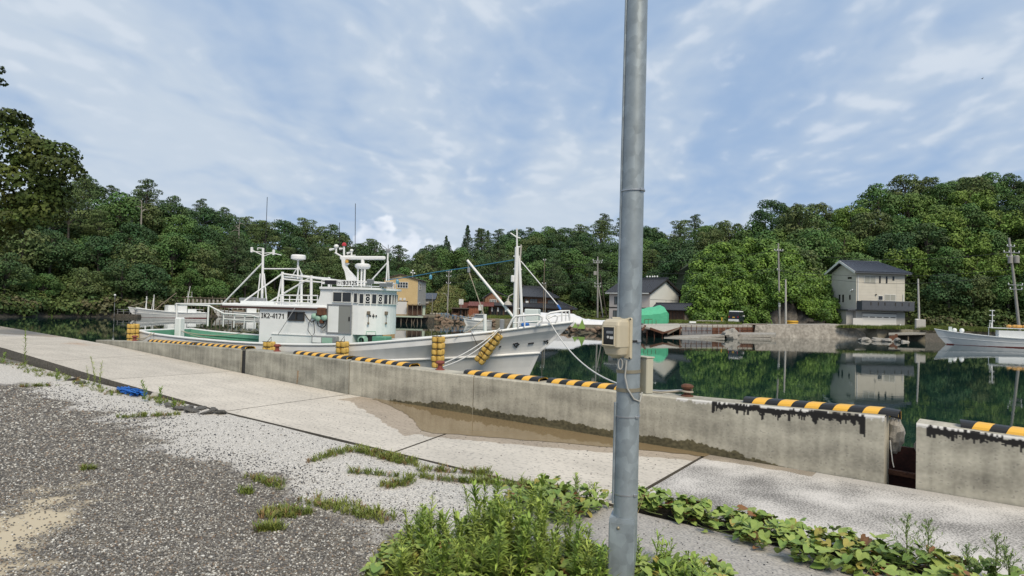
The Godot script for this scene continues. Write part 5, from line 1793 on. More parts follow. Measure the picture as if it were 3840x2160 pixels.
	for q in [[9.93, 4.31, 0.014, 0.16, 0.2], [9.97, 4.33, 0.09, 0.016, 0.1], [10.02, 4.29, 0.014, 0.11, -0.3], [10.09, 4.3, 0.014, 0.12, 0.0], [10.13, 4.25, 0.06, 0.015, 0.3], [10.15, 4.35, 0.014, 0.05, 0.6], [10.2, 4.3, 0.014, 0.14, 0.0], [10.24, 4.3, 0.014, 0.14, 0.0], [10.22, 4.3, 0.07, 0.014, 0.0]]:
		ink.box(Vector3(q[0], q[1], 1.315), Vector3(q[2], q[3], 0.006), Basis(Vector3.BACK, q[4]))
	put("brush_mark", ink, "black_paint", board)
	for q in [Vector3(11.306, 4.389, 1.100), Vector3(11.785, 4.252, 0.900), Vector3(11.796, 4.296, 0.400)]:
		var l := MB.new()
		l.cbox(q, Vector3(0.3, 0.19, 0.14), 0.02, Basis(Vector3.UP, 0.5))
		var lo2 := put("flood_lamp", l, "dull_steel", t)
		var gl := MB.new()
		gl.box(q + Basis(Vector3.UP, 0.5) * Vector3(0, 0, 0.076), Vector3(0.25, 0.14, 0.008), Basis(Vector3.UP, 0.5))
		put("lens", gl, "pale_glass", lo2)
	# swept mast plate carrying lights
	var mp := MB.new()
	var outline := [Vector3(9.317, 5.398, 0.000), Vector3(9.509, 5.399, 0.000), Vector3(9.516, 5.232, 0.000), Vector3(9.658, 5.188, 0.000), Vector3(9.520, 5.106, 0.000), Vector3(9.640, 4.931, 0.000), Vector3(10.075, 4.534, 0.000), Vector3(10.094, 4.469, 0.000), Vector3(9.601, 4.461, 0.000), Vector3(9.501, 4.854, 0.000), Vector3(9.381, 5.054, 0.000)]
	var poly := []
	for q in outline: poly.append(Vector2(q.x, q.y))
	mp.prism(poly, Vector3.RIGHT, Vector3.UP, Vector3(0, 0, 0.16), Vector3(0, 0, -0.08))
	var mast := put("mast_plate", mp, "white_metal", t)
	pipe(mast, "arm", "white_metal", [Vector3(9.394, 5.449, 0.000), Vector3(9.192, 5.549, 0.000), Vector3(8.960, 5.660, 0.000)], 0.04)
	pipe(mast, "arm", "white_metal", [Vector3(9.335, 5.509, 0.000), Vector3(9.954, 5.552, 0.000)], 0.03)
	pipe(mast, "arm", "white_metal", [Vector3(9.403, 5.510, 0.000), Vector3(9.387, 5.955, 0.000)], 0.045)
	for q in [[Vector3(9.012, 5.940, 0.000), 0.11], [Vector3(9.766, 5.758, 0.000), 0.08]]:
		var l := MB.new()
		l.ball(q[0], Vector3(q[1], q[1] * 0.85, q[1]), 10, 6)
		l.rod(q[0], q[0] - Vector3(0, 0.3, 0), 0.04)
		put("lamp_dome", l, "white_metal", mast)
	var rl := MB.new()
	rl.lathe(Vector3(9.392, 5.965, 0.000), [Vector2(0, 0), Vector2(0.1, 0), Vector2(0.1, 0.07), Vector2(0.05, 0.14), Vector2(0, 0.15)], 10)
	put("red_light", rl, "red_lamp", mast)
	rl = MB.new()
	rl.lathe(Vector3(9.608, 5.221, 0.100), [Vector2(0, 0), Vector2(0.07, 0), Vector2(0.07, 0.1), Vector2(0, 0.12)], 10)
	put("amber_light", rl, "amber_lamp", mast)
	for q in [[Vector3(8.697, 5.787, 0.000), Vector3(8.953, 5.838, 0.000)], [Vector3(9.557, 5.627, 0.000), Vector3(9.724, 5.688, 0.000)], [Vector3(9.181, 5.828, 0.000), Vector3(9.351, 5.849, 0.000)]]:
		pipe(mast, "horn", "white_metal", [q[0], q[1]], [0.06, 0.03], 8)
	# radar
	var rd := MB.new()
	var rp := Vector3(10.326, 4.512, 0.000)
	for q in [[-0.16, 0.1], [0.16, 0.1], [0.0, -0.15], [0.02, 0.12]]: rd.rod(rp + Vector3(q[0], -0.3, q[1]), rp + Vector3(q[0], 0.55, q[1]), 0.04)
	rd.lathe(rp + Vector3(0, 0.46, 0), [Vector2(0, 0), Vector2(0.26, 0), Vector2(0.33, 0.08), Vector2(0.33, 0.17), Vector2(0.24, 0.22), Vector2(0, 0.23)], 14)
	put("radar_pedestal", rd, "white_metal", t)
	rd = MB.new()
	rd.cbox(Vector3(10.304, 5.438, 0.000), Vector3(2.16, 0.16, 0.15), 0.04)
	rd.rod(Vector3(10.304, 5.438, 0.000), rp + Vector3(0, 0.66, 0), 0.08, 8)
	put("radar_scanner", rd, "white_metal", t)
	# pole forward on the bridge
	pipe(t, "forward_pole", "white_metal", [Vector3(11.471, 4.469, 0.000), Vector3(11.506, 5.792, 0.000)], 0.035)
	pipe(t, "forward_pole", "white_metal", [Vector3(11.590, 4.471, 0.000), Vector3(11.523, 5.321, 0.000)], 0.025)
	pipe(t, "pole_stay", "white_metal", [Vector3(10.796, 4.519, 0.000), Vector3(11.508, 5.271, 0.000)], 0.028)
	var cr := MB.new()
	for q in [[Vector3(11.228, 5.816, 0.000), Vector3(11.815, 5.777, 0.000)], [Vector3(11.238, 5.975, 0.000), Vector3(11.506, 5.792, 0.000)], [Vector3(11.754, 5.985, 0.000), Vector3(11.506, 5.792, 0.000)], [Vector3(11.504, 6.015, 0.000), Vector3(11.511, 5.643, 0.000)]]: cr.rod(q[0], q[1], 0.016, 5)
	cr.cbox(Vector3(11.513, 5.752, 0.000), Vector3(0.18, 0.14, 0.12), 0.03)
	put("wind_gauge", cr, "dull_steel", t)
	for q in [[Vector3(9.169, 5.864, 0.000), Vector3(9.127, 6.982, 0.000)], [Vector3(9.936, 5.562, 0.000), Vector3(9.871, 7.808, 0.000)], [Vector3(5.402, 5.702, 0.000), Vector3(5.400, 8.180, 0.000)]]:
		pipe(t, "whip_antenna", "black_paint", [q[0] - Vector3(0, 0.25, 0), q[0], q[1]], 0.013, 5)
	# ---------------- mast and gantry on the house roof
	pipe(t, "aft_mast", "white_metal", [Vector3(5.320, 3.340, 0.000), Vector3(5.306, 4.651, 0.000), Vector3(5.279, 5.860, 0.000)], 0.055, 8)
	for q in [[Vector3(5.068, 3.360, 0.000), Vector3(5.182, 4.702, 0.000)], [Vector3(5.575, 3.372, 0.000), Vector3(5.378, 4.704, 0.000)]]: pipe(t, "mast_leg", "white_metal", [q[0], q[1]], 0.03)
	for q in [[Vector3(4.672, 5.780, 0.000), Vector3(5.237, 5.544, 0.000)], [Vector3(5.812, 5.651, 0.000), Vector3(5.319, 5.492, 0.000)], [Vector3(4.737, 5.711, 0.000), Vector3(5.250, 5.676, 0.000)], [Vector3(5.295, 5.623, 0.000), Vector3(5.842, 5.667, 0.000)], [Vector3(4.996, 5.870, 0.000), Vector3(5.267, 5.850, 0.000)], [Vector3(4.996, 5.870, 0.000), Vector3(5.000, 5.781, 0.000)], [Vector3(5.843, 5.625, 0.000), Vector3(6.239, 5.548, 0.000)]]: pipe(t, "mast_arm", "white_metal", [q[0], q[1]], 0.022)
	for q in [Vector3(4.679, 5.780, 0.000), Vector3(5.842, 5.667, 0.000)]:
		var l := MB.new()
		l.cbox(q, Vector3(0.1, 0.24, 0.1), 0.02)
		put("mast_lamp", l, "white_metal", t)
	pipe(t, "mast_strut", "white_metal", [Vector3(5.253, 5.176, 0.000), Vector3(3.216, 3.279, 0.000)], 0.035)
	pipe(t, "mast_strut", "white_metal", [Vector3(6.334, 4.715, 0.000), Vector3(4.692, 3.292, 0.700)], 0.035)
	pipe(t, "mast_strut", "white_metal", [Vector3(8.265, 4.550, 0.700), Vector3(6.183, 3.405, 0.700)], 0.035)
	pipe(t, "cross_bar", "white_metal", [Vector3(5.344, 4.924, 0.000), Vector3(7.111, 4.941, 0.000)], 0.03)
	pipe(t, "gps_post", "white_metal", [Vector3(7.129, 4.492, 0.000), Vector3(7.117, 5.370, 0.000)], 0.04)
	pipe(t, "gps_stay", "white_metal", [Vector3(6.789, 4.539, 0.000), Vector3(7.097, 4.983, 0.000)], 0.022)
	pipe(t, "gps_stay", "white_metal", [Vector3(7.378, 4.599, 0.000), Vector3(7.166, 5.035, 0.000)], 0.018)
	var gp := MB.new()
	gp.lathe(Vector3(7.129, 5.371, 0.000), [Vector2(0, -0.06), Vector2(0.17, -0.04), Vector2(0.32, 0.0), Vector2(0.32, 0.13), Vector2(0.28, 0.19), Vector2(0, 0.2)], 14)
	put("radar_dome", gp, "white_metal", t)
	for z in [0.7, -0.7]:
		pipe(t, "gantry_post", "white_metal", [Vector3(6.9, 3.3, z), Vector3(6.84, 4.76, z)], 0.06, 8)
		pipe(t, "gantry_post", "white_metal", [Vector3(8.32, 3.3, z), Vector3(8.27, 4.62, z)], 0.06, 8)
		pipe(t, "gantry_leg", "white_metal", [Vector3(6.6, 3.3, z), Vector3(6.8, 4.45, z)], 0.038)
		pipe(t, "gantry_beam", "white_metal", [Vector3(6.8, 4.68, z), Vector3(8.27, 4.52, z), Vector3(9.25, 4.43, z)], 0.045)
		pipe(t, "gantry_beam", "white_metal", [Vector3(6.9, 4.45, z), Vector3(8.3, 4.35, z)], 0.035)
	for x in [6.86, 8.3]: pipe(t, "gantry_cross", "white_metal", [Vector3(x, 4.55, -0.7), Vector3(x, 4.55, 0.7)], 0.04)
	pipe(t, "roof_rail", "white_metal", [Vector3(6.95, 3.74, 1.0), Vector3(8.82, 3.76, 1.0)], 0.03)
	pipe(t, "roof_rail", "white_metal", [Vector3(6.95, 3.56, 1.0), Vector3(8.95, 3.58, 1.0)], 0.022)
	for k in 5: pipe(t, "roof_stanchion", "white_metal", [Vector3(7.0 + k * 0.45, 3.33, 1.0), Vector3(7.0 + k * 0.45, 3.75, 1.0)], 0.022, 5)
	pipe(t, "roof_rail", "white_metal", [Vector3(6.9, 3.44, 1.25), Vector3(8.6, 3.44, 1.25)], 0.028)
	block(t, "roof_hatch", "house_white", 4.9, 6.6, 3.343, 3.46, -0.9, 0.9)
	block(t, "roof_box", "house_white", 7.6, 9.0, 3.343, 3.42, -0.5, 0.9)
	for q in [Vector3(4.608, 3.502, 0.300), Vector3(5.004, 3.548, 0.300), Vector3(5.597, 3.508, 0.400)]:
		var l := MB.new()
		l.cbox(q, Vector3(0.42, 0.17, 0.2), 0.03)
		put("deck_lamp", l, "dull_steel", t)
	# ---------------- rails round the stern
	pipe(t, "awning_post", "white_metal", [Vector3(-0.018, 2.113, -0.750), Vector3(-0.057, 3.228, -0.750)], 0.045)
	pipe(t, "awning_post", "white_metal", [Vector3(1.041, 2.150, -1.600), Vector3(1.048, 3.173, -1.600)], 0.045)
	pipe(t, "awning_rail", "white_metal", [Vector3(-0.099, 3.214, -0.750), Vector3(3.190, 3.279, 0.000), Vector3(4.040, 3.321, 0.000)], 0.04)
	pipe(t, "awning_rail", "white_metal", [Vector3(-0.016, 3.184, -0.750), Vector3(1.064, 3.164, -1.600), Vector3(1.846, 2.795, -1.720), Vector3(2.451, 2.780, -1.800), Vector3(3.381, 2.739, -1.900), Vector3(3.715, 2.645, -1.950)], 0.04)
	for q in [[Vector3(1.823, 2.151, -1.750), Vector3(1.837, 2.794, -1.750)], [Vector3(2.360, 2.112, -1.850), Vector3(2.394, 2.778, -1.850)], [Vector3(2.908, 2.080, -1.900), Vector3(2.957, 2.758, -1.900)], [Vector3(3.450, 2.089, -1.950), Vector3(3.475, 2.719, -1.950)]]: pipe(t, "rail_post", "white_metal", [q[0], q[1]], 0.032)
	pipe(t, "side_rail", "white_metal", [Vector3(1.832, 2.536, -1.750), Vector3(3.460, 2.458, -1.950)], 0.025)
	var bt := MB.new()
	bt.cbox(Vector3(0.485, 2.095, -0.400), Vector3(0.34, 0.95, 0.34), 0.05)
	put("mooring_post", bt, "white_paint", t)
	# ---------------- foredeck
	pipe(t, "foremast", "white_metal", [Vector3(17.195, 2.607, 0.000), Vector3(17.191, 4.003, 0.000), Vector3(17.202, 5.404, 0.000), Vector3(17.198, 5.918, 0.000)], 0.085, 10)
	pipe(t, "foremast_pole", "white_metal", [Vector3(17.199, 5.871, 0.000), Vector3(17.173, 6.668, 0.000)], 0.035)
	pipe(t, "mast_leg", "white_metal", [Vector3(17.496, 2.687, 0.000), Vector3(17.413, 4.008, 0.000), Vector3(17.296, 5.498, 0.000)], 0.06, 8)
	pipe(t, "mast_leg", "weathered_steel", [Vector3(17.314, 2.681, 0.000), Vector3(17.304, 4.471, 0.000), Vector3(17.369, 6.012, 0.000)], 0.035, 6)
	for q in [[Vector3(16.911, 6.482, 0.000), Vector3(17.168, 6.316, 0.000)], [Vector3(17.168, 6.316, 0.000), Vector3(17.338, 6.269, 0.000)], [Vector3(17.068, 5.543, 0.000), Vector3(17.334, 5.535, 0.000)], [Vector3(17.082, 5.029, 0.000), Vector3(17.420, 5.009, 0.000)], [Vector3(17.203, 5.918, 0.000), Vector3(17.381, 5.918, 0.000)], [Vector3(17.149, 3.443, 0.000), Vector3(17.462, 3.442, 0.000)]]: pipe(t, "mast_bracket", "white_metal", [q[0], q[1]], 0.03)
	var ml := MB.new()
	ml.cbox(Vector3(17.072, 4.629, 0.050), Vector3(0.14, 0.28, 0.14), 0.03)
	put("mast_lamp", ml, "white_metal", t)
	ml = MB.new()
	ml.lathe(Vector3(16.893, 3.576, 0.050), [Vector2(0.17, 0), Vector2(0.14, 0.09), Vector2(0.05, 0.16), Vector2(0.05, 0.25), Vector2(0, 0.26)], 12)
	ml.tube([Vector3(16.910, 3.833, 0.050), Vector3(16.917, 3.928, 0.000), Vector3(17.132, 4.049, 0.000)], 0.025, 5)
	put("bell_lamp", ml, "weathered_steel", t)
	pipe(t, "boom", "white_metal", [Vector3(17.149, 3.071, 0.000), Vector3(15.093, 5.367, 0.000)], 0.055, 8)
	pipe(t, "boom_fall", "rope", [Vector3(15.122, 5.248, 0.000), Vector3(15.182, 4.915, 0.000), Vector3(15.891, 3.175, 0.100)], 0.014, 5)
	pipe(t, "boom_fall", "rope", [Vector3(15.157, 4.915, 0.000), Vector3(15.942, 3.129, 0.100)], 0.012, 5)
	var bl := MB.new()
	bl.cbox(Vector3(15.170, 4.962, 0.000), Vector3(0.12, 0.22, 0.1), 0.03)
	put("pulley_block", bl, "dull_steel", t)
	pipe(t, "forestay", "white_metal", [Vector3(17.377, 5.349, 0.000), Vector3(18.946, 3.605, 0.000)], 0.022)
	pipe(t, "forestay_lashing", "blue_plastic", [Vector3(18.922, 3.627, 0.000), Vector3(19.043, 3.448, 0.000)], 0.045)
	# cord of lamps from the bridge to the foremast
	var cord := [Vector3(11.480, 4.504, 0.000), Vector3(12.550, 4.651, 0.000), Vector3(13.700, 4.860, 0.000), Vector3(14.875, 5.031, 0.000), Vector3(16.023, 5.217, 0.000), Vector3(17.072, 5.394, 0.000)]
	pipe(t, "light_cord", "blue_cord", cord, 0.022)
	for q in [Vector3(11.980, 4.437, 0.000), Vector3(13.493, 4.654, 0.000)]:
		var l := MB.new()
		l.lathe(q, [Vector2(0, -0.1), Vector2(0.06, -0.08), Vector2(0.07, 0.03), Vector2(0.035, 0.1), Vector2(0, 0.11)], 8)
		put("cord_lamp", l, "blue_bulb", t)
	# samson post and bow rails
	pipe(t, "samson_post", "white_metal", [Vector3(16.119, 2.353, 0.500), Vector3(16.080, 3.183, 0.500)], 0.075, 8)
	var cp := MB.new()
	cp.cbox(Vector3(16.923, 2.804, 0.900), Vector3(0.16, 0.42, 0.16), 0.03)
	put("fairlead", cp, "dull_steel", t)
	pipe(t, "bow_rail", "white_metal", [Vector3(17.176, 2.636, 1.000), Vector3(17.366, 3.022, 1.000), Vector3(17.487, 3.146, 1.000), Vector3(17.866, 3.192, 0.900), Vector3(18.334, 3.227, 0.750), Vector3(18.486, 3.119, 0.700), Vector3(18.443, 2.984, 0.700), Vector3(18.320, 2.892, 0.750), Vector3(18.299, 2.811, 0.750)], 0.045)
	pipe(t, "bow_rail", "white_metal", [Vector3(17.392, 2.889, 1.000), Vector3(18.421, 2.983, 0.700)], 0.028)
	for x in [[Vector3(17.831, 2.767, 0.900), Vector3(17.820, 3.191, 0.900)], [Vector3(17.592, 2.716, 0.950), Vector3(17.580, 3.148, 0.950)]]: pipe(t, "rail_post", "white_metal", x, 0.03)
	pipe(t, "bow_rail", "white_metal", [Vector3(18.744, 2.923, 0.500), Vector3(18.720, 2.990, 0.500), Vector3(18.611, 3.099, 0.500), Vector3(18.608, 3.233, 0.500), Vector3(18.724, 3.304, 0.450), Vector3(19.084, 3.381, 0.200), Vector3(19.383, 3.411, 0.030), Vector3(19.439, 2.982, 0.030)], 0.045)
	pipe(t, "bow_rail", "white_metal", [Vector3(18.919, 2.939, 0.350), Vector3(18.985, 3.063, 0.350), Vector3(19.005, 3.176, 0.350), Vector3(18.895, 3.227, 0.380), Vector3(18.671, 3.100, 0.500)], 0.03)
	pipe(t, "bow_rail", "white_metal", [Vector3(18.665, 3.167, 0.480), Vector3(19.400, 3.253, 0.030)], 0.024)
	for x in [[Vector3(19.149, 2.976, 0.200), Vector3(19.140, 3.382, 0.200)], [Vector3(19.282, 2.978, 0.100), Vector3(19.272, 3.395, 0.100)]]: pipe(t, "rail_post", "white_metal", x, 0.03)
	var bx := MB.new()
	bx.cbox(Vector3(17.913, 3.163, 0.000), Vector3(0.55, 0.55, 0.5), 0.03)
	put("deck_box", bx, "frost_plastic", t)
	bx = MB.new()
	bx.cbox(Vector3(17.700, 2.794, 0.300), Vector3(0.3, 0.2, 0.25), 0.05)
	put("blue_tub", bx, "blue_plastic", t)
	# brushed name on the bow: three dark characters made of strokes
	var nm := MB.new()
	for g in [[17.35, [[0, 0, 0.04, 0.2, 0.5], [0.08, 0.07, 0.18, 0.04, 0.1], [0.09, -0.07, 0.04, 0.17, -0.4], [0.15, 0.0, 0.14, 0.04, 0.5]]], [17.95, [[0, 0, 0.28, 0.04, 0.06]]], [18.45, [[0, 0, 0.04, 0.17, 0.4], [0.08, 0.04, 0.14, 0.04, 0.2], [0.11, -0.06, 0.04, 0.14, -0.5]]], [16.2, [[0, 0, 0.04, 0.15, 0.4]]], [16.85, [[0, 0, 0.1, 0.04, 0.2]]]]:
		var u := 0.5
		for k in 40: u = clampf(u + (g[0] - along(BULWARK, u).lerp(along(KNUCKLE, u), 0.5).x) * 0.03, 0, 1)
		var o := along(BULWARK, u).lerp(along(KNUCKLE, u), 0.5)
		var ax := (along(BULWARK, u + 0.02).lerp(along(KNUCKLE, u + 0.02), 0.5) - along(BULWARK, u - 0.02).lerp(along(KNUCKLE, u - 0.02), 0.5)).normalized()
		var ay := (along(BULWARK, u) - along(KNUCKLE, u)).normalized()
		var az := ax.cross(ay).normalized()
		ay = az.cross(ax)
		o.z -= 0.10 * clampf(u * 1.6 - 0.7, 0, 1)
		for s in g[1]:
			nm.box(o + ax * s[0] + ay * s[1] + az * 0.02, Vector3(s[2] * 0.8, s[3] * 0.8, 0.05), Basis(ax, ay, az) * Basis(Vector3.BACK, s[4]))
	put("bow_lettering", nm, "black_paint", t)
	boat = t

var boat: Node3D

func on_boat(p: Vector3) -> Vector3:
	return boat.transform * p

func sag(a: Vector3, b: Vector3, drop: float, n := 10) -> Array:
	var out := []
	for i in n + 1:
		var f := float(i) / n
		out.append(a.lerp(b, f) - Vector3(0, 4.0 * f * (1.0 - f) * drop, 0))
	return out

# ---------------------------------------------------------------- fenders, bollards and mooring lines
func build_boat_gear():
	worn("float_yellow", lin(0.48, 0.30, 0.06), lin(0.68, 0.47, 0.13), 0.6, 0.35, [0.02, 0.06], 121, 0.2)
	mat("float_cord", lin(0.04, 0.035, 0.03), 0.9)
	# strings of floats used as fenders: rows x columns of short barrels
	var fl := [
		[0.0, 2.30, 5, 0.0, 0.20, "stack of yellow float fenders at the boat's stern corner"],
		[7.53, 1.84, 4, 0.0, 0.20, "short yellow float fender below the registration number"],
		[10.86, 1.98, 5, 0.0, 0.21, "string of yellow float fenders below the wheelhouse door"],
		[14.8, 2.32, 5, 0.0, 0.215, "upright string of yellow float fenders on the flared bow"],
		[16.95, 2.46, 6, -0.60, 0.20, "slanting string of yellow float fenders near the stem"]]
	for q in fl:
		var g := at_x(GUNWALE, q[0])
		if q[0] < 0.1: g = Vector3(0.0, 1.98, 1.5)
		var t := thing("float_fender", q[5], "fender", on_boat(Vector3(g.x, q[1], g.z + 0.27)), boat_basis() * Basis(Vector3.BACK, q[3]), "yellow float fenders of the boat")
		var s: float = q[4]
		for i in q[2]:
			for j in 2:
				for k in 2:
					var b := MB.new()
					var o := Vector3((j - 0.5) * s * 1.0 + R(-0.015, 0.015), -s * 0.55 - i * s * 1.12, (k - 0.5) * s + R(-0.01, 0.01))
					var h := s * 0.53
					var r := s * 0.54
					b.lathe(o, [Vector2(0.02, -h), Vector2(r * 0.72, -h), Vector2(r * 0.96, -h * 0.62), Vector2(r, 0), Vector2(r * 0.96, h * 0.62), Vector2(r * 0.72, h), Vector2(0.02, h)], 10, Basis(Vector3.UP, R(0, 1)) * Basis(Vector3.RIGHT, R(-0.1, 0.1)))
					put("float", b, "float_yellow", t)
			var cb := MB.new()
			var y: float = -s * 0.0 - i * s * 1.12
			cb.tube([Vector3(-s * 0.9, y, s * 0.9), Vector3(s * 0.9, y, s * 0.9)], 0.012, 5)
			put("lashing", cb, "float_cord", t)
		pipe(t, "hanger", "float_cord", [Vector3(-s * 0.4, 0.0, 0), Vector3(0, s * 0.9, -0.12), Vector3(s * 0.4, 0.0, 0)], 0.014, 5)
	# bollards on the quay edge, just behind the wall
	var labels := ["rusty brown mooring bollard right of the steel pole", "red mooring bollard below the boat's bow", "red mooring bollard beside the short float fender", "red mooring bollard at the boat's stern"]
	var spots := [[4.93, 0.34, "rust"], [11.35, 0.34, "bollard_red"], [18.55, 0.36, "bollard_red"], [29.1, 0.36, "bollard_red"]]
	for i in 4:
		var q: Array = spots[i]
		var y := wall_top(q[0])
		var t := thing("mooring_bollard", labels[i], "bollard", quay(q[0], q[1], y), yaw(0.65), "bollards on the quay wall")
		var b := MB.new()
		b.lathe(Vector3.ZERO, [Vector2(0.12, 0.0), Vector2(0.11, 0.02), Vector2(0.066, 0.04), Vector2(0.058, 0.12), Vector2(0.066, 0.145)], 14)
		put("post", b, q[2], t)
		b = MB.new()
		b.lathe(Vector3.ZERO, [Vector2(0.06, 0.14), Vector2(0.105, 0.155), Vector2(0.118, 0.185), Vector2(0.105, 0.21), Vector2(0.07, 0.228), Vector2(0.0, 0.232)], 14)
		put("cap", b, q[2], t)
	var rope := func(label: String, pts: Array, r: float, m: String):
		var b := MB.new()
		b.tube(pts, r, 6)
		tag(put("mooring_rope", b, m), label, "rope", "mooring lines of the boat")
	var c0 := quay(4.93, 0.34, wall_top(4.93) + 0.1)
	var bow := on_boat(at_x(GUNWALE, 18.75) + Vector3(0, 0.03, 0))
	rope.call("white bow rope sagging from the boat's bow to the pole-side bollard", sag(bow, c0 + QD * 0.1, 0.75, 22), 0.022, "white_rope")
	var ring := []
	for k in 11: ring.append(c0 + Vector3(cos(TAU * k / 10) * 0.1, -0.02 + k * 0.004, sin(TAU * k / 10) * 0.1))
	rope.call("turns of pale rope round the rusty bollard right of the pole", ring + [c0 + QD * 0.5 + QN * -0.05 + Vector3(0, -0.08, 0), c0 + QD * 1.2 + QN * -0.1 + Vector3(0, -0.082, 0)], 0.02, "rope")
	var c1 := quay(11.35, 0.34, wall_top(11.35) + 0.12)
	var fp := on_boat(Vector3(16.922, 2.677, 1.200))
	rope.call("upper line of the double spring rope from foredeck to red bollard", sag(fp, c1, 0.12), 0.018, "white_rope")
	rope.call("lower line of the double spring rope from foredeck to red bollard", sag(fp + Vector3(0, -0.03, 0.03), c1 + Vector3(0.03, -0.06, 0), 0.2), 0.018, "white_rope")
	rope.call("rope running along the foredeck from the gunwale to the samson post", sag(on_boat(Vector3(16.075, 3.021, 0.500)), on_boat(Vector3(15.371, 2.312, 1.900)), 0.1), 0.018, "rope")
	rope.call("thin dark line from gunwale to the slanting fender", [on_boat(at_x(GUNWALE, 15.95) + Vector3(0, 0.05, 0.08)), on_boat(Vector3(16.407, 1.646, 1.750))], 0.011, "float_cord")
	var c3 := quay(29.1, 0.36, wall_top(29.1) + 0.12)
	rope.call("upper stern rope from the red bollard to the boat's quarter", sag(c3, on_boat(at_x(GUNWALE, 1.2) + Vector3(0, 0.05, 0)), 0.1), 0.022, "rope")
	rope.call("lower stern rope from the red bollard to the boat's quarter", sag(c3 + Vector3(0, -0.05, 0), on_boat(at_x(GUNWALE, 1.0) + Vector3(0, 0.05, 0)), 0.16), 0.022, "rope")
	rope.call("slack rope lying across the boat's green afterdeck", sag(on_boat(Vector3(0.509, 1.942, -0.400)), on_boat(Vector3(3.851, 2.069, -1.600)), 0.25, 16), 0.02, "rope")
	rope.call("rope from the white mooring post down over the gunwale amidships", sag(on_boat(Vector3(0.508, 1.964, -0.400)), on_boat(at_x(GUNWALE, 5.2) + Vector3(0, 0.06, 0)), 0.12, 14), 0.016, "rope")

# ---------------------------------------------------------------- smaller boats across the water
func small_hull(t: Node3D, l: float, beam: float, mid: float, bow: float, m := "boat_white", stripe := "antifouling"):
	# local metres: x from stern to bow, y over the water
	var top := []
	var low := []
	var wl := []
	var n := 14
	for i in n + 1:
		var u := float(i) / n
		var w := beam / 2 * (1.0 - pow(clampf((u - 0.45) / 0.55, 0, 1), 2.2)) * lerpf(0.86, 1.0, clampf(u * 4, 0, 1))
		var y := lerpf(mid, bow, pow(u, 2.4)) + 0.12 * pow(1.0 - u, 3)
		top.append(Vector3(u * l, y, maxf(w, 0.03)))
		low.append(Vector3(u * l * 0.965, y * 0.52, maxf(w * 0.9 - 0.12 * u, 0.02)))
		wl.append(Vector3(u * l * 0.90, 0.0, maxf(w * 0.80 - 0.3 * u * u, 0.01)))
	var b := MB.new()
	for s in [1.0, -1.0]:
		for i in n:
			for pr in [[top, low], [low, wl]]:
				b.quad(flip(pr[0][i], s), flip(pr[0][i + 1], s), flip(pr[1][i + 1], s), flip(pr[1][i], s))
	b.quad(flip(top[0], -1), top[0], wl[0], flip(wl[0], -1))
	put("hull", b, m, t)
	b = MB.new()
	for s in [1.0, -1.0]:
		for i in n:
			var a := flip(wl[i], s) + Vector3(0, 0.13, 0)
			var c := flip(wl[i + 1], s) + Vector3(0, 0.13, 0)
			b.quad(a + Vector3(0, 0, 0.03 * s), c + Vector3(0, 0, 0.03 * s), c + Vector3(0, -0.6, -0.05 * s), a + Vector3(0, -0.6, -0.05 * s))
	put("boot_top", b, stripe, t)
	b = MB.new()
	for i in n: b.quad(top[i] + Vector3(0, -0.12, 0), top[i + 1] + Vector3(0, -0.12, 0), flip(top[i + 1], -1) + Vector3(0, -0.12, 0), flip(top[i], -1) + Vector3(0, -0.12, 0))
	put("deck", b, "house_white", t)
	for s in [1.0, -1.0]:
		var r := []
		var k := []
		for i in n + 1:
			r.append(flip(top[i], s)); k.append(flip(low[i], s))
		pipe(t, "gunwale", "white_paint", r, 0.05, 5)
		pipe(t, "rub_rail", "white_metal", k, 0.035, 5)

func heading(from: Vector3, to: Vector3) -> Basis:          # x from the stern to the bow
	var x := to - from
	x.y = 0
	x = x.normalized()
	return Basis(x, Vector3.UP, x.cross(Vector3.UP))

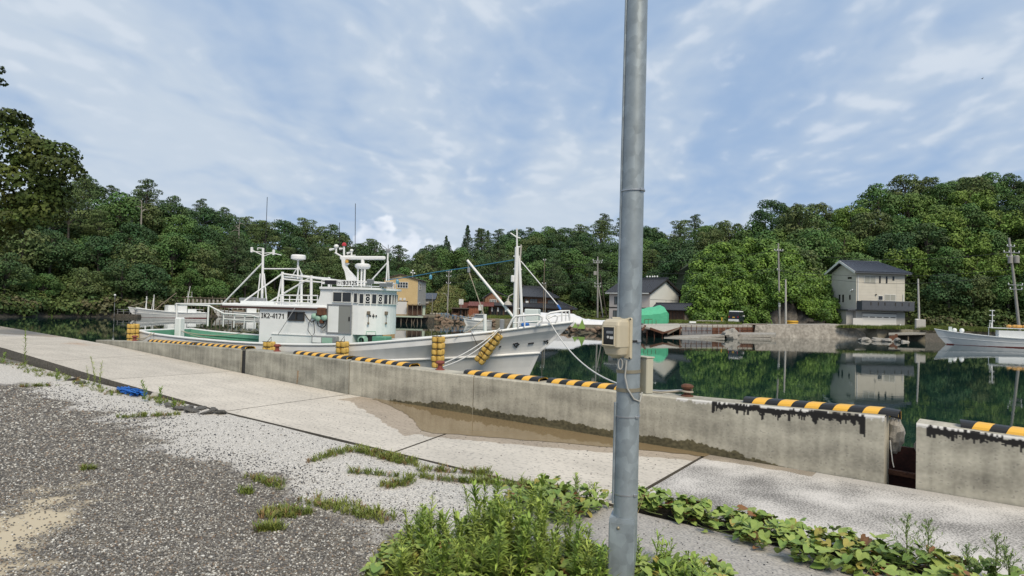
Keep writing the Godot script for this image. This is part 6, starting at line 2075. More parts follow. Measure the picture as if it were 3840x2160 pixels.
func build_far_boats():
	worn("boat_white", lin(0.64, 0.65, 0.65), lin(0.76, 0.77, 0.77), 0.4, 4.0, [0.01, 0.04], 134)
	mat("buoy_orange", lin(0.55, 0.30, 0.07), 0.6)
	# boat with the crossed mast, bow on
	var s := Vector3(-51.5, WATER, -115.0)
	var w := Vector3(-62.6, WATER, -102.5)
	var t := thing("moored_boat", "white fishing boat with cross-shaped mast, leftmost at the far jetty", "boat", Vector3(-54.6, WATER, -111.0), heading(s, w), "boats moored at the far left shore")
	small_hull(t, 11.0, 2.7, 0.95, 1.65)
	pipe(t, "mast", "white_metal", [Vector3(8.3, 1.0, 0), Vector3(8.3, 3.5, 0)], 0.07)
	pipe(t, "mast_leg", "white_metal", [Vector3(8.3, 1.0, 0.45), Vector3(8.3, 2.9, 0.12)], 0.05)
	pipe(t, "mast_arm", "white_metal", [Vector3(8.3, 3.05, -0.45), Vector3(8.3, 3.05, 0.45)], 0.05)
	pipe(t, "stay", "rope", [Vector3(8.4, 2.6, 0), Vector3(10.9, 1.7, 0)], 0.03)
	block(t, "cabin", "house_white", 3.0, 5.2, 0.9, 2.1, -0.8, 0.8)
	# broadside boat with wheelhouse
	s = Vector3(-52.724, -1.000, -110.302)
	w = Vector3(-58.367, -1.000, -101.238)
	t = thing("moored_boat", "long white fishing boat lying broadside, with boom and small wheelhouse", "boat", Vector3(-52.5, WATER, -109.5), heading(Vector3(-52.5, 0, -109.5), Vector3(-60.5, 0, -104.5)), "boats moored at the far left shore")
	small_hull(t, 10.4, 2.6, 0.82, 1.65)
	block(t, "wheelhouse", "house_white", 3.0, 4.6, 0.7, 2.2, -0.75, 0.75)
	block(t, "wheelhouse_roof", "house_white", 2.8, 4.8, 2.203, 2.3, -0.9, 0.9)
	for x in [3.15, 3.65, 4.1]: block(t, "pane", "glass", x, x + 0.38, 1.5, 2.0, 0.753, 0.77)
	block(t, "cabin", "house_white", 1.6, 2.9, 0.7, 1.5, -0.7, 0.7)
	pipe(t, "foremast", "white_metal", [Vector3(7.9, 1.0, 0), Vector3(7.9, 3.8, 0)], 0.06)
	pipe(t, "mast_leg", "white_metal", [Vector3(8.2, 1.0, 0.3), Vector3(7.95, 3.2, 0)], 0.045)
	pipe(t, "boom", "weathered_board", [Vector3(7.7, 1.3, 0.3), Vector3(4.6, 4.2, 0.6)], 0.08)
	pipe(t, "radar_mast", "white_metal", [Vector3(3.0, 2.3, 0), Vector3(2.6, 5.4, 0)], 0.045)
	pipe(t, "mast_arm", "white_metal", [Vector3(2.2, 3.6, -0.2), Vector3(3.1, 3.6, 0.2)], 0.04)
	for x in [2.3, 2.9]: pipe(t, "antenna", "white_metal", [Vector3(x, 3.6, 0), Vector3(x, 4.5, 0)], 0.025)
	for x in [4.4, 4.9]: pipe(t, "rail_post", "white_metal", [Vector3(x - 3.0, 0.8, 1.0), Vector3(x - 3.0, 1.5, 1.0)], 0.03)
	pipe(t, "rail", "white_metal", [Vector3(0.3, 1.4, 1.05), Vector3(2.6, 1.45, 1.1)], 0.03)
	# squid boat with racks of lamps
	t = thing("moored_boat", "white boat crowded with rigging, behind the main boat's stern rail", "boat", Vector3(-46.6, WATER, -122.0), heading(Vector3(-46.6, 0, -122.0), Vector3(-58.0, 0, -115.5)), "boats moored at the far left shore")
	small_hull(t, 9.6, 2.5, 0.8, 1.5, "boat_white", "black_paint")
	for k in 7:
		pipe(t, "rack_post", "white_metal", [Vector3(0.6 + k * 0.95, 0.7, 1.0), Vector3(0.6 + k * 0.95, 2.5, 1.0)], 0.035)
		var b := MB.new()
		b.ball(Vector3(0.9 + k * 0.95, 2.25, 0.9), Vector3(0.14, 0.2, 0.14), 8, 5)
		put("fishing_lamp", b, "pale_glass", t)
	pipe(t, "rack_rail", "white_metal", [Vector3(0.4, 2.5, 1.0), Vector3(7.0, 2.5, 1.0)], 0.035)
	pipe(t, "rack_rail", "white_metal", [Vector3(0.4, 1.6, 1.0), Vector3(7.0, 1.6, 1.0)], 0.03)
	block(t, "wheelhouse", "house_white", 2.2, 3.9, 0.7, 2.1, -0.7, 0.7)
	block(t, "net_heap", "weathered_board", 4.3, 6.4, 0.7, 1.35, -0.6, 0.7)
	# the last one, mostly hidden by the deck house
	t = thing("moored_boat", "white boat with slanted poles, rightmost at the far left shore", "boat", Vector3(-40.5, WATER, -126.0), heading(Vector3(-40.5, 0, -126.0), Vector3(-48.0, 0, -121.0)), "boats moored at the far left shore")
	small_hull(t, 7.8, 2.3, 0.8, 1.35, "boat_white", "black_paint")
	for k in 6: pipe(t, "pole", "white_metal", [Vector3(1.0 + k * 0.8, 0.8, 0.7), Vector3(0.6 + k * 0.8, 2.6, 0.2)], 0.035)
	block(t, "cabin", "house_white", 2.0, 4.0, 0.7, 1.8, -0.6, 0.6)
	# far jetty with its rail, lamp and racks
	t = thing("stone_jetty", "short dark concrete jetty with a grey handrail at the far left shore", "jetty", Vector3(-64.465, -1.034, -103.000))
	block(t, "block", "bank_rock", 0, 4.0, -2.0, 0.55, -6.0, 0.0)
	for k in 4: block(t, "rail_post", "dull_steel", 0.6 + k * 0.95, 0.68 + k * 0.95, 0.553, 1.25, -0.3, -0.22)
	block(t, "handrail", "dull_steel", 0.5, 3.8, 1.253, 1.33, -0.31, -0.21)
	block(t, "handrail", "dull_steel", 0.5, 3.8, 0.9, 0.95, -0.29, -0.25)
	t = thing("harbour_lamp", "slim lamp post with a white globe on the dark jetty", "street lamp", Vector3(-63.918, -0.499, -102.500))
	pipe(t, "post", "dull_steel", [Vector3(0, -0.3, 0), Vector3(0, 2.9, 0)], 0.05)
	var g := MB.new()
	g.ball(Vector3(0, 3.05, 0), Vector3(0.17, 0.17, 0.17), 10, 6)
	put("globe", g, "white_paint", t)
	t = thing("drying_rack", "dark wooden drying racks behind the moored boats", "rack", Vector3(-62.5, -0.6, -117.0), yaw(-0.35))
	for k in 16:
		block(t, "post", "weathered_board", k * 0.95, k * 0.95 + 0.1, 0, 3.2 + sin(k * 2.1) * 0.25, -0.1, 0)
		block(t, "hanging_float", "weathered_steel", k * 0.95 + 0.35, k * 0.95 + 0.6, 2.0 + sin(k * 1.3) * 0.3, 2.8, 0.0, 0.15)
	block(t, "beam", "weathered_board", -0.3, 15.0, 3.0, 3.12, 0.003, 0.1)
	block(t, "beam", "weathered_board", -0.3, 15.0, 1.6, 1.7, 0.003, 0.1)
	t = thing("road_lamp", "thin bent lamp post standing above the moored boats", "street lamp", Vector3(-57.555, 0.299, -125.000))
	pipe(t, "post", "dull_steel", [Vector3(0, -1.5, 0), Vector3(0, 3.2, 0), Vector3(0.4, 3.5, 0), Vector3(0.9, 3.5, 0)], 0.05)
	# little motor cruiser before the farmhouse
	t = thing("motor_cruiser", "small white motor cruiser with windscreen moored below the farmhouse", "boat", Vector3(-3.6, WATER, -110.0), heading(Vector3(-3.6, 0, -110.0), Vector3(-7.8, 0, -108.2)))
	small_hull(t, 4.9, 1.9, 0.75, 1.15, "white_paint", "white_metal")
	block(t, "cabin", "house_white", 1.3, 3.2, 0.5, 1.25, -0.6, 0.6)
	var cb := MB.new()
	cb.hexa([Vector3(1.5, 1.25, -0.55), Vector3(3.1, 1.25, -0.55), Vector3(3.1, 1.25, 0.55), Vector3(1.5, 1.25, 0.55), Vector3(1.6, 1.85, -0.45), Vector3(2.5, 1.85, -0.45), Vector3(2.5, 1.85, 0.45), Vector3(1.6, 1.85, 0.45)])
	put("windscreen", cb, "pale_glass", t)
	block(t, "hard_top", "white_paint", 1.4, 3.0, 1.853, 1.93, -0.6, 0.6)
	pipe(t, "rail", "white_metal", [Vector3(2.8, 1.3, 0.6), Vector3(4.4, 1.3, 0.1), Vector3(2.8, 1.3, -0.6)], 0.025, 5)
	pipe(t, "arch", "white_metal", [Vector3(1.6, 1.9, 0.45), Vector3(1.5, 2.3, 0.3), Vector3(1.5, 2.3, -0.3), Vector3(1.6, 1.9, -0.45)], 0.03, 5)
	# boat cut by the right edge
	var p := Vector3(55.941, -1.000, -82.445)
	t = thing("white_boat", "white fishing boat with low cabin, cut by the right edge", "boat", Vector3(p.x + 10.8, WATER, p.z + 5.8), heading(Vector3(p.x + 10.8, 0, p.z + 5.8), p))
	small_hull(t, 13.2, 2.9, 1.05, 1.95)
	block(t, "cabin", "house_white", 2.2, 6.6, 0.9, 2.05, -1.05, 1.05)
	block(t, "awning", "house_white", 3.4, 7.4, 2.30, 2.38, -1.15, 1.15)
	for x in [7.3, 5.4]: pipe(t, "awning_post", "white_metal", [Vector3(x, 0.9, 1.05), Vector3(x, 2.3, 1.05)], 0.04)
	pipe(t, "hoop", "white_metal", [Vector3(7.3, 2.38, 0.6), Vector3(7.3, 2.95, 0.55), Vector3(7.3, 2.95, -0.55), Vector3(7.3, 2.38, -0.6)], 0.04)
	pipe(t, "mast", "white_metal", [Vector3(7.1, 2.3, 0), Vector3(7.1, 4.6, 0)], 0.05)
	for y in [3.2, 3.9, 4.5]: pipe(t, "mast_arm", "white_metal", [Vector3(6.85, y, 0.1), Vector3(7.4, y, 0.1)], 0.05)
	for q in [[11.0, 0.2], [10.2, 0.35]]:
		var b := MB.new()
		b.ball(Vector3(q[0], 1.85, q[1]), Vector3(0.28, 0.3, 0.28), 8, 5)
		put("deck_bag", b, "white_paint", t)
	block(t, "bow_box", "frost_plastic", 11.3, 11.65, 1.7, 2.3, -0.15, 0.15)
	for k in 6:
		var b := MB.new()
		b.ball(Vector3(3.6 + k * 0.35 + R(-0.1, 0.1), 2.58, R(-0.5, 0.9)), Vector3(0.3, 0.22, 0.3), 8, 5)
		put("float", b, "buoy_orange", t)
	for q in [[9.85, 1.45, 0.85, "mark"], [3.0, 1.62, 0.7, "mark"]]:
		for k in 5: block(t, "lettering", "black_paint", q[0] - k * 0.16, q[0] - k * 0.16 + 0.1, q[1] - 0.08, q[1] + 0.07, 1.057 if q[0] < 5 else 1.27 - k * -0.035, (1.07 if q[0] < 5 else 1.30 - k * -0.035))

# ---------------------------------------------------------------- the collapsed dock
func plate(parent: Node, called: String, m: String, p: Array, thick: float):
	var b := MB.new()
	var d := Vector3(0, -thick, 0)
	b.hexa([p[0] + d, p[1] + d, p[2] + d, p[3] + d, p[0], p[1], p[2], p[3]])
	return put(called, b, m, parent)

func build_dock_wreck():
	var t := thing("broken_dock", "collapsed concrete dock deck tilting over rusty beams beside the green tarpaulin", "dock")
	plate(t, "deck", "concrete", [Vector3(16.074, 0.465, -80.500), Vector3(17.374, 0.209, -79.500), Vector3(19.043, -0.186, -79.000), Vector3(22.213, 0.428, -83.000)], 0.22)
	plate(t, "deck", "concrete", [Vector3(17.665, 0.534, -86.000), Vector3(23.162, 0.670, -88.000), Vector3(22.326, 0.472, -83.200), Vector3(17.322, 0.427, -82.000)], 0.2)
	plate(t, "loose_slab", "old_concrete", [Vector3(18.569, 0.330, -82.000), Vector3(20.294, 0.377, -83.000), Vector3(20.028, 0.285, -82.000), Vector3(18.638, 0.189, -81.000)], 0.1)
	for q in [[Vector3(17.331, 0.154, -79.400), Vector3(18.943, -0.389, -78.900), 0.28, 0.2, "rust"], [Vector3(18.966, -0.302, -79.000), Vector3(22.163, 0.242, -82.800), 0.2, 0.16, "rust"], [Vector3(16.368, -0.166, -79.600), Vector3(16.942, 0.462, -80.200), 0.18, 0.18, "rust"], [Vector3(19.571, -0.480, -79.500), Vector3(21.595, 0.172, -82.000), 0.16, 0.12, "weathered_board"]]:
		var b := MB.new()
		b.bar(q[0], q[1], q[3], q[2])
		put("beam", b, q[4], t)
	for q in [[Vector3(17.898, -0.122, -79.500), Vector3(17.929, -1.669, -79.500)], [Vector3(17.081, 0.068, -80.000), Vector3(17.112, -1.432, -80.000)], [Vector3(18.903, -0.329, -79.600), Vector3(18.944, -1.247, -79.600)], [Vector3(21.844, 0.279, -82.500), Vector3(21.863, -0.732, -82.500)], [Vector3(20.885, 0.094, -82.000), Vector3(20.906, -0.970, -82.000)]]:
		var b := MB.new()
		b.rod(q[0], q[1], 0.06, 6)
		put("post", b, "rust", t)
	for k in 4:
		var b := MB.new()
		b.rod(Vector3(16.932, 0.612, -81.000) + Vector3(k * 0.5, 0, 0), Vector3(16.955, 1.175, -81.000) + Vector3(k * 0.5, 0.1 * sin(k * 2.0), 0), 0.03, 5)
		put("bent_rail_post", b, "rust", t)
	var br := MB.new()
	br.tube([Vector3(16.955, 1.175, -81.000), Vector3(17.445, 1.269, -81.000), Vector3(17.973, 1.248, -81.000)], 0.03, 5)
	put("bent_rail", br, "rust", t)
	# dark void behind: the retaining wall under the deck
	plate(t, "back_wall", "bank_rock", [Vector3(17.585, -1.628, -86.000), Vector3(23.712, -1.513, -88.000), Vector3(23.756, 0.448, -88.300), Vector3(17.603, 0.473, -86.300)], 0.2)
	# sheet-pile front with rail
	t = thing("sheet_pile_wall", "rusty sheet-pile quay front with a row of railing posts, left of the slipway", "quay wall")
	plate(t, "steel_sheet", "grey_sheet", [Vector3(22.188, -0.728, -82.600), Vector3(26.783, -0.613, -84.800), Vector3(26.830, 0.323, -85.000), Vector3(22.221, 0.339, -82.800)], 0.001)
	plate(t, "steel_sheet", "rust", [Vector3(26.869, -0.534, -85.000), Vector3(35.989, -0.346, -89.000), Vector3(35.929, 0.455, -89.200), Vector3(26.918, 0.307, -85.200)], 0.001)
	for k in 9: plate(t, "sheet_rib", "grey_sheet", [Vector3(22.233, -0.701, -82.550) + Vector3(k * 1.02, k * 0.0, -k * 0.25), Vector3(22.305, -0.699, -82.550) + Vector3(k * 1.02, 0, -k * 0.25), Vector3(22.326, 0.309, -82.700) + Vector3(k * 1.02, 0.02, -k * 0.25), Vector3(22.255, 0.307, -82.700) + Vector3(k * 1.02, 0.02, -k * 0.25)], 0.02)
	var a := Vector3(21.984, 0.578, -82.600)
	var c := Vector3(35.778, 0.843, -89.000)
	for k in 18:
		var b := MB.new()
		var p := a.lerp(c, k / 17.0)
		b.rod(p, p - Vector3(0, 1.15 if k % 5 != 2 else 2.4, 0), 0.035, 5)
		put("railing_post", b, "rust", t)
	pipe(t, "railing", "rust", [a, a.lerp(c, 0.3) + Vector3(0, 0.05, 0), a.lerp(c, 0.62) + Vector3(0, -0.03, 0), c], 0.03, 5)
	pipe(t, "railing", "rust", [a + Vector3(0, -0.75, 0), c + Vector3(0, -0.8, 0)], 0.03, 5)
	# apron behind the railing
	var ap := MB.new()
	ap.hexa([Vector3(22.104, -0.888, -83.400), Vector3(36.239, -0.818, -89.600), Vector3(40.415, -1.115, -98.000), Vector3(25.831, -1.496, -98.000), Vector3(22.078, 0.459, -83.400), Vector3(36.216, 0.708, -89.600), Vector3(40.387, 0.781, -98.000), Vector3(25.793, 0.541, -98.000)])
	struct("dock_apron", ap, "concrete")
	# tilted concrete ledges in the water
	for q in [[[Vector3(18.762, -0.996, -78.000), Vector3(27.205, -0.873, -81.000), Vector3(28.325, -0.452, -84.000), Vector3(19.777, -0.823, -82.000)], 0.45, "long broken concrete ledge at the water, below the grey steel sheet"], [[Vector3(23.806, -0.759, -80.200), Vector3(27.266, -0.507, -81.200), Vector3(28.265, -0.490, -84.000), Vector3(24.753, -0.680, -83.000)], 0.2, "wedge of broken concrete lying on the ledge"], [[Vector3(29.251, -0.420, -82.500), Vector3(34.673, -0.348, -83.500), Vector3(36.248, -0.190, -87.000), Vector3(30.611, -0.270, -86.000)], 0.35, "flat broken concrete ledge beside the slipway"], [[Vector3(29.199, -0.813, -82.000), Vector3(33.873, -0.825, -83.000), Vector3(35.092, -0.612, -86.000), Vector3(30.742, -0.664, -86.000)], 0.5, "lower broken concrete ledge at the water beside the slipway"]]:
		var b := MB.new()
		var p: Array = q[0]
		var d := Vector3(0, -q[1], 0)
		b.hexa([p[0] + d, p[1] + d, p[2] + d, p[3] + d, p[0], p[1], p[2], p[3]])
		tag(put("concrete_ledge", b, "old_concrete"), q[2], "concrete slab", "broken concrete at the dock")
	boulder(Vector3(28.367, -0.657, -82.000), Vector3(1.3, 1.2, 1.2), "large weathered boulder between the two concrete ledges", "old_concrete")
	# the sluice at the right of the slipway
	t = thing("sluice", "dark sluice opening under a concrete lintel with rusted plates, right of the slipway", "sluice")
	plate(t, "lintel", "old_concrete", [Vector3(51.619, 0.079, -87.000), Vector3(58.041, 0.230, -89.000), Vector3(60.649, 0.273, -93.000), Vector3(54.584, 0.083, -92.000)], 0.25)
	plate(t, "rust_plate", "rust", [Vector3(51.362, -1.860, -87.000), Vector3(53.065, -1.905, -87.300), Vector3(53.080, 0.030, -87.400), Vector3(51.877, 0.008, -87.200)], 0.15)
	plate(t, "side_wall", "bank_rock", [Vector3(56.354, -1.079, -86.500), Vector3(60.619, -1.126, -88.000), Vector3(61.072, 0.259, -89.500), Vector3(57.575, 0.211, -88.500)], 0.3)
	plate(t, "back_wall", "bank_rock", [Vector3(55.485, -2.303, -92.000), Vector3(60.817, -2.158, -93.000), Vector3(60.798, 0.129, -93.000), Vector3(55.463, 0.033, -92.000)], 0.2)
	var b2 := MB.new()
	b2.rod(Vector3(55.183, 0.036, -88.500), Vector3(55.201, -1.930, -88.500), 0.12, 6)
	put("post", b2, "weathered_board", t)

func boulder(at: Vector3, r: Vector3, label: String, m := "riprap", group := ""):
	var b := MB.new()
	var sd := R(0, 100)
	var rings := 5 if r.y < 0.6 and not m.begins_with("rough") and not m.begins_with("asphalt") else 10
	var sides := 7 if rings == 5 else 16
	var rough := 0.4 if rings == 5 else 0.5
	var pt := func(i: int, k: int) -> Vector3:
		var p := PI * i / rings - PI / 2
		var a := TAU * (k % sides) / sides
		var e := Vector3(cos(p) * cos(a), sin(p), cos(p) * sin(a))
		return e * r * (0.85 + rough * n_hill.get_noise_3d(e.x * 1.1 + sd, e.y * 1.1, e.z * 1.1) + (rough - 0.4) * n_hill.get_noise_3d(e.x * 4.0, e.y * 4.0 + sd, e.z * 4.0))
	for i in rings:
		for k in sides: b.quad(pt.call(i, k), pt.call(i + 1, k), pt.call(i + 1, k + 1), pt.call(i, k + 1))
	var o := put("boulder", b, m)
	o.position = at
	o.rotation = Vector3(R(-0.4, 0.4), R(0, TAU), R(-0.4, 0.4))
	tag(o, label, "boulder", group)

# ---------------------------------------------------------------- things along the far shore
func cover(t: Node3D, sections: Array, m: String):
	# sections: [x, half width, eave height, ridge height]; a cover draped over something long
	var rng_pts := []
	for q in sections:
		rng_pts.append([Vector3(q[0], q[4] if q.size() > 4 else 0.0, q[1]), Vector3(q[0], q[2], q[1] * 1.02), Vector3(q[0], lerpf(q[2], q[3], 0.7), q[1] * 0.6), Vector3(q[0], q[3], 0.0), Vector3(q[0], lerpf(q[2], q[3], 0.7), -q[1] * 0.6), Vector3(q[0], q[2], -q[1] * 1.02), Vector3(q[0], q[4] if q.size() > 4 else 0.0, -q[1])])
	var b := MB.new()
	for i in rng_pts.size() - 1:
		for k in 6:
			for u in 3:
				var f0 := u / 3.0
				var f1 := (u + 1) / 3.0
				var dip := [0.0, -0.06, 0.03, 0.0]
				b.quad(rng_pts[i][k].lerp(rng_pts[i + 1][k], f0) + Vector3(0, dip[u], 0), rng_pts[i][k].lerp(rng_pts[i + 1][k], f1) + Vector3(0, dip[u + 1], 0), rng_pts[i][k + 1].lerp(rng_pts[i + 1][k + 1], f1) + Vector3(0, dip[u + 1], 0), rng_pts[i][k + 1].lerp(rng_pts[i + 1][k + 1], f0) + Vector3(0, dip[u], 0))
	for e in [0, rng_pts.size() - 1]:
		for k in range(1, 6): b.tri(rng_pts[e][0], rng_pts[e][k], rng_pts[e][k + 1])
	put("cover", b, m, t)

func build_shore_things():
	worn("riprap", lin(0.12, 0.085, 0.06), lin(0.36, 0.27, 0.2), 0.95, 2.5, [0.03, 0.1], 131, 0.6)
	worn("white_sheet", lin(0.60, 0.62, 0.65), lin(0.72, 0.73, 0.75), 0.6, 4.0, [0.02, 0.05], 132)
	worn("green_tarp", lin(0.06, 0.36, 0.20), lin(0.10, 0.46, 0.27), 0.55, 3.0, [0.02, 0.06], 133)
	mat("net_green", lin(0.16, 0.26, 0.06), 0.85)
	mat("van_blue", lin(0.012, 0.017, 0.035), 0.18)
	mat("tail_red", lin(0.35, 0.02, 0.02), 0.25)
	mat("tyre", lin(0.014, 0.014, 0.014), 0.85)
	mat("road_yellow", lin(0.62, 0.36, 0.03), 0.55)
	mat("barrier_blue", lin(0.12, 0.25, 0.40), 0.6)
	# boat laid up under a white sheet
	var p := Vector3(0.855, -0.938, -93.000)
	var t := thing("covered_boat", "long boat laid up under white sheeting, behind the main boat's bow rail", "covered boat", p, heading(p, Vector3(16.065, -0.831, -93.000)))
	cover(t, [[-0.5, 0.9, 1.0, 1.6, 0.5], [0.8, 1.4, 1.3, 2.5, 0.5], [3.0, 1.5, 1.35, 2.62, 0.5], [8.3, 1.5, 1.3, 2.5, 0.55], [9.6, 1.45, 1.1, 1.9, 0.6], [10.8, 1.4, 0.95, 1.75, 0.62], [15.4, 1.3, 1.1, 1.75, 0.7], [16.6, 0.6, 1.2, 1.6, 0.8]], "white_sheet")
	var b := MB.new()
	b.prism([Vector2(0, 0), Vector2(15.2, 0), Vector2(16.4, 0.75), Vector2(-0.4, 0.6)], Vector3.RIGHT, Vector3.UP, Vector3(0, 0, -2.3), Vector3(0, -0.1, 1.15))
	put("hull", b, "weathered_steel", t)
	# boat under a green tarpaulin
	p = Vector3(16.988, 0.214, -90.000)
	t = thing("tarpaulin_boat", "boat under a bright green tarpaulin beside the small tiled store", "covered boat", p, heading(p, Vector3(23.474, 0.407, -93.000)))
	cover(t, [[-0.3, 1.0, 1.4, 2.0, 0.5], [1.5, 1.5, 1.5, 2.35, 0.2], [3.4, 1.6, 1.7, 2.65, 0.15], [5.0, 1.55, 2.0, 2.95, 0.25], [5.6, 1.2, 1.7, 2.1, 0.5], [5.9, 0.5, 1.3, 1.5, 0.9]], "green_tarp")
	b = MB.new()
	b.prism([Vector2(0.3, -0.3), Vector2(5.0, -0.3), Vector2(5.5, 0.9), Vector2(0.0, 0.6)], Vector3.RIGHT, Vector3.UP, Vector3(0, 0, -2.4), Vector3(0, 0, 1.2))
	put("hull", b, "weathered_steel", t)
	# peaked green net covers on the rubble
	for q in [[Vector3(9.923, -0.439, -89.000), 0.75, 1.4, "pointed green net cover standing on the rubble beside the bow"], [Vector3(9.076, -0.329, -90.000), 0.55, 0.75, "low green net heap left of the pointed cover"]]:
		t = thing("net_cover", q[3], "net", q[0], yaw(0.5), "green net covers on the rubble")
		b = MB.new()
		for k in 8:
			var a0 := TAU * k / 8
			var a1 := TAU * (k + 1) / 8
			var r0: float = q[1] * (1.0 if k % 2 == 0 else 0.72)
			var r1: float = q[1] * (1.0 if k % 2 == 1 else 0.72)
			var e0 := Vector3(cos(a0) * r0, 0, sin(a0) * r0)
			var e1 := Vector3(cos(a1) * r1, 0, sin(a1) * r1)
			var m0 := e0 * 0.45 + Vector3(0, q[2] * 0.45, 0)
			var m1 := e1 * 0.45 + Vector3(0, q[2] * 0.45, 0)
			b.quad(e0, m0, m1, e1); b.tri(m0, Vector3(0, q[2], 0), m1)
		put("sheet", b, "net_green", t)
	# rubble bank below the covers, and riprap below the village road
	for k in 34:
		var f := k / 33.0
		boulder(Vector3(lerpf(7.5, 18.5, f) + R(-0.4, 0.4), -1.0 + R(0.0, 0.75), lerpf(-90.5, -86.5, f) + R(-1.2, 0.8)), Vector3(R(0.3, 0.75), R(0.2, 0.4), R(0.3, 0.6)), "reddish stone in the rubble bank below the white covered boat", "riprap", "stones of the rubble bank")
	for k in 60:
		var f := rng.randf()
		var h := rng.randf()
		boulder(Vector3(lerpf(-14.0, -3.0, f), -1.0 + h * 1.35, -117.2 - h * 1.8 + R(-0.2, 0.2) + f * 0.8), Vector3(R(0.3, 0.65), R(0.25, 0.45), R(0.3, 0.5)), "brown stone in the riprap bank below the village road", "riprap", "stones of the riprap bank")
	for k in 26:
		boulder(Vector3(R(47.5, 53.5), R(-1.15, -0.75), R(-87.5, -85.6)), Vector3(R(0.4, 0.9), R(0.2, 0.38), R(0.4, 0.8)), "weathered stone in the bank between slipway and sluice", "old_concrete", "stones beside the slipway")
	# blue barriers along the shore road
	for q in [[Vector3(-12.555, 0.090, -118.600), "first blue work barrier from the workshop"], [Vector3(-11.255, -0.149, -117.800), "second blue work barrier from the workshop"], [Vector3(-9.691, -0.263, -117.000), "third blue work barrier from the workshop"], [Vector3(-8.258, -0.434, -116.200), "blue work barrier nearest the motor cruiser"]]:
		t = thing("work_barrier", q[1], "barrier", q[0], yaw(-0.2), "blue barriers along the shore road")
		for s in [-0.45, 0.45]:
			b = MB.new()
			b.rod(Vector3(s - 0.15, -0.1, 0.1), Vector3(s, 0.8, 0), 0.035, 5)
			b.rod(Vector3(s + 0.15, -0.1, -0.1), Vector3(s, 0.8, 0), 0.035, 5)
			put("leg", b, "barrier_blue", t)
		b = MB.new()
		b.rod(Vector3(-1.2, 0.65, 0), Vector3(1.2, 0.55, 0), 0.03, 5)
		put("rail", b, "barrier_blue", t)
	# white kerb stones by the road and dry slope behind
	for k in 7:
		t = thing("kerb_stone", ["first", "second", "third", "fourth", "fifth", "sixth", "last"][k] + " white kerb stone beside the village road, counted from the workshop", "kerb stone", Vector3(-15.495, 0.473, -123.000) + Vector3(k * 0.55, 0, 0), Basis.IDENTITY, "white kerb stones of the village road")
		b = MB.new()
		b.cbox(Vector3(0, 0.1, 0), Vector3(0.42, 0.3, 0.25), 0.04)
		put("block", b, "concrete", t)
	b = MB.new()
	b.hexa([Vector3(-16.762, -0.064, -121.000), Vector3(-12.643, 0.004, -120.000), Vector3(-13.722, 0.678, -130.000), Vector3(-17.779, 0.571, -130.000), Vector3(-16.765, 0.054, -121.000) , Vector3(-12.646, 0.121, -120.000), Vector3(-13.598, 0.782, -130.000), Vector3(-17.783, 0.673, -130.000)])
	struct("village_road", b, "slip_concrete")
	dry_slope()
	# yellow ring blocks beside the grey pole
	t = thing("yellow_block", "stack of two yellow painted mooring blocks beside the grey pole", "bollard", Vector3(43.279, 0.669, -98.000))
	for k in 2:
		b = MB.new()
		b.lathe(Vector3(0, k * 0.36, 0), [Vector2(0.0, 0.0), Vector2(0.78, 0.0), Vector2(0.86, 0.08), Vector2(0.86, 0.22), Vector2(0.78, 0.32), Vector2(0.0, 0.33)], 16)
		put("ring", b, "road_yellow", t)
	build_van()
	# low wooden kerb and marker stakes behind the dock
	t = thing("timber_kerb", "long grey timber lying behind the dock in front of the creeper", "timber", Vector3(27.738, 0.778, -95.000))
	block(t, "log", "weathered_steel", 0, 4.0, 0, 0.32, -0.3, 0)
	t = thing("marker_stake", "short yellow stake standing left of the dark van", "stake", Vector3(31.428, 0.756, -95.000))
	block(t, "stake", "road_yellow", -0.06, 0.06, -0.1, 0.85, -0.06, 0.06)
	t = thing("white_block", "small white block on the ground before the tiled store", "block", Vector3(26.213, 0.702, -92.000))
	block(t, "body", "white_paint", -0.45, 0.45, 0, 0.25, -0.2, 0.2)

func dry_slope():
	# a bank of yellowing grass and scrub behind the village road
	var b := MB.new()
	var pts := [[Vector3(-17.290, 0.508, -126.000), Vector3(-16.078, 4.101, -134.000)], [Vector3(-15.509, 0.628, -125.000), Vector3(-14.093, 6.339, -137.000)], [Vector3(-12.968, 0.768, -124.000), Vector3(-12.078, 6.124, -137.000)], [Vector3(-10.238, 1.184, -126.000), Vector3(-9.961, 4.822, -136.000)]]
	for i in pts.size() - 1: b.quad(pts[i][0], pts[i + 1][0], pts[i + 1][1], pts[i][1])
	var t := thing("dry_bank", "steep bank of yellowing grass behind the village road", "grass bank")
	put("earth", b, "shore_earth", t)
	var cl := MB.new()
	cl.colored = true
	lobe(cl, Vector3.ZERO, Vector3(0.7, 0.5, 0.7), 46, 0.34, Color(1, 1, 1), 0.1)
	var tr := []
	var cs := []
	for k in 330:
		var i := rng.randi() % 3
		var f := rng.randf()
		var g := rng.randf()
		var p: Vector3 = pts[i][0].lerp(pts[i + 1][0], f).lerp(pts[i][1].lerp(pts[i + 1][1], f), g)
		tr.append(Transform3D(yaw(R(0, TAU)).scaled(Vector3.ONE * R(0.6, 1.2)), p + Vector3(0, 0.1, 0.2)))
		cs.append(Color(0.21, 0.17, 0.065).lerp(Color(0.085, 0.12, 0.03), clampf(rng.randf() * 0.6 + f * 0.2 + i * 0.2, 0, 1)))
	scatter("scrub", cl.mesh(), "leaves", tr, cs, t)

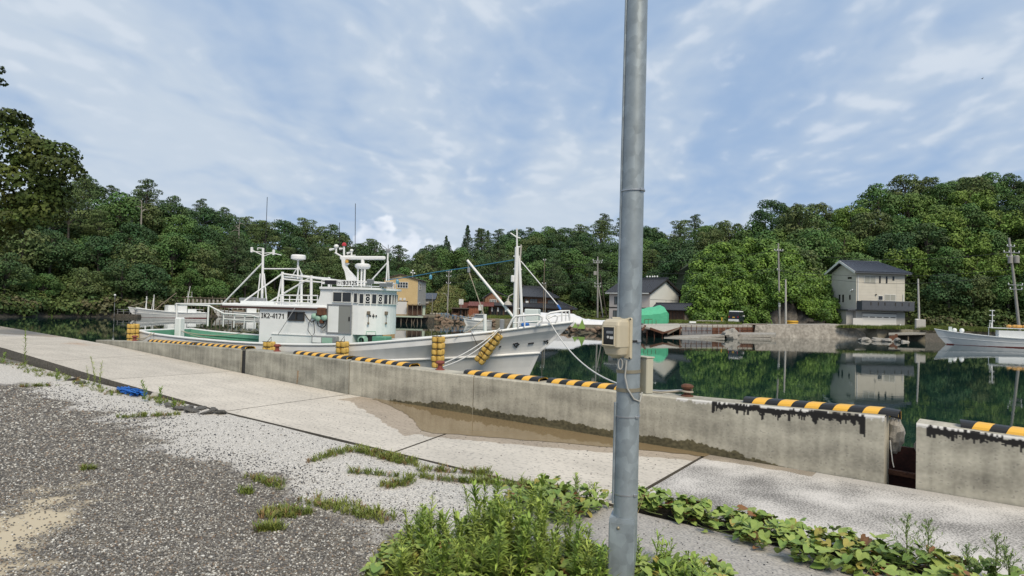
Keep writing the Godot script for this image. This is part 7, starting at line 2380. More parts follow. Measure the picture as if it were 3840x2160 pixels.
func build_van():
	var o := Vector3(34.287, 0.776, -96.000)
	var bs := yaw(-0.60)                                    # local -z is the van's front, +z its tail
	var t := thing("parked_van", "dark blue boxy small van with white roof parked before the creeper", "van", o, bs)
	var w := 1.48
	var l := 3.4
	var body := MB.new()
	# side profile pushed across the width
	body.prism([Vector2(0, 0.28), Vector2(l, 0.28), Vector2(l + 0.05, 0.75), Vector2(l - 0.12, 0.98), Vector2(l - 0.55, 1.66), Vector2(0.08, 1.70), Vector2(0.0, 0.95)], Vector3(0, 0, -1), Vector3.UP, Vector3(-w, 0, 0), Vector3.ZERO)
	put("body", body, "van_blue", t)
	var roof := MB.new()
	roof.cbox(Vector3(-w / 2, 1.74, -l / 2 + 0.25), Vector3(w - 0.06, 0.2, l - 0.7), 0.06)
	put("roof", roof, "white_paint", t)
	block(t, "rear_window", "glass", -w + 0.12, -0.12, 1.05, 1.6, 0.0, 0.02)
	block(t, "side_window", "glass", 0.002, 0.012, 1.05, 1.55, -1.25, -0.25)
	block(t, "side_window", "glass", 0.002, 0.012, 1.05, 1.55, -2.5, -1.32)
	block(t, "rear_bumper", "white_metal", -w - 0.02, 0.02, 0.22, 0.58, 0.003, 0.09)
	block(t, "number_plate", "road_yellow", -w / 2 - 0.17, -w / 2 + 0.17, 0.78, 0.94, 0.022, 0.035)
	for x in [-w + 0.02, -0.14]: block(t, "tail_light", "tail_red", x, x + 0.1, 0.8, 1.05, 0.022, 0.05)
	block(t, "mirror", "white_paint", 0.02, 0.2, 1.0, 1.2, -2.75, -2.62)
	block(t, "door_handle", "dull_steel", 0.002, 0.03, 0.92, 0.97, -1.3, -1.1)
	for z in [-0.65, -2.75]:
		for x in [0.0, -w]:
			var wh := MB.new()
			var side := 1.0 if x == 0.0 else -1.0
			wh.lathe(Vector3(x - 0.08 * side, 0.28, z), [Vector2(0, -0.09), Vector2(0.24, -0.09), Vector2(0.28, -0.05), Vector2(0.28, 0.05), Vector2(0.24, 0.09), Vector2(0.17, 0.092)], 14, Basis(Vector3(0, 1, 0), Vector3(side, 0, 0), Vector3(0, 0, -side)))
			var wo := put("wheel", wh, "tyre", t)
			var rm := MB.new()
			rm.lathe(Vector3(x - 0.08 * side, 0.28, z), [Vector2(0.17, 0.07), Vector2(0.12, 0.09), Vector2(0.0, 0.085)], 12, Basis(Vector3(0, 1, 0), Vector3(side, 0, 0), Vector3(0, 0, -side)))
			put("rim", rm, "steel", wo)

# ---------------------------------------------------------------- poles and wires of the village
func utility_pole(label: String, foot: Vector3, head: Vector3, r: float, m: String, arms: Array, called := "utility_pole", cat := "utility pole") -> Node3D:
	var t := thing(called, label, cat, foot)
	var h := head - foot
	var b := MB.new()
	b.tube([Vector3(0, -0.8, 0), h * 0.5, h], [r, r * 0.85, r * 0.68], 8)
	put("shaft", b, m, t)
	for a in arms:                                          # [share of the height, half length, insulators]
		var o: Vector3 = h * a[0]
		b = MB.new()
		b.box(o + Vector3(0, 0, r * 0.8), Vector3(a[1] * 2, 0.09, 0.09), yaw(0.2))
		var arm := put("cross_arm", b, "dull_steel", t)
		for k in a[2]:
			b = MB.new()
			var x := lerpf(-a[1] * 0.92, a[1] * 0.92, float(k) / maxi(a[2] - 1, 1))
			b.lathe(o + Vector3(x, 0.04, r * 0.8 - x * 0.2), [Vector2(0.05, 0), Vector2(0.08, 0.06), Vector2(0.05, 0.1), Vector2(0.08, 0.15), Vector2(0.03, 0.22), Vector2(0, 0.22)], 7)
			put("insulator", b, "white_paint", arm)
	return t

func build_poles():
	var p1 := utility_pole("concrete utility pole with struts, left of the pale house", Vector3(16.025, 0.775, -118.000), Vector3(15.772, 12.052, -118.000), 0.17, "pole_grey", [[0.93, 0.95, 3], [0.895, 0.8, 4], [0.55, 0.6, 2], [0.5, 0.6, 2]])
	pipe(p1, "strut", "pole_grey", [Vector3(16.871, 0.816, -117.000) - p1.position, Vector3(16.030, 6.666, -118.000) - p1.position], 0.1)
	pipe(p1, "strut", "bark", [Vector3(18.297, 0.760, -122.000) - p1.position, Vector3(16.343, 8.751, -118.500) - p1.position], 0.12)
	var bx := MB.new()
	bx.cbox(Vector3(15.324, 8.942, -117.700) - p1.position, Vector3(0.55, 0.7, 0.35), 0.04)
	put("switch_box", bx, "pole_grey", p1)
	var p2 := utility_pole("thin brown pole with a white lamp head rising from the farmhouse roof", Vector3(6.012, 0.845, -120.000), Vector3(6.012, 11.467, -120.000), 0.1, "weathered_board", [[0.98, 0.25, 2], [0.56, 0.35, 2]])
	pipe(p2, "conduit", "weathered_steel", [Vector3(0.35, -0.8, 0), Vector3(6.131, 6.645, -120.000) - p2.position + Vector3(0.25, 0, 0)], 0.06)
	utility_pole("utility pole standing right of the ochre workshop", Vector3(-12.141, 0.234, -121.000), Vector3(-12.087, 8.985, -121.000), 0.12, "pole_grey", [[0.96, 0.5, 3], [0.86, 0.45, 2], [0.71, 0.4, 2]])
	var rl := thing("road_lamp", "curved street lamp beside the utility pole near the stall", "street lamp", Vector3(-12.085, 0.955, -120.000))
	pipe(rl, "post", "pole_grey", [Vector3(0, -0.5, 0), Vector3(-12.171, 3.940, -120.000) - rl.position, Vector3(-12.394, 4.344, -120.000) - rl.position, Vector3(-12.985, 4.504, -120.000) - rl.position], 0.055)
	utility_pole("short grey post before the dry bank", Vector3(-15.270, 0.665, -122.500), Vector3(-15.281, 4.252, -122.500), 0.06, "pole_grey", [], "slim_post", "post")
	utility_pole("short dark lamp post left of the boarded farmhouse wing", Vector3(-5.281, 1.376, -119.000), Vector3(-5.301, 3.815, -119.000), 0.05, "weathered_board", [], "slim_post", "post")
	var p6 := utility_pole("tall utility pole before the creeper slope", Vector3(41.769, 1.017, -99.000), Vector3(41.372, 13.349, -99.000), 0.17, "pole_grey", [[0.905, 0.75, 4], [0.66, 0.35, 1]])
	for q in [0.2, 0.225]:
		bx = MB.new()
		bx.lathe((Vector3(41.372, 13.349, -99.000) - p6.position) * q, [Vector2(0.175, 0), Vector2(0.18, 0.0), Vector2(0.18, 0.2), Vector2(0.175, 0.2)], 10)
		put("band", bx, "white_paint", p6)
	utility_pole("plain pale concrete post right of the tall utility pole", Vector3(41.870, 0.708, -97.000), Vector3(41.742, 7.640, -97.000), 0.17, "pole_pale", [], "concrete_post", "post")
	var p8 := utility_pole("pale post with a square box beside the tall beige house", Vector3(59.031, 0.199, -92.000), Vector3(58.759, 7.954, -92.000), 0.16, "pole_pale", [], "concrete_post", "post")
	bx = MB.new()
	bx.cbox(Vector3(58.881, 1.376, -91.600) - p8.position, Vector3(1.38, 1.42, 0.4), 0.05)
	put("control_box", bx, "pole_pale", p8)
	bx = MB.new()
	bx.cbox(Vector3(58.445, 1.843, -91.700) - p8.position, Vector3(0.4, 0.6, 0.3), 0.05)
	put("small_box", bx, "white_paint", p8)
	var p9 := utility_pole("tall leaning utility pole with transformers at the right edge", Vector3(68.691, 1.663, -86.000), Vector3(67.211, 13.491, -86.000), 0.19, "pole_grey", [[0.90, 0.6, 3], [0.83, 1.3, 4], [0.78, 0.9, 3], [0.46, 1.2, 2], [0.41, 1.0, 2]])
	for q in [[Vector3(67.261, 10.520, -85.800), 0.28], [Vector3(68.082, 10.583, -85.800), 0.34]]:
		bx = MB.new()
		bx.lathe(q[0] - p9.position, [Vector2(0, -0.5), Vector2(q[1], -0.5), Vector2(q[1], 0.4), Vector2(q[1] * 0.7, 0.5), Vector2(0, 0.5)], 12)
		put("transformer", bx, "pole_grey", p9)
	# wires strung between them
	var n := 0
	var names := ["upper", "middle", "lower", "lowest"]
	for q in [[Vector3(67.454, 11.571, -86.000), Vector3(41.390, 12.126, -99.000), 1.2], [Vector3(67.739, 9.242, -86.000), Vector3(41.462, 9.180, -99.000), 1.0], [Vector3(67.838, 8.558, -86.000), Vector3(41.493, 9.037, -99.000), 1.6]]:
		line("%s wire between the leaning pole and the pole before the creeper" % names[n], q[0], q[1], q[2])
		n += 1
	n = 0
	for q in [[Vector3(41.389, 12.198, -99.000), Vector3(15.799, 10.853, -118.000), 0.6], [Vector3(41.459, 9.395, -99.000), Vector3(15.828, 9.570, -118.000), 0.7], [Vector3(41.491, 9.181, -99.000), Vector3(15.916, 7.176, -118.000), 1.1]]:
		line("%s wire between the creeper slope's pole and the strutted pole" % names[n], q[0], q[1], q[2])
		n += 1
	n = 0
	for q in [[Vector3(15.799, 10.853, -118.000), Vector3(6.025, 10.918, -120.000), 0.4], [Vector3(15.874, 7.517, -118.000), Vector3(-12.057, 6.736, -121.000), 0.8], [Vector3(-12.087, 8.156, -121.000), Vector3(15.767, 10.767, -118.000), 0.7]]:
		line("%s wire from the strutted pole towards the workshop" % names[n], q[0], q[1], q[2])
		n += 1
	line("thin stay wire from the tall utility pole to the pale post", Vector3(41.341, 10.872, -98.600), Vector3(41.728, 7.597, -97.000), 0.02)

func line(label: String, a: Vector3, c: Vector3, drop: float):
	var b := MB.new()
	b.tube(sag(a, c, drop, 14), 0.022, 4, false)
	tag(put("overhead_wire", b, "wire"), label, "wire", "overhead wires of the village")

# ---------------------------------------------------------------- the galvanised pole with its meter
func build_street_pole():
	var zn := mat("galvanised", Color(1, 1, 1), 0.48, 0.3)
	var cell := noise(141, 0.028, 1, FastNoiseLite.TYPE_CELLULAR)   # crystals of the zinc coat
	cell.cellular_return_type = FastNoiseLite.RETURN_CELL_VALUE
	cell.domain_warp_enabled = true; cell.domain_warp_amplitude = 22.0; cell.domain_warp_frequency = 0.02
	var data := cell.get_seamless_image(512, 512).get_data()
	var soft := noise(143, 0.01, 4).get_seamless_image(512, 512).get_data()
	var px := PackedByteArray()
	for i in data.size():
		var v: float = 0.30 + (soft[i] / 255.0 - 0.5) * 0.14 + (0.06 if data[i] > 190 else (-0.025 if data[i] < 50 else 0.0))
		var c := Color(v * 0.86, v, v * 1.09).linear_to_srgb()
		px.append_array(PackedByteArray([int(c.r * 255), int(c.g * 255), int(c.b * 255)]))
	zn.albedo_texture = ImageTexture.create_from_image(Image.create_from_data(512, 512, false, Image.FORMAT_RGB8, px))
	zn.uv1_triplanar = true; zn.uv1_world_triplanar = true
	zn.uv1_scale = Vector3(1.1, 0.8, 1.1)
	worn("meter_cream", lin(0.46, 0.41, 0.30), lin(0.52, 0.465, 0.35), 0.5, 1.0, [0.01, 0.05], 142)
	mat("box_cream", lin(0.45, 0.43, 0.34), 0.5)
	mat("cable_grey", lin(0.36, 0.36, 0.34), 0.6)
	mat("clear_pane", lin(0.008, 0.01, 0.01), 0.05)
	mat("bolt_brass", lin(0.30, 0.27, 0.2), 0.5, 0.6)
	var foot := Vector3(1.104, -0.027, -5.970)
	foot.y = -0.05
	var t := thing("steel_pole", "tall grey galvanised steel pole with square foot standing in the weeds", "pole", foot)
	var low := Vector3(1.109, 0.624, -5.970) - foot
	var mid := Vector3(1.113, 2.702, -5.970) - foot
	var high := Vector3(1.119, 5.494, -5.970) - foot
	var top := high + (high - mid) * 1.3
	var b := MB.new()
	b.tube([low - Vector3(0, 0.3, 0), low, mid, high, top], [0.113, 0.111, 0.106, 0.098, 0.085], 28)
	put("shaft", b, "galvanised", t)
	# square casing at the foot with a folded lip
	var cs := yaw(-0.28)
	var cc := Vector3(1.089, 0.331, -5.970) - foot
	b = MB.new()
	b.cbox(Vector3(cc.x, low.y / 2 - 0.03, cc.z), Vector3(0.235, low.y + 0.02, 0.235), 0.008, cs)
	put("foot_casing", b, "galvanised", t)
	b = MB.new()
	var lip := []
	for q in [[0.117, -0.024], [0.113, 0.012]]:
		for c in [[-1, -1], [1, -1], [1, 1], [-1, 1]]: lip.append(Vector3(cc.x, low.y + q[1], cc.z) + cs * Vector3(c[0] * q[0], 0, c[1] * q[0]))
	b.hexa(lip)
	put("collar", b, "galvanised", t)
	b = MB.new()
	b.ball(Vector3(cc.x, low.y - 0.07, cc.z) + cs * Vector3(-0.03, 0, 0.12), Vector3(0.016, 0.016, 0.012), 10, 6)
	put("bolt", b, "bolt_brass", t)
	var on := func(py: float) -> Vector3:                   # a point on the pole's axis at a measured height
		return mid.lerp(low, (py - 738.0) / 562.0) if py > 738.0 else high.lerp(mid, py / 738.0)
	for q in [[483.0, 0.012, "steel"], [934.0, 0.03, "bolt_brass"], [980.0, 0.035, "bolt_brass"], [1047.0, 0.012, "steel"], [1240.0, 0.012, "steel"], [858.0, 0.02, "black_paint"]]:
		var o: Vector3 = on.call(q[0])
		b = MB.new()
		b.lathe(o, [Vector2(0.1085, -q[1] / 2), Vector2(0.1145, -q[1] / 2), Vector2(0.1145, q[1] / 2), Vector2(0.1085, q[1] / 2)], 28, Basis(Vector3.BACK, 0.03))
		var band := put("band", b, q[2], t)
		if q[1] < 0.03:
			b = MB.new()
			b.cbox(o + Vector3(0.07, 0.004, 0.092), Vector3(0.045, 0.024, 0.02), 0.004, yaw(0.6))
			put("buckle", b, "steel", band)
	# conduits up the left side
	pipe(t, "conduit", "galvanised", [on.call(1266.0) + Vector3(-0.118, 0, 0.01), on.call(1014.0) + Vector3(-0.118, 0, 0.01)], 0.0135, 10)
	pipe(t, "conduit", "galvanised", [on.call(800.0) + Vector3(-0.108, 0, 0.0), on.call(400.0) + Vector3(-0.108, 0, 0.0), high + Vector3(-0.104, 0, 0), top + Vector3(-0.092, 0, 0)], 0.013, 10)
	# ------- electricity meter in its cream case, turned to the left
	var mo := on.call(851.0) + Vector3(-0.135, 0, 0.10) as Vector3
	var mb := yaw(-0.72)
	var m := thing("meter_box", "cream electricity meter case with dark window strapped to the pole", "meter", foot + mo, mb)
	b = MB.new()
	b.cbox(Vector3(0.005, 0.0, -0.075), Vector3(0.225, 0.385, 0.035), 0.012)
	put("back_plate", b, "meter_cream", m)
	b = MB.new()                                            # bulging front shell: wide above, drawn in below
	var prof := [[-0.165, 0.060, 0.045], [-0.145, 0.078, 0.085], [-0.085, 0.088, 0.10], [-0.075, 0.094, 0.125], [0.12, 0.094, 0.125], [0.15, 0.090, 0.115], [0.172, 0.078, 0.075], [0.178, 0.07, 0.03]]
	var ring := func(q: Array) -> Array:
		var out := []
		var r := 0.028
		for c in [[1, 1], [-1, 1], [-1, -1], [1, -1]]:
			for k in 4:
				var a := (PI / 2) * k / 3.0
				var u := Vector2(cos(a), sin(a))
				if c[0] * c[1] < 0: u = Vector2(u.y, u.x)
				if c[1] > 0: out.append(Vector3(c[0] * (q[1] - r + r * u.x), q[0], q[2] - r + r * u.y))
				elif k == 0 or k == 3: out.append(Vector3(c[0] * q[1], q[0], -0.06))
		return out
	for i in prof.size() - 1:
		var r0: Array = ring.call(prof[i])
		var r1: Array = ring.call(prof[i + 1])
		for k in r0.size():
			var j := (k + 1) % r0.size()
			b.out_quad(r0[k], r0[j], r1[j], r1[k], Vector3(0, (prof[i][0] + prof[i + 1][0]) / 2, 0))
	for e in [0, prof.size() - 1]:
		var r: Array = ring.call(prof[e])
		for k in range(1, r.size() - 1): b.tri(r[0], r[k], r[k + 1])
	put("shell", b, "meter_cream", m)
	b = MB.new()
	for q in [[0, 0.105, 0.16, 0.012], [0, -0.062, 0.16, 0.012]]: b.cbox(Vector3(q[0] - 0.006, q[1], 0.131), Vector3(q[2] - 0.03, q[3], 0.014), 0.004)
	for x in [-0.068, 0.056]: b.cbox(Vector3(x, 0.0215, 0.131), Vector3(0.012, 0.179, 0.014), 0.004)
	var wf := put("window_frame", b, "meter_cream", m)
	b = MB.new()
	b.box(Vector3(-0.006, 0.0215, 0.1275), Vector3(0.112, 0.155, 0.004))
	put("pane", b, "clear_pane", wf)
	b = MB.new()
	b.lathe(Vector3(-0.012, 0.012, 0.130), [Vector2(0.0, 0.0), Vector2(0.012, 0.0), Vector2(0.012, 0.003), Vector2(0.0, 0.003)], 14, Basis(Vector3.RIGHT, Vector3(0, 0, 1), Vector3(0, -1, 0)))
	put("dial", b, "pale_panel", wf)
	block(wf, "plate_label", "pale_panel", 0.008, 0.046, -0.004, 0.020, 0.130, 0.132)
	block(wf, "display", "dull_steel", -0.03, 0.042, 0.045, 0.068, 0.130, 0.132)
	for q in [[-0.1, 0.178], [0.1, 0.178], [0.1, -0.178]]:
		b = MB.new()
		b.ball(Vector3(q[0] + 0.005, q[1], -0.056), Vector3(0.009, 0.009, 0.006), 8, 5)
		put("screw", b, "black_paint", m)
	# ------- breaker box on the far side of the pole
	var jo := Vector3(1.276, 1.934, -6.030)
	m = thing("breaker_box", "narrow cream breaker box clipped to the right side of the pole", "electric box", jo, yaw(0.5))
	b = MB.new()
	b.cbox(Vector3.ZERO, Vector3(0.085, 0.335, 0.15), 0.008)
	put("case", b, "box_cream", m)
	b = MB.new()
	b.cbox(Vector3(0, 0.172, 0.0), Vector3(0.10, 0.014, 0.165), 0.004)
	put("lid", b, "box_cream", m)
	b = MB.new()
	b.cbox(Vector3(0.048, -0.02, 0.04), Vector3(0.014, 0.075, 0.02), 0.004)
	put("latch", b, "dull_steel", m)
	# ------- cables
	var coil := []
	var c0: Vector3 = foot + on.call(912.0) + Vector3(-0.10, 0, 0.10)
	for k in 17: coil.append(c0 + Vector3(cos(TAU * k / 8) * 0.02, sin(TAU * k / 8) * 0.05 - 0.01, 0.005 * k * 0.3))
	b = MB.new()
	b.tube(coil, 0.007, 6)
	tag(put("cable_coil", b, "cable_grey"), "small coil of grey cable hanging under the meter", "cable")
	b = MB.new()
	var a0: Vector3 = foot + on.call(905.0) + Vector3(-0.045, 0, 0.125)
	b.tube([a0, foot + on.call(945.0) + Vector3(-0.055, 0, 0.12), foot + on.call(975.0) + Vector3(-0.03, 0, 0.125), foot + on.call(1000.0) + Vector3(0.03, 0, 0.12), foot + on.call(1008.0) + Vector3(0.095, 0, 0.075), foot + on.call(985.0) + Vector3(0.12, 0, 0.05)], 0.0085, 8)
	tag(put("meter_cable", b, "cable_grey"), "grey cable curving from the meter to the breaker box", "cable")

# ---------------------------------------------------------------- plants on the quay
func blade(b: MB, o: Vector3, tip: Vector3, w: float):
	var m := o.lerp(tip, 0.5) + Vector3(0, o.distance_to(tip) * 0.14, 0)
	var s := (tip - o).cross(Vector3.UP)
	s = (s if s.length() > 0.001 else Vector3.RIGHT).normalized() * w
	b.quad(o - s * 0.4, o + s * 0.4, m + s, m - s)
	b.tri(m - s, m + s, tip)

func weed_meshes(h: float, leaves: int, len_: float, tint: Color, feathery := false) -> Array:
	var st := MB.new()
	var lean := Vector3(R(-0.16, 0.16), 0, R(-0.16, 0.16)) * h
	var pts := [Vector3(0, -0.03, 0), Vector3(0, h * 0.4, 0) + lean * 0.25, Vector3(0, h, 0) + lean]
	st.tube(pts, [0.006, 0.005, 0.002], 5)
	var lf := MB.new()
	lf.colored = true
	var n := leaves if not feathery else 22
	for k in n:
		var f := (k + R(0.1, 0.9)) / n
		var y := lerpf(0.05, 1.0, f) if not feathery else lerpf(0.22, 0.98, f)
		var p: Vector3 = Vector3(0, h * y, 0) + lean * y * y
		var a := k * 2.39996 + R(-0.6, 0.6)
		lf.col = tint * R(0.7, 1.3)
		if not feathery:
			var l := len_ * lerpf(1.0, 0.5, f * f) * R(0.6, 1.35)
			blade(lf, p, p + Vector3(cos(a) * l, l * R(-0.15, 1.2), sin(a) * l), len_ * R(0.06, 0.12))
			continue
		# side twigs that carry rows of small narrow leaves
		var tl := h * 0.34 * (1.05 - f) * R(0.7, 1.3) + 0.03
		var e := p + Vector3(cos(a) * tl, tl * R(0.5, 1.1), sin(a) * tl)
		st.tube([p, e], [0.002, 0.001], 3, false)
		var m := 12
		for i in m:
			var o := p.lerp(e, (i + 0.5) / m)
			var d := Vector3(R(-1, 1), R(0.0, 1.2), R(-1, 1)).normalized()
			lf.col = tint * R(0.75, 1.3)
			blade(lf, o, o + d * R(0.025, 0.05), 0.0048)
	return [st, lf]

func weed(label: String, at: Vector3, h: float, leaves: int, len_: float, tint: Color, feathery := false, group := "", called := "tall_weed"):
	var s := weed_meshes(h, leaves, len_, tint, feathery)
	var t := thing(called, label, "weed", at, Basis.IDENTITY, group)
	put("stem", s[0], "weed_stem", t)
	put("leaves", s[1], "weed_leaves", t)
	return t

func creeper_leaf() -> Mesh:                                # one broad leaf with three shallow lobes, folded along its rib
	var b := MB.new()
	b.colored = true
	var rim := []
	for k in 12:
		var a := TAU * k / 12.0
		var r := 0.86 + 0.11 * cos(3.0 * a) + (0.14 if k == 0 else 0.0) - (0.42 if k == 6 else 0.0)
		rim.append(Vector3(sin(a) * r * 0.95, 0.16 * absf(sin(a)) - 0.10 * maxf(cos(a), 0.0), cos(a) * r))
	for k in 12:
		b.col = Color(1, 1, 1) if k % 2 == 0 else Color(0.94, 0.96, 0.92)
		b.tri(Vector3(0, 0, -0.1), rim[k], rim[(k + 1) % 12])
	return b.mesh()

func build_plants():
	mat("weed_stem", lin(0.13, 0.16, 0.05), 0.8)
	mat("dry_stem", lin(0.30, 0.23, 0.12), 0.9)
	var green := Color(0.185, 0.285, 0.05)
	var pale := Color(0.30, 0.37, 0.08)
	# weeds that stand alone along the slab edge and at the right
	var solo := [
		[Vector3(-15.917, 0.100, -20.945), 1.35, 70, 0.13, Color(0.17, 0.24, 0.04), false, "tallest yellow-green weed at the left, standing against the water"],
		[Vector3(-11.926, 0.000, -18.091), 0.55, 44, 0.08, pale, false, "short upright weed left of a pair at the slab edge"],
		[Vector3(-11.767, 0.000, -18.124), 0.82, 60, 0.09, pale, false, "tall upright weed of the pair at the slab edge"],
		[Vector3(-11.445, 0.000, -17.836), 0.70, 54, 0.09, pale, false, "second weed of the pair at the slab edge"],
		[Vector3(-13.291, 0.000, -18.739), 0.34, 30, 0.12, green, false, "low bushy weed at the slab edge far left"],
		[Vector3(-8.821, 0.000, -15.497), 0.50, 60, 0.12, green, false, "leafy weed right of the blue heap"],
		[Vector3(-8.201, 0.000, -14.987), 0.42, 44, 0.12, green, false, "leaning weed two steps right of the blue heap"],
		[Vector3(-7.612, 0.000, -14.511), 0.20, 26, 0.12, Color(0.14, 0.21, 0.03), false, "low round weed at the slab edge"],
		[Vector3(-17.417, 0.100, -21.940), 0.35, 30, 0.14, green, false, "bushy weed cut by the left edge"],
		[Vector3(-0.911, 0.000, -7.822), 0.25, 20, 0.07, pale, false, "small weed on the gravel edge left of the large clump"],
		[Vector3(-1.723, 0.000, -7.571), 0.22, 18, 0.06, pale, false, "small weed farther left on the gravel edge"],
		[Vector3(4.009, 0.000, -6.421), 0.58, 110, 0.10, Color(0.17, 0.24, 0.08), true, "tall feathery weed near the right edge, tallest there"],
		[Vector3(4.263, 0.000, -6.475), 0.50, 100, 0.09, Color(0.17, 0.24, 0.08), true, "tall feathery weed right of the tallest one"],
		[Vector3(4.468, 0.000, -6.177), 0.34, 70, 0.09, Color(0.15, 0.22, 0.08), true, "shorter feathery weed before the right edge"],
		[Vector3(4.694, 0.000, -6.147), 0.50, 80, 0.07, Color(0.17, 0.23, 0.08), true, "slim feathery weed closest to the right edge"],
		[Vector3(4.818, 0.000, -6.112), 0.36, 80, 0.09, Color(0.15, 0.22, 0.08), true, "low feathery weed in the right corner"],
		[Vector2(35.034, 0.134).x * QD + QA + QN * 0.3 + Vector3(0, 0.05, 0), 0.5, 14, 0.16, green, false, "weed growing at the end of the low wall, far left"]]
	for q in solo: weed(q[6], q[0], q[1], q[2], q[3], q[4], q[5], "single weeds on the quay")
	# the clump left of the pole: many upright stems
	var n := 0
	for k in 150:
		var x := R(-1.02, 0.92)
		var z := R(-6.95, -5.7)
		if x > 0.55 and z < -6.4: continue
		var hh := R(0.3, 0.66) * (1.15 if absf(x - 0.15) < 0.5 else 0.74)
		weed(("tall" if hh > 0.5 else ("knee-high" if hh > 0.36 else "short")) + " weed in the " + ("left end" if x < -0.35 else ("middle" if x < 0.4 else "right end")) + " of the clump left of the pole's foot", Vector3(x, -0.02, z), hh, int(hh * 170), R(0.07, 0.13), green.lerp(pale, rng.randf()), false, "weeds of the clump at the pole")
		n += 1
	for k in 12:
		weed("upright weed behind the pole's foot at the slab edge", quay(R(4.3, 5.4), R(-4.5, -3.75), -0.01), R(0.18, 0.36), 28, R(0.07, 0.11), green.lerp(pale, rng.randf()), false, "weeds behind the pole's foot")
	for k in 26:
		weed("leafy weed right of the pole's foot", Vector3(R(1.22, 1.8), -0.02, R(-6.7, -5.6)), R(0.14, 0.36), 22, R(0.09, 0.13), green.lerp(pale, rng.randf() * 0.6), false, "weeds right of the pole's foot")
	# creeper leaves over the ground round the pole and along the slab to the right
	var tr := []
	var cl := []
	for k in 5000:
		var p := Vector3.ZERO
		var u := rng.randf()
		if u < 0.56:                                        # the band along the speckled slab
			var t := R(-1.6, 4.3)
			var wide := lerpf(0.30, 1.35, clampf((4.2 - t) / 4.0, 0, 1))
			p = quay(t, -3.30 - wide * pow(rng.randf(), 1.25) + R(-0.06, 0.06), 0)
			if n_zone.get_noise_2d(p.x * 2.6, p.z * 2.6) < -0.08 + 0.3 * (rng.randf() - 0.5): continue
			p.y = R(0.02, 0.20)
		elif u < 0.80:
			p = Vector3(R(-1.25, 1.0), R(0.02, 0.22), R(-6.5, -5.6))
			if n_zone.get_noise_2d(p.x * 2.0, p.z * 2.0) < -0.12: continue
		elif u < 0.90: p = quay(R(4.2, 5.3), R(-4.9, -3.9), 0) + Vector3(0, R(0.02, 0.26), 0)
		else: p = Vector3(R(1.15, 2.1), R(0.02, 0.2), R(-6.2, -5.55))
		var s := R(0.04, 0.085)
		if u > 0.56: s *= 0.9
		var bs := Basis(Vector3.UP, R(0, TAU)) * Basis(Vector3.RIGHT, R(-0.15, 0.85)) * Basis(Vector3.BACK, R(-0.4, 0.4))
		tr.append(Transform3D(bs.scaled(Vector3(s, s, s)), p))
		var c := Color(0.155, 0.25, 0.06).lerp(Color(0.30, 0.37, 0.10), rng.randf())
		var r := rng.randf()
		if r < 0.07: c = Color(0.34, 0.30, 0.08)
		elif r < 0.12: c = Color(0.22, 0.11, 0.05)
		cl.append(c)
	tag(scatter("creeper_leaves", creeper_leaf(), "kudzu_leaves", tr, cl), "broad creeper leaves spreading over the ground round the pole", "creeper")
	# runners of the creeper
	for k in 16:
		var t := R(-1.5, 3.8)
		var band := -3.45 - R(0.0, 0.5)
		var pts := []
		for i in 7: pts.append(quay(t + i * 0.16, band + R(-0.16, 0.16), R(0.01, 0.07)))
		var b := MB.new()
		b.tube(pts, 0.005, 4)
		tag(put("creeper_runner", b, "weed_stem"), "thin runner of creeper among the leaves right of the pole", "vine", "creeper runners")
	for k in 22:                                            # dead stalks among the creeper and the clump
		var o := quay(R(-1.0, 4.0), R(-4.3, -3.4), 0.0) if k < 12 else Vector3(R(-1.1, 0.95), 0, R(-6.7, -5.8))
		var b := MB.new()
		var e := o + Vector3(R(-0.18, 0.18), R(0.12, 0.36), R(-0.18, 0.18))
		b.tube([o, o.lerp(e, 0.5) + Vector3(0.015, 0.02, 0), e], [0.004, 0.003, 0.0015], 4)
		for i in 4: b.tube([o.lerp(e, 0.5 + i * 0.12), o.lerp(e, 0.6 + i * 0.12) + Vector3(R(-0.05, 0.05), 0.03, R(-0.05, 0.05))], 0.0015, 3)
		tag(put("dead_stalk", b, "dry_stem"), "dry brown stalk among the " + ("creeper right of the pole" if k < 12 else "weeds left of the pole"), "stalk", "dead stalks among the weeds")
	# thin grass in the cracks and along the slab edge
	var g := MB.new()
	g.colored = true
	for k in 12:
		var a := R(0, TAU)
		g.col = Color(1, 1, 1) * R(0.8, 1.2)
		blade(g, Vector3(R(-0.03, 0.03), 0, R(-0.03, 0.03)), Vector3(cos(a) * R(0.02, 0.09), R(0.03, 0.10), sin(a) * R(0.02, 0.09)), 0.0045)
	var gm := g.mesh()
	tr = []
	cl = []
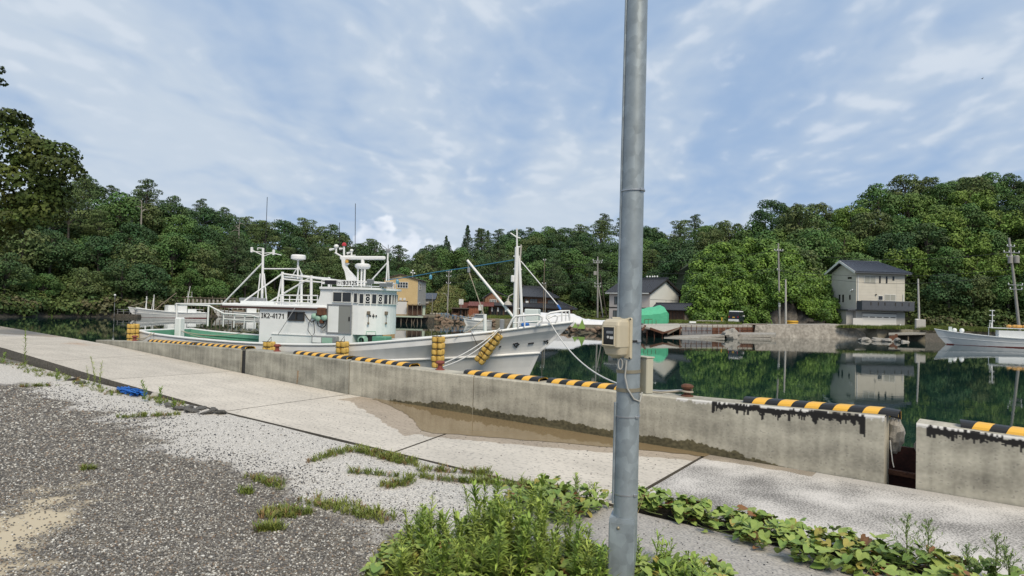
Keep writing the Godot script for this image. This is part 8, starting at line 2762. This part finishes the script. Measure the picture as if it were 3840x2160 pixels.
	var runs := [[Vector2(8.944, -5.079), Vector2(9.089, -4.012), 60, 0.10], [Vector2(8.997, -4.086), Vector2(7.952, -4.060), 90, 0.12], [Vector2(8.424, -4.073), Vector2(7.579, -4.059), 110, 0.14], [Vector2(7.355, -4.213), Vector2(6.360, -3.735), 70, 0.09], [Vector2(7.089, -4.530), Vector2(6.308, -4.221), 50, 0.08], [Vector2(6.358, -4.164), Vector2(4.991, -3.769), 170, 0.13], [Vector2(7.061, -5.218), Vector2(6.868, -4.742), 50, 0.10], [Vector2(8.016, -5.069), Vector2(7.078, -4.627), 40, 0.05], [Vector2(14.772, -5.579), Vector2(14.353, -4.605), 60, 0.08], [Vector2(21.252, -5.532), Vector2(21.083, -4.833), 40, 0.08], [Vector2(24.180, -4.026), Vector2(18.075, -4.395), 130, 0.22], [Vector2(29.491, -4.050), Vector2(23.292, -4.289), 110, 0.3], [Vector2(8.731, -6.179), Vector2(7.947, -6.184), 45, 0.10], [Vector2(7.300, -6.241), Vector2(6.030, -6.053), 110, 0.14], [Vector2(7.125, -6.895), Vector2(6.917, -6.592), 70, 0.16], [Vector2(6.757, -7.195), Vector2(6.653, -7.069), 40, 0.09], [Vector2(10.873, -7.619), Vector2(10.828, -7.455), 20, 0.06], [Vector2(8.141, -6.652), Vector2(8.038, -6.603), 14, 0.05], [Vector2(17.371, -4.018), Vector2(15.427, -4.075), 60, 0.16]]
	for q in runs:
		for k in q[2]:
			var f: Vector2 = q[0].lerp(q[1], rng.randf()) + Vector2(R(-1, 1), R(-1, 1)) * q[3]
			var p := quay(f.x, f.y, ground_y(f.x, f.y))
			var s := R(0.6, 1.4)
			tr.append(Transform3D(yaw(R(0, TAU)).scaled(Vector3(s, s * R(0.6, 1.2), s)), p))
			cl.append(Color(0.13, 0.19, 0.035).lerp(Color(0.23, 0.25, 0.06), rng.randf()) if rng.randf() < 0.88 else Color(0.27, 0.17, 0.08))
	for k in 420:                                           # under the weed clump
		var p := Vector3(R(-1.2, 1.0), 0, R(-6.7, -5.6))
		tr.append(Transform3D(yaw(R(0, TAU)).scaled(Vector3.ONE * R(0.9, 2.0)), p))
		cl.append(Color(0.12, 0.18, 0.035).lerp(Color(0.26, 0.2, 0.07), rng.randf() * 0.7))
	tag(scatter("grass", gm, "weed_leaves", tr, cl), "thin grass growing in the cracks of the worn concrete", "grass")

# ---------------------------------------------------------------- loose things on the ground
func build_small_things():
	# gravel stones
	var kinds := []
	for k in 3:
		var b := MB.new()
		var sd := R(0, 50)
		var pt := func(i: int, j: int) -> Vector3:
			var p := PI * i / 3 - PI / 2
			var a := TAU * (j % 5) / 5
			var e := Vector3(cos(p) * cos(a), sin(p), cos(p) * sin(a))
			return e * Vector3(1.0, 0.6, 0.8) * (0.85 + 0.5 * n_hill.get_noise_3d(e.x + sd, e.y, e.z))
		for i in 3:
			for j in 5: b.quad(pt.call(i, j), pt.call(i + 1, j), pt.call(i + 1, j + 1), pt.call(i, j + 1))
		kinds.append(b.mesh())
	mat("stone", Color(1, 1, 1), 0.9).vertex_color_use_as_albedo = true
	var trs := [[], [], []]
	var cls := [[], [], []]
	for k in 640000:
		var t := R(-0.5, 22.0)
		var s := lerpf(-3.9, -13.5, rng.randf())
		var p := quay(t, s, 0)
		var d := -p.z
		if rng.randf() > 40.0 / (d * d): continue
		if d < 5.0 or d > 19.0: continue
		if absf(p.x) > d * 0.83 + 0.3: continue
		var g := gravelness(t, s)
		var keep := lerpf(0.06 + 0.25 * clampf(gravelness(t, s - 0.7), 0, 1), 1.0, g) 
		keep *= 1.0 - sandiness(t, s) * 0.92
		if t < 5.0 and g < 0.5: keep *= 0.3
		if rng.randf() > keep: continue
		var r := R(0.007, 0.019) * (1.0 + 0.6 * pow(rng.randf(), 6.0)) * (1.0 if g > 0.5 else 0.7) * clampf(d / 9.0, 0.85, 1.5)
		p.y = ground_y(t, s) + r * 0.12
		var kk := rng.randi() % 3
		trs[kk].append(Transform3D((Basis(Vector3(R(-1, 1), R(-1, 1), R(-1, 1)).normalized(), R(0, 0.5)) * yaw(R(0, TAU))).scaled(Vector3(r, r, r)), p))
		var c := Color(0.09, 0.088, 0.088).lerp(Color(0.38, 0.36, 0.32), pow(rng.randf(), 1.7))
		if rng.randf() < 0.10: c = Color(0.60, 0.59, 0.55)
		elif rng.randf() < 0.07: c = Color(0.25, 0.19, 0.14)
		if g < 0.4 and rng.randf() < 0.75: c = Color(0.06, 0.064, 0.074)
		cls[kk].append(c)
	var heap := Node3D.new()
	heap.name = "gravel"
	heap.set_meta("kind", "stuff")
	add_child(heap)
	tag(heap, "loose grey and white gravel strewn over the lot", "gravel")
	for k in 3: scatter("pebbles", kinds[k], "stone", trs[k], cls[k], heap)
	# chips lying on the clean slabs
	var tr := []
	var cl := []
	for k in 150:
		var t := R(4.6, 14.0)
		var s := R(-3.5, -0.4)
		var r := R(0.008, 0.02)
		tr.append(Transform3D(yaw(R(0, TAU)).scaled(Vector3(r, r, r)), quay(t, s, 0.006)))
		cl.append(Color(0.12, 0.115, 0.11))
	tag(scatter("stone_chips", kinds[0], "stone", tr, cl), "dark stone chips scattered on the pale slabs", "stone chips")
	# broken asphalt along the slab edge
	var spots := [[Vector2(14.964, -4.220), 0.26], [Vector2(14.487, -4.171), 0.24], [Vector2(14.097, -4.054), 0.22], [Vector2(13.896, -3.842), 0.2], [Vector2(15.542, -4.198), 0.2], [Vector2(22.076, -4.063), 0.2], [Vector2(21.188, -4.156), 0.16], [Vector2(15.055, -4.002), 0.18], [Vector2(14.290, -3.813), 0.15], [Vector2(14.691, -3.931), 0.2]]
	for q in spots:
		boulder(quay(q[0].x, q[0].y - 0.05, 0.02), Vector3(q[1], 0.06, q[1] * 0.7), "flat dark lump of broken asphalt at the slab edge", "asphalt_lump", "broken asphalt along the slab edge")
	for q in [[Vector2(18.764, -4.228), 0.12, "pale chunk of concrete left of the blue heap"], [Vector2(17.238, -3.870), 0.12, "pale chunk of concrete right of the blue heap"]]:
		boulder(quay(q[0].x, q[0].y, 0.05), Vector3(q[1], 0.09, q[1]), q[2], "concrete")
	# heap of blue rope in the gap
	var t2 := thing("blue_rope_heap", "tangled heap of bright blue rope at the slab edge", "rope heap", quay(Vector2(18.078, -4.065).x, Vector2(18.078, -4.065).y, 0.0))
	for k in 26:
		var b := MB.new()
		var pts := []
		for i in 6: pts.append(QD * R(-0.75, 0.75) * (1.0 - k * 0.008) + QN * R(-0.17, 0.17) + Vector3(0, R(0.01, 0.14), 0))
		b.tube(pts, 0.013, 5)
		put("strand", b, "blue_strand", t2)
	# the broken ends of the coping and rusty steel in the gap of the wall
	boulder(quay(1.58, 0.66, 0.66), Vector3(0.13, 0.34, 0.22), "rough broken concrete end left of the gap in the wall", "rough_concrete")
	boulder(quay(1.20, 0.66, 0.56), Vector3(0.10, 0.18, 0.2), "rough broken concrete end right of the gap in the wall", "rough_concrete")
	var rp := thing("rusty_plate", "dark rusty steel plates standing in the gap of the wall", "steel plate")
	for q in [[0.80, 0.0, 0.46, 0.0], [0.60, -0.28, 0.06, 0.1]]:
		var b := MB.new()
		b.hexa([quay(1.2, q[0], q[1] - 0.2), quay(1.72, q[0], q[1] - 0.2), quay(1.72, q[0] + 0.04, q[1] - 0.2), quay(1.2, q[0] + 0.04, q[1] - 0.2), quay(1.2, q[0], q[2]), quay(1.72, q[0], q[2]), quay(1.72, q[0] + 0.04, q[2]), quay(1.2, q[0] + 0.04, q[2])])
		put("plate", b, "dark_rust", rp)
	var b3 := MB.new()
	b3.bar(quay(1.15, 0.5, 0.08), quay(1.75, 0.5, 0.10), 0.1, 0.07)
	put("flange", b3, "rust", rp)
	b3 = MB.new()
	b3.tube([quay(1.62, 0.3, 0.62), quay(1.60, 0.28, 0.45), quay(1.58, 0.26, 0.3), quay(1.56, 0.25, 0.22)], 0.008, 5)
	tag(put("frayed_rope", b3, "white_rope"), "short frayed rope end hanging in the gap of the wall", "rope")
	# a bird far up on the right
	var bd := thing("bird", "small dark bird gliding high in the sky at the right", "bird", Vector3(66.404, 36.700, -90.000))
	var bb := MB.new()
	bb.ball(Vector3.ZERO, Vector3(0.16, 0.045, 0.05), 8, 5)
	bb.tri(Vector3(0.06, 0.02, 0), Vector3(-0.06, 0.02, 0), Vector3(-0.03, 0.12, 0.38)); bb.tri(Vector3(0.06, 0.02, 0), Vector3(-0.03, 0.12, -0.38), Vector3(-0.06, 0.02, 0))
	put("body", bb, "black_paint", bd)
